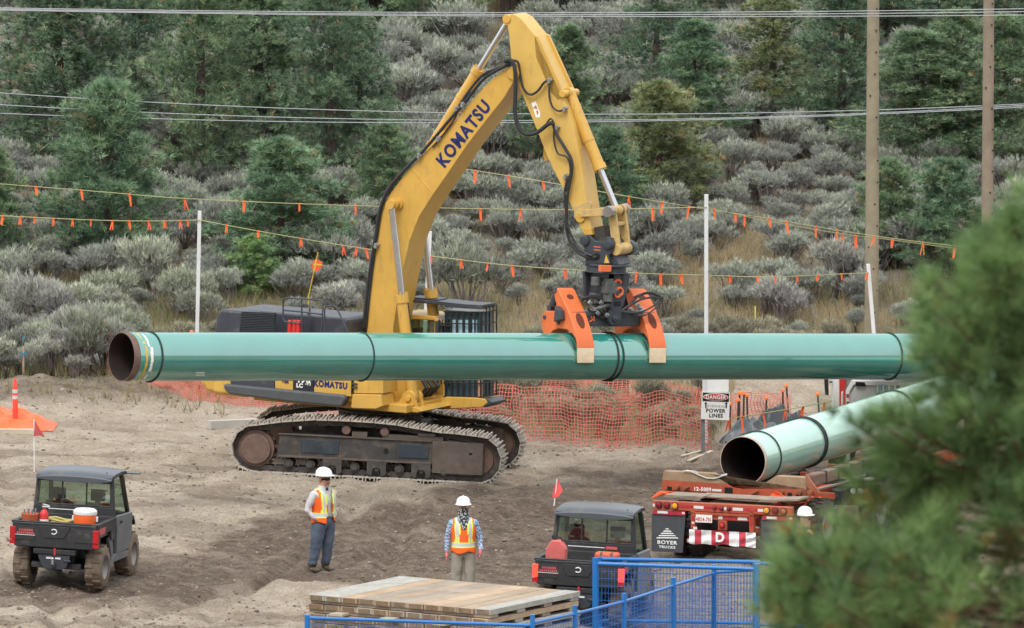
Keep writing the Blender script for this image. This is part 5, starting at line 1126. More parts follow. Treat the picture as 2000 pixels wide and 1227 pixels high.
# ------------------------------------------------------------ utility vehicles
M_ug = mat('charcoal plastic body', (.028, .030, .033), .5, var=.15, vs=3, dust=.3, dcol=(.17, .15, .13))
M_usil = mat('silver grey body paint', (.16, .175, .19), .4, .3, var=.1, vs=3, dust=.3, dcol=(.30, .26, .22))
M_uroof = mat('grey moulded roof', (.075, .087, .10), .35, var=.1, vs=2, dust=.25, dcol=(.24, .22, .20))
M_mud = mat('muddy tyre', (.15, .115, .085), .9, var=.3, vs=12, dust=.5, dcol=(.27, .21, .155)); M_bedin = mat('dusty bed liner', (.17, .14, .115), .8, var=.2, dust=.4)
M_ulite = mat('red tail lens', (.45, .015, .02), .25); M_lit = mat('lit brake lamp', (1, .05, .03), .3, emit=1.1); M_cordec = mat('red decal', (.55, .10, .11), .5)
def make_utv(name, label, px, row, b_deg, lit, dcol_bed):
    fw = Vector((math.sin(R(b_deg)), math.cos(R(b_deg)), 0)); A = G(px, row); o = A-fw*.55; yaw = math.pi/2-R(b_deg)
    nx = .3; zx = float(tbase(o.x+nx, o.y))-float(tbase(o.x-nx, o.y)); zy = float(tbase(o.x, o.y+nx))-float(tbase(o.x, o.y-nx)); up_ = Vector((-zx/.6, -zy/.6, 1)).normalized()
    f = (fw-up_*fw.dot(up_)).normalized(); l = up_.cross(f); rot = Matrix((f, l, up_)).transposed(); o.z = float(tbase(o.x, o.y))-.02
    t = thing(name, label, 'utility vehicle', o, rot, None)
    def B(): return MB()
    m = B()   # tailgate
    m.prism([(-.76, .80), (-.70, .74), (.70, .74), (.76, .80), (.76, 1.17), (-.76, 1.17)], 0, -.02, .06); tg = m.build('tailgate', M_ug, t, bev=.02)
    m = B(); m.prism([(-.30, 1.12), (.30, 1.12), (.18, .92), (-.18, .92)], 0, -.035, -.015); m.bb(-.03, -.02, -.72, -.36, .86, 1.08); m.bb(-.03, -.02, .36, .72, .86, 1.08); m.bb(-.028, -.02, -.68, .68, 1.135, 1.16); m.build('pressed_panel', mat('dark moulded panel', (.033, .035, .038), .45, dust=.15), tg, bev=.012)
    m = B(); m.tube([(-.042, .052*math.cos(a), 1.03+.042*math.sin(a)) for a in [R(40+28*k) for k in range(11)]], .011, 6); m.build('round_emblem', M_twht, tg)
    fm = t.matrix_world if False else Matrix.Translation(o) @ rot.to_4x4(); iv = fm.inverted()
    def rtx(txt, y, z, size, mm, off, sx, x0=-.034, par=tg):
        M = Matrix.Translation((x0, y, z)) @ Matrix.Rotation(-math.pi/2, 4, 'Z') @ Matrix.Rotation(math.pi/2, 4, 'X'); return text_mesh(txt, size, mm, M, 'lettering', par, .002, off, sx, .2)
    rtx('ATWELL' if False else 'SERVICE', .53, 1.035, .075, M_cordec, .004, 1.0) if False else None
    m = B(); 
    for k, (y0, y1, z) in enumerate(((.38, .64, 1.035), (.36, .68, .985))):
        for j in range(9): m.bb(-.034, -.029, y0+(y1-y0)*j/9+.004, y0+(y1-y0)*(j+.78)/9, z-.018, z+.018)
    m.build('red_decal', M_cordec, tg); m = B(); m.bb(-.034, -.029, .34, .70, .945, .955); m.build('white_line', M_twht, tg)
    m = B()   # bed
    m.bb(.06, 1.18, -.70, .70, .90, .97); bd_ = m.build('cargo_bed', M_bedin, t)
    m = B()
    for s in (-1, 1):
        m.prism([(.04, .84), (.20, .80), (.25, .98), (.95, .98), (1.02, .80), (1.24, .80), (1.24, 1.15), (.04, 1.17)], 1, s*.70, s*.775); m.bb(.02, 1.26, s*.70, s*.79, 1.15, 1.19)
    m.bb(1.18, 1.24, -.72, .72, .8, 1.2); m.bb(-.01, .06, -.76, .76, 1.17, 1.195); m.build('bed_side', M_ug, t, bev=.012)
    for s in (-1, 1):
        m = B(); m.bb(-.035, .03, s*.70, s*.80, .86, 1.09); m.build('tail_light', M_lit if lit else M_ulite, t, bev=.01); m = B(); m.bb(-.03, .03, s*.70, s*.80, .78, .85); m.build('reflector', M_ulite, t)
        m = B(); m.prism([(.10, 1.10), (.55, 1.10), (.50, .99), (.15, .99)], 1, s*.777, s*.781); m.build('side_decal', M_cordec, t)
    # cab
    m = B(); PO = [((1.30, .71, 1.12), (1.34, .66, 1.84)), ((2.35, .70, 1.15), (2.05, .64, 1.86))]
    for s in (-1, 1):
        for a, c in PO: m.cyl((a[0], s*a[1], a[2]), (c[0], s*c[1], c[2]), .045, n=10)
        m.cyl((1.30, s*.71, .55), (1.30, s*.71, 1.15), .045, n=10); m.tube([(1.34, s*.66, 1.84), (1.7, s*.66, 1.88), (2.05, s*.64, 1.86)], .035, 8)
    m.cyl((1.34, -.66, 1.84), (1.34, .66, 1.84), .04); m.cyl((2.05, -.64, 1.86), (2.05, .64, 1.86), .035); m.bb(1.25, 1.32, -.72, .72, 1.18, 1.34); m.bb(1.27, 1.31, -.69, .69, 1.34, 1.37); m.bb(1.27, 1.32, -.68, .68, 1.76, 1.83)
    for y in (-.66, -.22, .22, .66): m.bb(1.28, 1.31, y-.014, y+.014, 1.36, 1.80)
    m.build('roll_cage', M_ug, t, bev=.01)
    m = B(); m.bb(1.243, 1.249, -.2, .45, 1.265, 1.28); m.build('white_line', M_twht, t); m = B(); m.bb(1.242, 1.249, -.42, -.22, 1.25, 1.30); m.build('red_decal', M_cordec, t)
    m = B(); m.bb(1.292, 1.297, -.67, .67, 1.37, 1.79); m.add([(2.12, -.62, 1.80), (2.12, .62, 1.80), (2.40, .66, 1.22), (2.40, -.66, 1.22)], [(0, 1, 2, 3)]); m.build('window', M_gclr, t)
    m = B(); xs_ = (1.22, 1.34, 1.7, 2.1, 2.28)
    for zz0, zz1, ins in ((0, 0, 0),):
        rg_ = []
        for x, zt in ((1.18, 1.87), (1.22, 1.91), (1.30, 1.945), (1.5, 1.962), (1.9, 1.97), (2.2, 1.95), (2.32, 1.89)):
            rg_.append([(x, .70*math.sin(a) if abs(math.sin(a)) < .98 else .70*math.copysign(1, math.sin(a)), zt-.055+.055*math.cos(a)) for a in [2*math.pi*k/20 for k in range(20)]])
        m.loft(rg_)
    m.bb(1.20, 1.26, -.68, .68, 1.82, 1.88); m.build('roof', M_uroof, t, bev=.012)
    for s in (-1, 1):
        m = B(); m.prism([(1.36, .52), (2.20, .52), (2.36, .75), (2.38, 1.16), (1.36, 1.20)], 1, s*.72, s*.79); dr = m.build('door', M_usil if s < 0 else M_ug, t, bev=.02)
        m = B(); m.prism([(1.36, 1.20), (2.34, 1.16), (2.06, 1.82), (1.38, 1.82)], 1, s*.70, s*.705); m.build('side_window', M_gclr, dr)
        m = B(); m.bb(1.5, 1.62, s*.79, s*.81, 1.05, 1.09); m.build('handle', M_black, dr)
        m = B(); m.prism([(1.0, .40), (2.25, .38), (2.25, .50), (1.2, .54)], 1, s*.60, s*.78); m.prism([(.95, .85), (1.2, .82), (1.35, .42), (1.22, .40)], 1, s*.68, s*.74); m.build('rocker_panel', M_usil, t, bev=.012)
        m = B(); m.prism([(2.1, .78), (2.25, .96), (2.85, .96), (2.98, .84), (2.95, .92), (2.85, 1.04), (2.2, 1.08)], 1, s*.45, s*.70); m.build('front_fender', M_ug, t, bev=.02)
    m = B(); m.prism([(2.3, .60), (3.08, .60), (3.12, .85), (2.95, 1.05), (2.35, 1.18)], 1, -.56, .56); m.build('bonnet', M_usil, t, bev=.03)
    m = B(); m.bb(.15, 2.9, -.45, .45, .36, .46); m.bb(.25, 1.0, -.30, .30, .46, .74); m.bb(.0, .15, -.38, .38, .62, .72); m.build('frame', M_ug, t, bev=.02)
    m = B(); m.prism([(-.30, .62), (.30, .62), (.22, .40), (.12, .36), (-.12, .36), (-.22, .40)], 0, .02, .06); m.bb(-.06, .1, -.04, .04, .40, .46); m.bb(0, .03, -.3, -.18, .5, .54); hp = m.build('hitch_plate', M_dgrey, t, bev=.01)
    m = B(); m.bb(.01, .02, -.12, -.02, .545, .575); m.bb(.01, .02, .04, .14, .545, .575); m.build('pale_sticker', M_twht, hp); m = B(); m.cyl((-.08, 0, .46), (-.08, 0, .54), .024, n=12); m.ball((-.08, 0, .56), .03, 12, 8); m.build('tow_ball', M_chrome, hp)
    m = B(); m.cyl((.12, -.12, .70), (.12, .36, .70), .075, n=18); m.build('muffler', mat('grey muffler', (.12, .12, .12), .5, .5, dust=.3), t, smooth=True)
    m = B(); m.box((-.01, -.02, .68), (.03, .035, .12)); m.build('red_tag', M_red, t)
    for x in (.55, 2.55):
        m = B()
        for s in (-1, 1): m.cyl((x, s*.2, .42), (x, s*.62, .36), .035); m.cyl((x-.15, s*.25, .38), (x-.05, s*.6, .33), .025); m.cyl((x+.18, s*.25, .38), (x+.05, s*.6, .33), .025); m.cyl((x+.1, s*.35, .85), (x+.05, s*.55, .38), .045)
        m.each('suspension_arm', M_ug, t)
        for s in (-1, 1):
            w = wheel(t, (x, s*.65, .385), .385, .29, s, lugs=13, rimm=mat('dusty alloy rim', (.26, .25, .24), .5, .4, var=.2, dust=.5)); w.data.materials[0] = M_mud
    for y in (-.36, .36):
        m = B(); m.bb(1.5, 1.62, y-.22, y+.22, .75, 1.38); m.bb(1.52, 1.60, y-.13, y+.13, 1.42, 1.62); m.bb(1.53, 1.57, y-.05, y+.05, 1.36, 1.44); m.bb(1.5, 2.0, y-.23, y+.23, .66, .80); m.build('seat', M_black, t, bev=.04)
    m = B(); m.tube([(2.05+.03*math.cos(a), .36+.17*math.sin(a), 1.18+.15*math.cos(a)) for a in [2*math.pi*k/16 for k in range(16)]], .016, 6, closed=True); m.bb(2.25, 2.4, -.65, .65, .9, 1.15); m.cyl((2.05, .36, 1.18), (2.3, .36, 1.0), .025); m.build('dashboard', M_black, t)
    m = B(); m.cyl((1.2, -.60, 1.80), (1.4, -.55, 1.95), .01, n=6); m.build('belt_anchor', M_ug, t)
    # whip aerial mount on the left
    return t, fm
u1, U1 = make_utv('utility_vehicle', 'grey open-backed utility vehicle with an orange water cooler in its bed, at the lower left', 119, 1143, 12, False, None)
m = MB(); m.prism([(-.60, 1.90), (-.80, 1.92), (-.80, 1.935), (-.60, 1.925)], 0, 2.2, 2.3) if False else m.box((2.25, -.82, 1.86), (.16, .22, .02)); m.build('sun_flap', M_uroof, u1)
u2, U2 = make_utv('utility_vehicle', 'charcoal utility vehicle with lit brake lamps and red tool bags, behind the blue barrier', 1138, 1219, 12, True, None)
def on(U, x, y, z): return U @ Vector((x, y, z))
def put(name, label, cat, U, x, y, z, group=None): return thing(name, label, cat, on(U, x, y, z), U.to_3x3(), group)
M_cool = mat('orange cooler plastic', (.90, .15, .03), .45, var=.05)
t = put('water_cooler', 'orange drinks cooler with a white lid in the bed of the left utility vehicle', 'cooler', U1, .32, -.46, .97)
m = MB(); m.lathe([(.001, 0), (.18, 0), (.19, .02), (.20, .38), (.001, .381)], n=24); m.build('body', M_cool, t, smooth=True); m = MB(); m.lathe([(.203, .355), (.21, .37), (.208, .42), (.17, .455), (.05, .465), (.001, .465)], n=24); m.build('lid', M_white, t, smooth=True)
m = MB(); m.box((0, .215, .28), (.06, .03, .09)); m.box((0, -.215, .28), (.06, .03, .09)); m.each('handle', M_white, t, bev=.008)
t = put('bucket', 'orange bucket of tools at the left of the left vehicle bed', 'bucket', U1, .25, .52, .98); m = MB(); m.lathe([(.001, 0), (.12, 0), (.15, .30), (.157, .31), (.15, .315), (.145, .30), (.115, .03), (.001, .03)], n=20); m.build('shell', mat('faded orange plastic', (.62, .14, .06), .6, var=.15), t, smooth=True)
m = MB(); rg = random.Random(3)
for k in range(5): x, y = rg.uniform(-.07, .07), rg.uniform(-.07, .07); m.cyl((x, y, .1), (x*1.6, y*1.6, .40), .016, n=6)
m.build('tool_handles', mat('grey tool steel', (.2, .22, .24), .5), t)
t = put('fire_extinguisher', 'red fire extinguisher with a white label, right of the orange bucket in the left vehicle', 'fire extinguisher', U1, .32, .28, .98); m = MB(); m.lathe([(.001, 0), (.075, 0), (.08, .02), (.08, .30), (.05, .37), (.02, .39), (.02, .42), (.001, .42)], n=18); m.build('cylinder', M_red, t, smooth=True); m = MB(); m.lathe([(.0815, .10), (.0815, .22)], n=18); m.build('paper_label', M_white, t); m = MB(); m.box((0, -.03, .44), (.02, .14, .02)); m.box((0, -.03, .47), (.02, .12, .015), (.2, 0, 0)); m.build('valve', M_twht, t)
b = MB(); rg = random.Random(5)
for k in range(3): b.tube([on(U1, .5+.14*math.cos(a)+.03*k, -.05+.26*math.sin(a)+.06*k, 1.03+.07*k+.02*math.sin(3*a)) for a in [2*math.pi*j/16 for j in range(16)]], .028, 6, closed=True)
o = b.build('coiled_hose', mat('dull yellow hose', (.42, .36, .12), .7), None, smooth=True); tag(o, 'coiled yellow hose lying in the middle of the left vehicle bed', 'hose')
t = put('fuel_can', 'faded red jerry can at the left of the right vehicle bed', 'fuel can', U2, .34, .46, .98); m = MB(); m.prism([(-.17, 0), (.17, 0), (.18, .34), (.08, .50), (-.08, .50), (-.18, .36)], 0, -.10, .10); m.build('tank', mat('faded red plastic', (.58, .13, .12), .6, var=.15), t, bev=.03, seg=3); m = MB(); m.cyl((0, .03, .49), (0, .08, .57), .03, n=12); m.tube([(0, -.1, .47), (0, -.06, .55), (0, .02, .53)], .015, 6); m.build('cap', M_black, t)
t = put('tool_bag', 'red orange bag with two dark straps at the right of the right vehicle bed', 'tool bag', U2, .50, -.40, .98); m = MB(); m.bb(-.12, .12, -.21, .21, 0, .32); m.build('bag', mat('red orange nylon', (.62, .12, .06), .7, var=.15), t, bev=.05, seg=3); m = MB()
for y in (-.09, .09): m.bb(-.125, .125, y-.03, y+.03, -.001, .325)
m.each('strap', mat('olive webbing', (.10, .09, .06), .8), t, bev=.03)
def whip(px0, py0, px1, py1, d, name, label, fpts, m, lean=0):
    a = P(px0, py0, d); c = P(px1, py1, d); t = thing(name, label, 'flag', a); b = MB(); b.tube([Vector(), c-a], .011, 6); b.build('pole', mat('white fibreglass rod', (.7, .7, .7), .5), t)
    b = MB(); pts = [P(x, y, d)-a for x, y in fpts]; n = len(pts); b.add([p+Vector((0, -.006+.03*math.sin(i*2), 0)) for i, p in enumerate(pts)]+[p+Vector((0, .006+.03*math.sin(i*2), 0)) for i, p in enumerate(pts)], [list(range(n)), list(range(n, 2*n))[::-1]]+[(i, n+i, n+(i+1) % n, (i+1) % n) for i in range(n)]); b.build('pennant', m, t)
whip(67, 922, 66.5, 820, on(U1, 1.3, .7, 1).y, 'whip_flag', 'faded red pennant drooping on a white rod above the left vehicle', [(66, 822), (68, 821), (72, 828), (78, 838), (87, 853), (76, 851), (66, 852)], mat('faded red pennant', (.50, .09, .09), .7))
whip(1082, 988, 1088, 936, on(U2, 1.3, .7, 1).y, 'whip_flag', 'bright red pennant on a short rod above the right vehicle', [(1089, 934), (1092, 942), (1099, 958), (1090, 970), (1083, 974), (1079, 972), (1080, 958)], mat('bright red pennant', (.80, .09, .09), .7))

# ------------------------------------------------------------ people
M_skin = mat('skin', (.42, .24, .17), .55, var=.06); M_vest = mat('hi-vis orange vest', (.95, .14, .02), .75, var=.06); M_lime = mat('lime vest tape', (.75, .85, .10), .6); M_silv = mat('silver vest tape', (.52, .56, .56), .4)
M_hat = mat('white hard hat', (.80, .81, .80), .25, var=.03, coat=.3); M_jean = mat('blue grey work trousers', (.085, .11, .155), .85, var=.25, vs=9, bump=.3); M_khaki = mat('pale khaki trousers', (.30, .28, .235), .85, var=.15, vs=8, bump=.3)
M_shirtw = mat('pale grey shirt', (.52, .50, .50), .8, var=.08, vs=8); M_boot = mat('brown work boot', (.10, .075, .055), .8, var=.2, dust=.4); M_glove = mat('white and red work glove', (.62, .58, .56), .8, var=.1)
def plaid():
    m, N, L, b = newmat('blue plaid shirt'); tc = N.new('ShaderNodeTexCoord'); c = N.new('ShaderNodeTexChecker'); c.inputs['Scale'].default_value = 34; c.inputs[1].default_value = (.09, .16, .33, 1); c.inputs[2].default_value = (.42, .50, .62, 1); L.new(tc.outputs['Object'], c.inputs[0]); L.new(c.outputs[0], b.inputs['Base Color']); b.inputs['Roughness'].default_value = .85; return m
def bandana():
    m, N, L, b = newmat('patterned neck gaiter'); tc = N.new('ShaderNodeTexCoord'); v = N.new('ShaderNodeTexVoronoi'); v.inputs['Scale'].default_value = 32; cr = N.new('ShaderNodeValToRGB'); cr.color_ramp.interpolation = 'CONSTANT'; cr.color_ramp.elements[0].color = (.55, .56, .55, 1); cr.color_ramp.elements[1].color = (.03, .04, .05, 1); cr.color_ramp.elements[1].position = .42
    L.new(tc.outputs['Object'], v.inputs['Vector']); L.new(v.outputs[0], cr.inputs[0]); L.new(cr.outputs[0], b.inputs['Base Color']); b.inputs['Roughness'].default_value = .85; return m
def person(label, loc, yaw, J, mats_, scale=1, vest='closed', head=None, gait=None, glasses=False, handm=None):
    """J: joint positions (x right of picture, y away, z up) with the figure facing -y"""
    t = thing('person', label, 'person', loc, yaw)
    pos = dict(pelvis=(0, 0, .96), waist=(0, 0, 1.08), chest=(0, .0, 1.28), upper=(0, .005, 1.42), neck=(0, 0, 1.52), jaw=(0, -.018, 1.595), head=(0, -.010, 1.68), crown=(0, .005, 1.755), nose=(0, -.105, 1.645))
    pos.update(J); names = list(pos); rad = dict(pelvis=(.165, .125), waist=(.15, .115), chest=(.17, .12), upper=(.14, .095), neck=(.055, .058), jaw=(.062, .075), head=(.078, .095), crown=(.062, .078), nose=(.014, .014))
    for s in 'LR': rad.update({'sh'+s: (.068, .068), 'el'+s: (.050, .050), 'wr'+s: (.031, .031), 'pa'+s: (.040, .026), 'hip'+s: (.098, .10), 'kn'+s: (.068, .072), 'an'+s: (.055, .06), 'heel'+s: (.055, .055), 'toe'+s: (.055, .045)})
    for q_ in ('hip', 'kn', 'an'):
        for s in 'LR': rad[q_+s] = tuple(v*1.22 for v in rad[q_+s])
    E = [('pelvis', 'waist'), ('waist', 'chest'), ('chest', 'upper'), ('upper', 'neck'), ('neck', 'jaw'), ('jaw', 'head'), ('head', 'crown'), ('jaw', 'nose')]
    for s in 'LR': E += [('upper', 'sh'+s), ('sh'+s, 'el'+s), ('el'+s, 'wr'+s), ('wr'+s, 'pa'+s), ('pelvis', 'hip'+s), ('hip'+s, 'kn'+s), ('kn'+s, 'an'+s), ('an'+s, 'heel'+s), ('heel'+s, 'toe'+s)]
    me = bpy.data.meshes.new('tmp'); me.from_pydata([pos[n] for n in names], [(names.index(a), names.index(b)) for a, b in E], []); ob = bpy.data.objects.new('tmp', me); COL.objects.link(ob)
    ob.modifiers.new('skin', 'SKIN'); sv = me.skin_vertices[0].data
    for i, n in enumerate(names): sv[i].radius = rad[n]; sv[i].use_root = n == 'pelvis'
    ss = ob.modifiers.new('s', 'SUBSURF'); ss.levels = 2; ss.render_levels = 2
    dg = bpy.context.evaluated_depsgraph_get(); m2 = bpy.data.meshes.new_from_object(ob.evaluated_get(dg)); bpy.data.objects.remove(ob)
    import bmesh
    bm = bmesh.new(); bm.from_mesh(m2); bpy.data.meshes.remove(m2)
    seg = [(Vector(pos[a]), Vector(pos[b]), a, b) for a, b in E]
    def near(p):
        best = None
        for a, b, na, nb in seg:
            d = b-a; u = max(0, min(1, (p-a).dot(d)/max(d.length_squared, 1e-9))); q = (p-(a+d*u)).length-rad[na][0]*(1-u)-rad[nb][0]*u
            if best is None or q < best[0]: best = (q, na, nb, u)
        return best
    for f in bm.faces:
        _, a, b, u = near(f.calc_center_median()); k = 0; f.smooth = True
        if a in ('jaw', 'head') or a == 'neck': k = 0
        elif b[:2] == 'pa' or (b[:2] == 'wr' and u > .93): k = 4 if handm else 0
        elif a[:2] in ('sh', 'el') or b[:2] in ('sh',) or a in ('waist', 'chest', 'upper'): k = 1
        elif a[:2] in ('an', 'he') or (a[:2] == 'kn' and u > .93): k = 3
        else: k = 2
        if a == 'pelvis' and b == 'waist': k = 1 if u > .4 else 2
        f.material_index = k
    from mathutils import noise as mn
    bm.normal_update(); cl = set()
    for f in bm.faces:
        if f.material_index in (1, 2): cl.update(f.verts)
    for v in cl:
        q = v.co; k = mn.noise(Vector((q.x*14, q.y*14, q.z*9)))*.013+abs(mn.noise(Vector((q.x*7+3, q.y*7, q.z*16))))*.012
        v.co = q+v.normal*k
    mb = MB()
    for s in 'LR':
        w = Vector(pos['wr'+s]); p = Vector(pos['pa'+s]); d = (p-w).normalized(); sd = Vector((0, 1, 0)); sd = (sd-d*sd.dot(d)).normalized(); nrm = d.cross(sd); inn = 1 if s == 'L' else -1
        for k, ln in enumerate((.072, .080, .076, .060)):
            b0 = p+sd*(-.030+.020*k)+d*.010; c1 = b0+d*ln*.5+nrm*(.008*0); c2 = c1+(d*.8+Vector((-math.copysign(.5, w.x), 0, 0))*.6).normalized()*ln*.5; mb.tube([b0-d*.03, b0, c1, c2], [.010, .0105, .0095, .007], 6)
        b0 = w.lerp(p, .6)-sd*.032; mb.tube([b0, b0-sd*.022+d*.022, b0-sd*.024+d*.055], [.012, .011, .008], 6)
    o0 = len(bm.verts); vs = [bm.verts.new(v) for v in mb.v]
    for f in mb.f:
        q = bm.faces.new([vs[i] for i in f]); q.material_index = 4 if handm else 0; q.smooth = True
    m3 = bpy.data.meshes.new('body'); bm.to_mesh(m3); bm.free()
    for mm in (M_skin, mats_[0], mats_[1], M_boot, handm or M_skin): m3.materials.append(mm)
    bo_ = bpy.data.objects.new('body', m3); COL.objects.link(bo_); bo_.parent = t
    # vest
    nseg = 48; lv = [(.90, .190, .150), (.96, .190, .150), (1.04, .178, .142), (1.12, .178, .140), (1.20, .188, .142), (1.28, .200, .142), (1.35, .205, .136), (1.41, .200, .124), (1.455, .178, .108), (1.49, .135, .092), (1.505, .10, .082)]
    L2 = []
    for z in np.linspace(.90, 1.505, 34): L2.append((z, np.interp(z, [l[0] for l in lv], [l[1] for l in lv]), np.interp(z, [l[0] for l in lv], [l[2] for l in lv])))
    v = MB(); V = []
    for z, rx, ry in L2:
        for k in range(nseg):
            a = 2*math.pi*k/nseg; fl = 1+.03*math.sin(3*a+z*9)*(1.2-z); V.append(Vector((rx*math.sin(a)*fl, -ry*math.cos(a)*fl, z+(.02*math.sin(4*a) if z < .93 else 0))))
    v.v = V
    for j in range(len(L2)-1):
        for k in range(nseg):
            idx = [j*nseg+k, j*nseg+(k+1) % nseg, (j+1)*nseg+(k+1) % nseg, (j+1)*nseg+k]; c = sum((V[i] for i in idx), Vector())/4; fr = c.y < 0; x = abs(c.x); z = c.z; mi = 0
            if fr and z > 1.30 and x < (z-1.27)*.42: continue
            if vest == 'open' and fr and x < .05+max(0, 1.1-z)*.1: continue
            if z > 1.36 and x > .185: continue
            if 1.0 < z < 1.075: mi = 1 if (z < 1.018 or z > 1.058) else 2
            elif z >= 1.075 and (.062 < x < .135) and (fr or z > 1.3): mi = 1 if (x < .082 or x > .116) else 2
            elif z >= 1.075 and not fr and abs(abs(c.x)-.06-(z-1.1)*.2) < .03: mi = 2
            v.f.append(idx); v.m.append(mi)
    vo = v.build('safety_vest', [M_vest, M_lime, M_silv], t, smooth=True); sd_ = vo.modifiers.new('s', 'SOLIDIFY'); sd_.thickness = .008; sd_.offset = 1
    h = MB(); hc = Vector(pos['head'])+Vector((0, .0, .005))
    def el(r1, r2, z, dy=0, n=28): return [(hc.x+r1*math.cos(2*math.pi*k/n), hc.y+dy+r2*math.sin(2*math.pi*k/n), z) for k in range(n)]
    zb_ = hc.z+.058
    h.loft([el(.128, .150, zb_-.004, -.02), el(.130, .152, zb_+.002, -.02), el(.115, .132, zb_+.010), el(.113, .130, zb_+.04), el(.102, .120, zb_+.08), el(.078, .095, zb_+.115), el(.045, .055, zb_+.135), el(.01, .01, zb_+.14)])
    h.prism([(-.10, zb_+.09), (.10, zb_+.09), (.07, zb_+.135), (0, zb_+.152), (-.07, zb_+.135)], 0, hc.x-.012, hc.x+.012); h.build('hard_hat', M_hat, t, smooth=True)
    if glasses: g = MB(); g.loft([[(hc.x+.079*math.sin(a), hc.y-.098*math.cos(a)-.004, hc.z+dz) for a in [R(-75+15*k) for k in range(11)]] for dz in (-.022, .014)], cap=False, closed=False); go = g.build('sunglasses', mat('dark glasses', (.01, .012, .012), .1), t); go.modifiers.new('s', 'SOLIDIFY').thickness = .004
    if not glasses or True:
        e = MB()
        for s in (-1, 1): e.ball((hc.x+s*.030, hc.y-.086, hc.z-.004), .011, 8, 6)
        e.each('eye', mat('eye', (.05, .04, .035), .3), t, smooth=True)
        e = MB()
        for s in (-1, 1): e.ball((hc.x+s*.078, hc.y+.005, hc.z-.025), (.012, .022, .032), 8, 6)
        e.each('ear', M_skin, t, smooth=True)
        if not gait: e = MB(); e.box((hc.x, hc.y-.088, hc.z-.070), (.045, .014, .009)); e.build('mouth', mat('lips', (.30, .12, .10), .5), t, bev=.003)
    if gait:
        g = MB(); g.loft([el(r1, r2, z, dy) for r1, r2, z, dy in ((.075, .075, 1.45, -.05), (.085, .085, 1.50, -.02), (.080, .085, 1.56, -.01), (.082, .10, 1.61, -.008), (.084, .104, 1.66, -.006), (.084, .102, 1.672, -.006))], cap=False); g.add([(-.06, -.10, 1.50), (.06, -.10, 1.50), (.045, -.15, 1.36), (0, -.155, 1.30), (-.045, -.15, 1.36)], [(0, 1, 2, 3, 4)]); g.build('neck_gaiter', gait, t, smooth=True)
    else: g = MB(); g.loft([el(.068, .072, 1.47, 0), el(.062, .068, 1.53, 0)], cap=False); g.build('collar', mat('dark collar', (.04, .04, .045), .8), t, smooth=True)
    return t
def legs(dx=.10, fw=0, toe=(0, -.15), sp=.11):
    d = {}
    for s, k in (('L', -1), ('R', 1)):
        d.update({'hip'+s: (k*.09, 0, .90), 'kn'+s: (k*(dx+.005), -.01+k*fw*.4, .50), 'an'+s: (k*(sp+.01), .02+k*fw, .115), 'heel'+s: (k*(sp+.01), .045+k*fw, .050), 'toe'+s: (k*(sp+.02)+toe[0], -.155+k*fw, .040)})
    return d
# first worker: three-quarter view to the right, hands in pockets
p1 = Gz(632, 1108); J = legs(.10, .06)
J.update(shL=(-.185, .0, 1.41), elL=(-.265, .075, 1.13), wrL=(-.205, -.03, .98), paL=(-.13, -.03, .90), shR=(.185, 0, 1.41), elR=(.27, .07, 1.13), wrR=(.205, -.03, .98), paR=(.13, -.03, .90))
J['anL'] = (-.13, .10, .115); J['heelL'] = (-.13, .125, .05); J['toeL'] = (-.15, -.075, .04); J['knL'] = (-.11, .04, .5)
p1.z += .05
person('worker in an open orange vest over a pale shirt, standing with hands at his pockets', p1, R(46), J, (M_shirtw, M_jean), vest='open', glasses=True).scale = (1.24, 1.24, 1.0)
p2 = G(905, 1178); J = legs(.10, -.02)
J.update(shL=(-.185, 0, 1.41), elL=(-.255, .02, 1.13), wrL=(-.265, -.03, .90), paL=(-.27, -.045, .82), shR=(.185, 0, 1.41), elR=(.27, .03, 1.13), wrR=(.27, -.08, .93), paR=(.255, -.12, .87))
person('worker facing the camera in a closed orange vest, patterned face covering and red gloves', p2, R(4), J, (plaid(), M_khaki), gait=bandana(), handm=mat('red palmed white glove', (.60, .16, .17), .8, var=.5, vs=14)).scale = (1.1, 1.15, 1)
p3 = P(1571, 990, 145); s3 = scale_at(145); p3.z = float(tbase(p3.x, p3.y)); dz3 = (P(1571, 991, 145).z-p3.z)/1.87
J = legs(.10, .02); J.update(shL=(-.185, 0, 1.41), elL=(-.24, .02, 1.13), wrL=(-.25, -.08, .92), paL=(-.25, -.10, .84), shR=(.185, 0, 1.41), elR=(.24, .02, 1.13), wrR=(.25, -.05, .92), paR=(.25, -.08, .84))
person('worker mostly hidden by the near pine, only the white hard hat and orange shoulder showing', p3, R(120), J, (mat('navy shirt', (.06, .08, .14), .8), M_jean), glasses=True).scale = (dz3, dz3, dz3)

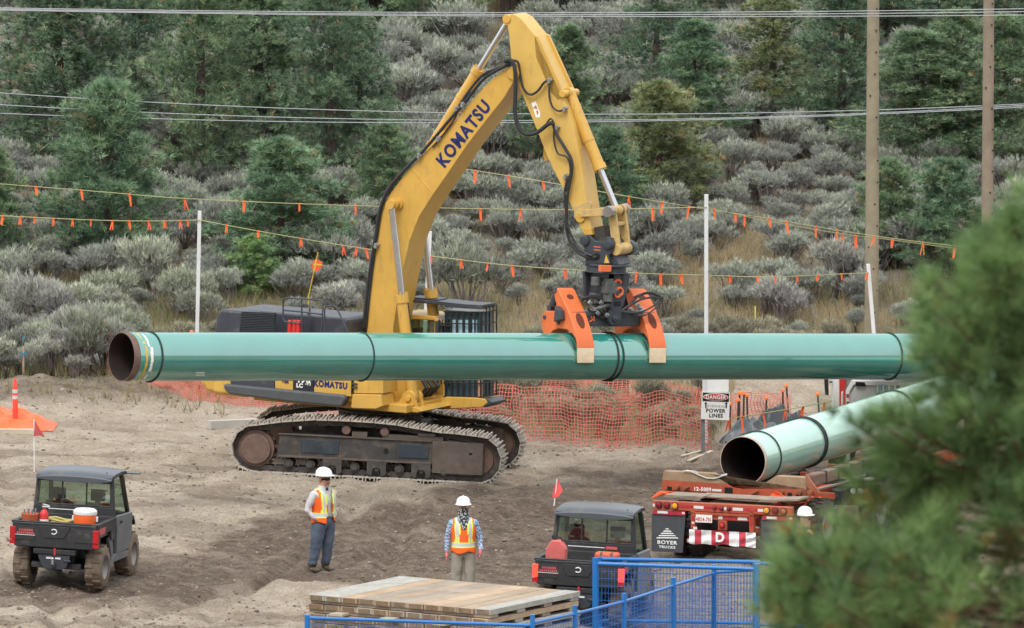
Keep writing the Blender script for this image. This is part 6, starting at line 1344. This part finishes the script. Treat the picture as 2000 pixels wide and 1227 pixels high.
# ------------------------------------------------------------ timber mats
def GH(px, py, h):      # ground-following plane h above the ground
    r = unp(px, py); d = (CAM_H-h)/-r.z
    for i in range(60): d = .5*d+.5*(CAM_H-h-float(tbase(r.x*d, d)))/-r.z
    return P(px, py, d)
MH = .80; zt = float(tbase(-1.5, 141))+MH
def PZ(px, py, z): r = unp(px, py); return P(px, py, (CAM_H-z)/-r.z)
c0 = PZ(612, 1161, zt); c1 = PZ(965, 1191, zt); c3 = PZ(775, 1123, zt); c2 = PZ(1127, 1154, zt)
ux = ((c1-c0)+(c2-c3)).normalized(); wl = ((c1-c0).length+(c2-c3).length)/2; uy = Vector((-ux.y, ux.x, 0)); ul = ((c3-c0).dot(uy)+(c2-c1).dot(uy))/2; cm = (c0+c1+c2+c3)/4
yawm = math.atan2(ux.y, ux.x); cm.z = 0
M_plank = []
for k, c in enumerate(((.33, .25, .175), (.41, .30, .20), (.28, .235, .185), (.37, .265, .17))):
    M_plank.append(mat('mat plank %s' % 'abcd'[k], c, .85, var=.22, vs=2.5, dust=.35, dcol=(.40, .35, .28), bump=.25, bs=14))
M_pgrey = mat('weathered grey board', (.36, .35, .31), .85, var=.25, vs=4, dust=.4, dcol=(.27, .24, .20), bump=.2); M_pend = mat('board end grain', (.20, .14, .09), .85, var=.4, vs=7, bump=.3)
lay = 5; hl = MH/lay; labs = ['bottom', 'second', 'middle', 'fourth', 'top']
for L_ in range(lay):
    z0 = zt-MH+hl*L_; rg = random.Random(40+L_); base = cm+Vector((rg.uniform(-.03, .03), rg.uniform(-.03, .03), 0)); base.z = z0
    t = thing('timber_mat', {0: 'lowest timber access mat of the stack in front', 1: 'second timber access mat from the bottom of the stack', 2: 'middle timber access mat of the stack', 3: 'timber access mat just under the top one of the stack', 4: 'topmost timber access mat with pale worn planks, in front of the masked worker'}[L_], 'access mat', base, yawm+rg.uniform(-.008, .008), 'stacked timber mats')
    n = 11; w = wl/n
    for k in range(n):
        b = MB(); x = -wl/2+w*k; e = rg.uniform(-.03, .03); b.bb(x+.006, x+w-.006, -ul/2+e, ul/2+e*.5, hl*.38, hl-.004-.006*rg.random())
        b.build('plank', M_pgrey if (k in (0, n-1) and L_ == lay-1) or rg.random() < .12 else rg.choice(M_plank), t, bev=.006)
        b = MB(); b.bb(x+.006+w*.12, x+w-.006-w*.12, -ul/2+e-.004, -ul/2+e+.01, hl*.45, hl*.9); b.build('end_grain', M_pend, t) 
    for k in range(4):
        b = MB(); y = -ul/2+.15+k*(ul-.3)/3; b.bb(-wl/2+.02, wl/2-.02, y-.12, y+.12, .004, hl*.38-.002); b.build('cross_board', M_pgrey if k % 2 else M_plank[2], t, bev=.004)
    if L_ in (1, 3, 4):
        for k, x in enumerate((-wl*.30, -wl*.02, wl*.27)):
            b = MB(); b.bb(x-.13, x+.13, -ul/2-.22, -ul/2+.3, .01, hl*.34); b.build('projecting_board', M_wood, t, bev=.005) if L_ != 4 else None

# ------------------------------------------------------------ blue barrier panels
M_bl = mat('blue barrier paint', (.012, .155, .46), .35, var=.08, dust=.06, coat=.2)
M_bl2 = mat('blue wire coating', (.03, .13, .40), .45)
def bpanel(a, c, label, h, posts=(True, True), extra=.14, thick=.028, sp=.055, zb=.12):
    A = GH(*a, h); C = GH(*c, h); t = thing('barrier_panel', label, 'barrier', Vector((A.x, A.y, A.z-h)), 0, 'blue barrier panels'); o = t.location
    A = A-o; C = C-o; dn = Vector((0, 0, -1)); b = MB(); b.tube([A, C], thick, 10); b.tube([A+dn*(h-zb), C+dn*(h-zb)], thick*.9, 8); b.each('rail', M_bl, t, smooth=True)
    for k, p in enumerate((A, C)):
        if posts[k]: b = MB(); b.tube([p+Vector((0, 0, extra)), p+dn*h], thick*1.55, 10); b.box(p+dn*h+Vector((0, 0, .01)), (.10, .5, .02)); b.build('post', M_bl, t, smooth=True)
    b = MB(); n = int((C-A).length/sp)
    for k in range(1, n): p = A.lerp(C, k/n); b.tube([p, p+dn*(h-zb)], .0040, 3, cap=False)
    for k in range(1, 9): z = (h-zb)*k/9; b.tube([A+dn*z, C+dn*z], .0045, 3, cap=False)
    b.build('wire_mesh', M_bl2, t); return t
bpanel((1171, 1092), (1479, 1098), 'straight blue barrier panel directly behind the nearer row, right of the right vehicle tailgate', 1.18, extra=.03, thick=.035)
bpanel((1163, 1101), (1478, 1112), 'blue barrier panel crossing in front of the right vehicle', 1.25, extra=.10, thick=.035)
CH = [(1475, 1113), (1395, 1119), (1315, 1144), (1219, 1175), (1123, 1199), (1040, 1217)]
LB = ['slanted blue barrier panel reaching the right end post', 'second slanted blue barrier panel from the right end post', 'middle slanted blue barrier panel in front of the right vehicle wheel', 'slanted blue barrier panel just right of the timber mats', 'lowest slanted blue barrier panel, at the corner of the timber mats']
for k in range(5): bpanel(CH[k], CH[k+1], LB[k], 1.15, (k == 0, True), thick=.026)
bpanel((1040, 1222), (600, 1207), 'blue barrier panel running along the bottom edge in front of the timber mats', 1.1, (False, True), extra=.05)
bpanel((1478, 1100), (1700, 1112), 'blue barrier panel seen through gaps in the near pine', 1.18, (False, True), thick=.03)

# ------------------------------------------------------------ orange netting
M_net = mat('orange plastic netting', (.64, .19, .135), .65, var=.2, vs=2, dust=.2, dcol=(.42, .30, .25))
def netting(path, hts, label, seed, sp=.072, col=None, pst=()):
    rg = np.random.default_rng(seed); P3 = [Gz(*p) for p in path]; o = P3[0].copy(); t = thing('safety_netting', label, 'safety netting', o); xs = np.array([p.x for p in P3]); 
    L = [0]
    for a, b in zip(P3, P3[1:]): L.append(L[-1]+math.hypot(a.x-b.x, a.y-b.y))
    n = int(L[-1]/sp); S_ = np.linspace(0, L[-1], n+1); X = np.interp(S_, L, xs); Y = np.interp(S_, L, [p.y for p in P3]); Hh = np.interp(S_, L, hts); m = 15
    Hh = Hh+.10*(fbm(S_*.6, S_*0, seed, 3)-.5); Z0 = tz(X, Y)
    VV = np.zeros((n+1, m+1, 3))
    for j in range(m+1):
        v = j/m; off = .10*(fbm(S_*1.3, v*1.5+S_*0, seed+5, 3)-.5)*2; VV[:, j, 0] = X+off*.6+.10*(fbm(S_*.8+v*2, v*2+S_*0, seed+9, 2)-.5); VV[:, j, 1] = Y+off; VV[:, j, 2] = Z0+Hh*v+.06*(fbm(S_*1.1, v*2+S_*0, seed+2, 2)-.5)
    b = MB(); w = .0072; fs = []; vs = []
    def strip(pts, ver):
        k0 = len(vs); 
        for p in pts:
            d = (w, 0, 0) if ver else (0, 0, w); vs.append((p[0]-d[0], p[1], p[2]-d[2])); vs.append((p[0]+d[0], p[1], p[2]+d[2]))
        for i in range(len(pts)-1): fs.append([k0+2*i, k0+2*i+1, k0+2*i+3, k0+2*i+2])
    for i in range(n+1): strip(VV[i], True)
    for j in range(m+1): strip(VV[:, j], False)
    V = np.array(vs)-np.array(o[:]); npmesh('net', V, np.array(fs), col or M_net, parent=t)
    for s_ in pst:
        i = int(n*s_); b = MB(); b.box((X[i]-o.x, Y[i]+.05-o.y, Z0[i]+Hh[i]*.5-o.z), (.035, .035, Hh[i]+.35)); b.build('post', mat('dark steel post', (.05, .045, .04), .7), t)
NP = [(205, 752), (260, 764), (320, 771), (400, 787), (480, 797), (560, 803), (660, 811), (760, 824), (850, 838), (945, 848), (1004, 855), (1080, 862), (1160, 870), (1264, 885), (1389, 893)]
netting(NP[:7], [1.0, .35, .35, .5, .55, .6, .75], 'sagging orange safety netting left of and behind the excavator', 3, pst=(.0, .5))
netting(NP[6:11], [.85, .95, 1.0, 1.05, 1.1], 'orange safety netting behind the excavator tracks', 4)
netting(NP[10:], [1.12, 1.15, 1.1, 1.05, 1.05], 'orange safety netting standing between the tracks and the danger sign', 6, pst=())
netting([(1060, 800), (1150, 800), (1223, 800), (1290, 803), (1360, 806), (1420, 812)], [.72, .72, .66, .58, .52, .5], 'far strip of orange netting behind the nearer netting, left of the danger sign', 8, sp=.095, pst=(.02, .45, .83))
netting([(1425, 815), (1480, 815), (1545, 812)], [.48, .5, .45], 'short strip of orange netting right of the danger sign', 9)

# ------------------------------------------------------------ posts, poles, sign, stakes
def pole_thing(name, label, cat, base, top, r0, r1, m, sq=False, group=None, extra=None):
    t = thing(name, label, cat, base, 0, group); b = MB(); d = top-base
    if sq: b.tube([Vector(), d], [r0*1.3, r1*1.3], 4)
    else: b.tube([d*(k/8) for k in range(9)], [r0+(r1-r0)*k/8 for k in range(9)], 18)
    b.build('shaft', m, t, smooth=not sq)
    if extra: extra(t, d)
    return t
M_pole = mat('weathered pole wood', (.26, .225, .155), .85, var=.25, vs=1.5, bump=.3, bs=10, dust=.15, dcol=(.33, .33, .24)); M_wpost = mat('white painted post', (.66, .67, .68), .7, var=.1, vs=5, dust=.2, dcol=(.42, .42, .42))
def nails(t, d):
    b = MB(); rg = random.Random(2)
    for k in range(22): z = d.length*(k+.5)/22; a = rg.choice([-.6, .3, .7])+rg.uniform(-.2, .2); p = d*(z/d.length); b.box((p.x+.15*math.sin(a), p.y-.15*math.cos(a), p.z), (.03, .03, .035))
    b.build('pole_step_bolt', M_hole, t)
b1 = G(1702, 672); pole_thing('power_pole', 'thick wooden power pole with climbing holes, left of the two', 'power pole', b1, P(1707, -260, b1.y), .165, .125, M_pole, extra=nails)
b2 = G(1927, 640); pole_thing('power_pole', 'thinner wooden power pole rising out of the near pine, right of the two', 'power pole', b2, P(1933, -260, b2.y), .145, .115, mat('darker pole wood', (.25, .20, .15), .85, var=.25, vs=1.5, bump=.3, bs=10), extra=nails)
w1 = Gz(383, 738); w2 = Gz(821, 816); w3 = Gz(1379, 888); w4 = Gz(1714, 742)
W1 = P(390, 412, w1.y); W2 = P(840, 452, w2.y); W3 = P(1379.5, 380, w3.y); W4 = P(1695.5, 516, w4.y)
pole_thing('post', 'white square post standing left of the excavator', 'post', w1, W1, .043, .043, M_wpost, True)
pole_thing('post', 'white square post hidden behind the lower boom', 'post', w2, W2, .043, .043, M_wpost, True)
pole_thing('post', 'tall white square post right of the grapple, above the danger sign', 'post', w3, W3, .043, .043, M_wpost, True)
pole_thing('post', 'leaning white post in front of the near power pole', 'post', w4, W4, .043, .043, M_wpost, True)
# danger sign
sgb = Gz(1373, 897); sy = sgb.y; t = thing('danger_sign', 'white danger sign about overhead power lines, in front of the orange netting', 'sign', sgb); SI = Matrix.Translation(-sgb)
def spx(x, y, dy=0): return P(x, y, sy+dy)-sgb
def sprism(pts, y0, y1, nm, m, par=None, bev=0):
    b = MB(); q = [spx(x, y) for x, y in pts]; b.prism([(v.x, v.z) for v in q], 1, y0, y1); return b.build(nm, m, par or t, bev=bev)
sprism([(1369.5, 800), (1377, 800), (1377, 899), (1369.5, 899)], .02, .09, 'post', mat('grey sign post', (.17, .17, .18), .8, var=.2))
sprism([(1372, 700), (1424, 700), (1423, 766), (1372, 766)], .02, .04, 'blank_board', M_white)
sprism([(1372, 700), (1381, 700), (1381, 766), (1372, 766)], .004, .012, 'white_batten', M_wpost)
pn_ = sprism([(1370.5, 765), (1425.5, 767), (1424, 821), (1369, 818.5)], -.02, -.005, 'sign_panel', M_white)
sprism([(1372.5, 766.5), (1424, 768.5), (1423.5, 785), (1372, 783)], -.026, -.018, 'black_header', mat('black sign print', (.015, .015, .018), .5), pn_)
def oval(cx, cy, rx, ry, y0, m, nm):
    b = MB(); q = [spx(cx+rx*math.cos(a), cy+ry*math.sin(a)+.03*rx*math.cos(a)) for a in [2*math.pi*k/40 for k in range(40)]]; b.prism([(v.x, v.z) for v in q], 1, y0, y0+.006); return b.build(nm, m, pn_)
oval(1398, 775.5, 24.5, 7.2, -.032, M_wpaint, 'oval_border'); oval(1398, 775.5, 23, 6.1, -.038, mat('sign red', (.50, .02, .04), .5), 'red_oval')
def stext(txt, px, py, size, m, y, off=0, sx=1):
    q = P(px, py, sy); M = Matrix.Translation((q.x, q.y+y, q.z)) @ Matrix.Rotation(R(1.8), 4, 'Y') @ Matrix.Rotation(math.pi/2, 4, 'X'); text_mesh(txt, size, m, M, 'lettering', pn_, .002, off, sx, 0, inv=SI)
M_sblk = mat('black sign print', (1, 1, 1)); stext('DANGER', 1398, 776, .108, M_wpaint, -.042, .002, .86); stext('OVERHEAD', 1398.5, 793.5, .074, mat('grey sign print', (.25, .26, .27), .5), -.022, .0, .95); stext('POWER', 1397.5, 802.5, .105, M_sblk, -.022, .0035, .98); stext('LINES', 1398, 812, .105, M_sblk, -.022, .0035, .98)
for cx in (1378.5, 1418.5): sprism([(cx, 784.5), (cx+3, 789), (cx+1.2, 789), (cx+1.2, 797), (cx-1.2, 797), (cx-1.2, 789), (cx-3, 789)], -.026, -.018, 'arrow', M_sblk, pn_)
# thin stakes
def stake(px, py0, py1, label, m, r=.014, cap=None, name='stake', lean=0, cat='stake', group=None):
    b0 = Gz(px, py1); t = thing(name, label, cat, b0, 0, group); tp_ = P(px+lean, py0, b0.y)-b0; b = MB(); b.tube([Vector(), tp_], r, 6); b.build('rod', m, t)
    if cap: b = MB(); b.lathe([(.001, .03), (.03, .028), (.042, .0), (.04, -.035), (.02, -.05), (.001, -.05)], tuple(tp_), n=12); b.build('cap', cap, t, smooth=True)
    return t
M_rebar = mat('dark rebar', (.04, .036, .034), .7); M_cap = mat('orange safety cap', (.85, .20, .05), .5)
stake(205, 629, 752, 'dark rebar stake with an orange cap, left of the held pipe end', M_rebar, cap=M_cap, lean=-2, r=.018)
stake(374, 648, 752, 'rebar stake whose orange cap just shows above the pipe beside the left white post', M_rebar, cap=M_cap, r=.018)
for k, (x, y0, y1, ln) in enumerate([(1426, 788, 836, 0), (1441, 781, 832, 1), (1443.5, 768, 825, 1), (1452, 768, 824, 1), (1460, 772, 824, -1), (1496, 777, 820, 1), (1529, 762, 815, 0), (1540, 753, 812, -4), (1600, 769, 812, -3)]):
    stake(x, y0, y1, ['shortest capped rebar stake touching the sign', 'capped rebar stake a little right of the danger sign', 'tallest of the capped rebar stakes close to the danger sign', 'capped rebar stake in the middle of the group by the sign', 'capped rebar stake at the right of the group by the sign', 'lone capped rebar stake above the left end of the black tarp', 'left one of the pair of capped rebar stakes behind the tarp', 'right one of the pair of capped rebar stakes behind the tarp', 'capped rebar stake furthest right, near the white truck'][k], M_rebar, cap=M_cap, lean=ln, r=.02, group='capped rebar stakes')
M_ypost = mat('faded yellow marker', (.55, .42, .12), .7)
stake(76, 596, 650, 'yellow flat marker post in the brush at the left', M_ypost, r=.028); stake(1475, 598, 690, 'thin yellow marker rod above the pipe, right of the grapple', mat('bright yellow rod', (.62, .60, .15), .6), r=.014); stake(1620, 608, 690, 'thin dark rod in the grass above the pipe', M_rebar, r=.009)
M_pk = mat('pink survey ribbon', (.70, .12, .30), .7); M_tq = mat('blue survey ribbon', (.03, .20, .30), .7); M_lath = mat('wooden lath', (.42, .27, .20), .8, var=.2)
t = stake(46, 677, 757, 'wooden survey lath with blue and pink ribbon at the left edge', M_lath, r=.022); 
b = MB(); b.box((0, -.02, .78), (.04, .03, .10)); b.box((-.04, -.03, .45), (.04, .02, .08), (0, .5, 0)); b.box((.045, -.03, .47), (.045, .02, .07), (0, -.6, 0)); b.each('blue_ribbon', M_tq, t)
t = stake(65, 676, 742, 'survey lath wrapped in pink ribbon, right of the blue ribboned lath', M_lath, r=.02); b = MB(); b.box((0, -.02, .50), (.04, .03, .35)); b.build('pink_ribbon', M_pk, t); b = MB(); b.box((-.05, -.03, .42), (.06, .02, .08)); b.build('blue_ribbon', M_tq, t)
b = MB(); b.tube([P(-30, 678, 180.5), P(10, 680, 180.6), P(44, 682.5, 180.8), P(64, 678, 181.3)], .016, 5); tag(b.build('pink_tape', M_pk, None), 'pink tape strung between the survey laths at the left edge', 'tape')
for (x, y0, y1) in ((113, 670, 702),):
    stake(x+4, y0, y1, 'short wooden stake with a faded orange top in the left brush', M_lath, r=.018)
# delineator, tarp, timbers
b0 = Gz(30, 838); t = thing('delineator_post', 'orange traffic delineator tube with two white bands at the left edge', 'delineator', b0); H_ = (838-740)/scale_at(b0.y)
b = MB(); b.lathe([(.055, 0), (.055, H_*.55), (.052, H_*.56), (.052, H_*.80), (.055, H_*.82), (.04, H_*.85), (.03, H_*.98), (.0, H_)], n=18); b.build('tube', mat('fluorescent orange tube', (.90, .07, .04), .5), t, smooth=True)
for z0, z1 in ((.58, .65), (.70, .78)): b = MB(); b.lathe([(.0565, H_*z0), (.0565, H_*z1)], n=18); b.build('reflective_band', M_silv, t)
def crumple(nm, lab, cat, outline, hgt, m, seed, group=None):
    rg = np.random.default_rng(seed); pts = [Gz(*p) for p in outline]; c = sum(pts, Vector())/len(pts); N_ = 46; V = []; F = []
    rad = [(p-c) for p in pts]; n = len(pts); K = 22
    for j in range(K+1):
        for i in range(N_*2):
            u = i/(N_*2)*n; a = rad[int(u) % n].lerp(rad[(int(u)+1) % n], u-int(u)); s = j/K; x = c.x+a.x*s*1.02; y = c.y+a.y*s*1.02
            f = 1-abs(2*fbm(x*1.3+seed, y*.9, seed, 2)-1)*1.5; f2 = 1-abs(2*vn(x*3.6, y*2.4, seed+3)-1); z = float(tz(x, y))+.015+hgt*max(0, 1-s**2.2)*(.12+.88*max(0, f)**1.3)*(.35+.65*f2)
            V.append((x, y, z))
    q = N_*2
    for j in range(K):
        for i in range(q): F.append([j*q+i, j*q+(i+1) % q, (j+1)*q+(i+1) % q, (j+1)*q+i])
    o = npmesh(nm, np.array(V)-np.array(c[:]), np.array(F), m); o.location = c; tag(o, lab, cat, group); return o
M_tarp = mat('orange tarpaulin', (.86, .13, .035), .45, var=.12, vs=3); crumple('orange_tarp', 'crumpled bright orange tarpaulin heaped beside the delineator at the left edge', 'tarp', [(-70, 842), (-60, 815), (0, 808), (50, 822), (80, 826), (112, 832), (100, 843), (60, 846), (0, 846)], .38, M_tarp, 3)
b = MB(); b.prism([(x, z) for x, z in [(P(84, 832, 169.5).x, P(84, 832, 169.5).z)]]*1+[(0, 0)]*0, 1, 0, 0) if False else None
def timber(nm, lab, p0, p1, w, h, m, group=None):
    A = Gz(*p0); C = Gz(*p1); d = (C-A); L = d.length; mid = (A+C)/2; t = thing(nm, lab, 'timber', mid, math.atan2(d.y, d.x)); b = MB(); b.box((0, 0, h/2+.01), (L, w, h), (0, -math.asin(d.z/L), 0)); b.build('beam', m, t, bev=.006); return t
M_tim = mat('pale squared timber', (.50, .44, .34), .8, var=.15, vs=3, bump=.2); M_timg = mat('grey squared timber', (.42, .40, .36), .8, var=.15, vs=3, bump=.2)
timber('timber_beam', 'pale squared timber lying in front of the orange tarpaulin', (-40, 848), (68, 849), .14, .11, M_tim); timber('timber_beam', 'grey squared timber lying on the ground just left of the tracks', (408, 836), (500, 832), .16, .17, M_timg)
timber('board', 'upper thin board on the soil below the danger sign', (1332, 902), (1376, 894), .08, .03, M_tim); timber('board', 'lower thin board on the soil left of the pale pipe end', (1344, 908), (1390, 896), .08, .03, M_tim); timber('timber_beam', 'buried timber beam edge between the brush and the left soil', (150, 880), (205, 878), .06, .03, M_timg) if False else None
M_bt = mat('black silt sheeting', (.03, .034, .038), .3, var=.2, vs=3); crumple('black_tarp', 'crumpled black plastic sheeting behind the pale green pipe', 'tarp', [(1405, 880), (1412, 858), (1440, 842), (1500, 828), (1560, 822), (1620, 826), (1600, 850), (1520, 870), (1440, 888)], .62, M_bt, 6)
rk = Gz(950, 842); b = MB(); rg = random.Random(9); b.ball((0, 0, .12), (.34, .25, .2), 12, 8); b.v = [v*(1+rg.uniform(-.12, .12)) for v in b.v]; o = b.build('rock', mat('pale tan rock', (.40, .33, .27), .9, var=.2, bump=.5), None); o.location = rk; tag(o, 'pale rock lying behind the far track end', 'rock')
# ------------------------------------------------------------ ropes with orange flags
M_cord = mat('yellow green cord', (.36, .36, .17), .7); M_fl = mat('orange flagging', (.95, .17, .05), .65, var=.1)
def rope(label, pts, flags, seed, r=.010, flen=(20, 34)):
    rg = random.Random(seed); D = [P(x, y, d) for x, y, d in pts]; o = D[0].copy(); t = thing('flagged_rope', label, 'flagged rope', o, 0, 'flagged warning ropes')
    xs = [p[0] for p in pts]; n = 60; path = []
    for i in range(n+1):
        x = xs[0]+(xs[-1]-xs[0])*i/n; k = max(j for j in range(len(xs)-1) if xs[j] <= x+1e-6); u = (x-xs[k])/(xs[k+1]-xs[k]); q = [pts[max(k-1, 0)], pts[k], pts[k+1], pts[min(k+2, len(pts)-1)]]
        m1 = (q[2][1]-q[0][1])/(q[2][0]-q[0][0])*(q[2][0]-q[1][0]); m2 = (q[3][1]-q[1][1])/(q[3][0]-q[1][0])*(q[2][0]-q[1][0]); y = (2*u**3-3*u**2+1)*q[1][1]+(u**3-2*u**2+u)*m1+(-2*u**3+3*u**2)*q[2][1]+(u**3-u**2)*m2
        path.append((x, y, q[1][2]+(q[2][2]-q[1][2])*u))
    b = MB(); b.tube([P(*p)-o for p in path], r, 5); b.build('rope', M_cord, t)
    for fx in flags:
        y = np.interp(fx, [p[0] for p in path], [p[1] for p in path]); d = np.interp(fx, [p[0] for p in path], [p[2] for p in path]); q = P(fx, y, d)-o; L = rg.uniform(*flen)/scale_at(d); w = rg.uniform(.020, .036); a = rg.uniform(-.22, .22); b = MB()
        for s in ((0,) if rg.random() < .6 else (-1, 1)):
            dx = a+s*.14; tw = rg.uniform(-.02, .02); vs = []
            for j in range(4): f = j/3; c = q+Vector((dx*L*f, tw*f, -L*f+.01)); vs += [c+Vector((-w*(1-.3*f)*(.6 if s else 1), tw*f, 0)), c+Vector((w*(1-.3*f)*(.6 if s else 1), -tw*f, 0))]
            b.add(vs, [(2*j, 2*j+1, 2*j+3, 2*j+2) for j in range(3)]); 
        b.box(q, (.03, .03, .03)); b.build('flag', M_fl, t)
dA, dB, dC, dD = w1.y, w2.y, w3.y, w4.y
rope('long upper flagged rope crossing behind the boom towards the right white post', [(-30, 357, 184), (200, 375, 183), (360, 388, 182), (700, 402, 178), (1100, 410, 171), (1379, 405, dC-.06)], [70, 159, 253, 360, 477, 585, 695, 938, 1018, 1105, 1275], 1, flen=(16, 26))
rope('flagged rope running from the left edge to the left white post', [(-30, 420, 186), (180, 430, dA), (300, 432, dA), (389, 430, dA-.06)], [6, 40, 68, 105, 142, 178, 220, 252, 290, 322, 352, 366], 2, flen=(12, 19))
rope('flagged rope sloping down from the left white post to the boom', [(389, 430, dA-.06), (530, 456, 180), (720, 487, 176), (838, 500, dB-.06)], [443, 505, 588, 670, 697, 715], 3, flen=(14, 22))
rope('lower flagged rope passing behind the grapple', [(838, 500, dB-.06), (1000, 519, 171), (1250, 534, 168), (1379, 538, dC+.08)], [843, 900, 953, 1000, 1103, 1244, 1290, 1330], 4, flen=(14, 24))
rope('flagged rope between the right white post and the leaning white post', [(1379, 538, dC+.08), (1500, 541, 171), (1697, 533, dD-.06)], [1425, 1478, 1514, 1556, 1598, 1643, 1694], 5, flen=(12, 17))
rope('flagged rope coming out from behind the boom and sloping down to the near pine', [(880, 326, 184), (925, 333, 183), (1061, 355, 182), (1227, 384, 180), (1380, 409, 182), (1500, 427, 184), (1700, 460, 186), (1900, 485, 188)], [928, 993, 1061, 1228, 1293, 1346, 1436, 1502, 1535, 1593, 1634, 1707, 1803], 6, flen=(12, 30))
rope('flagged rope from the right white post sloping down to the right', [(1379, 405, dC-.06), (1500, 432, 172), (1650, 458, 176), (1720, 466, 179), (1900, 490, 186)], [1395, 1454, 1646, 1671, 1743, 1865], 7, flen=(16, 32))
rope('low flagged rope from the danger sign over the black sheeting', [(1424, 818, sy+.4), (1500, 806, 168), (1560, 796, 168), (1640, 781, 169)], [1425, 1449, 1491, 1534, 1569, 1610], 8, flen=(22, 36))
# ------------------------------------------------------------ power lines
M_wire = mat('aluminium wire', (.42, .43, .45), .4, .5)
def wire(label, pts, d, r=.011):
    b = MB(); c = np.polyfit([p[0] for p in pts], [p[1] for p in pts], 2); o = P(1000, float(np.polyval(c, 1000)), d); b.tube([P(x, float(np.polyval(c, x)), d+(x-1000)*.004)-o for x in range(-200, 2240, 40)], r, 5); q = b.build('power_line', M_wire, None); q.location = o; tag(q, label, 'power line', 'power lines')
wire('highest of the three overhead wires along the top edge', [(0, 16), (700, 23), (1400, 25), (2000, 17)], 176, .010); wire('middle one of the three overhead wires along the top edge', [(0, 18), (700, 27.5), (1400, 28.5), (2000, 23)], 176.4, .010); wire('lowest of the three overhead wires along the top edge', [(0, 20), (700, 29.5), (1400, 33), (2000, 29.5)], 176.8, .010)
wire('highest of the three wires crossing behind the boom lettering', [(0, 181), (300, 202), (700, 215), (1000, 222), (1400, 223), (2000, 203)], 200); wire('middle wire crossing behind the boom lettering', [(0, 204), (300, 222), (700, 232), (1000, 235), (1400, 232), (2000, 206)], 200.4); wire('lowest of the wires crossing behind the boom lettering', [(0, 221), (300, 233), (700, 239.5), (1000, 240), (1400, 233), (2000, 209.5)], 200.8)
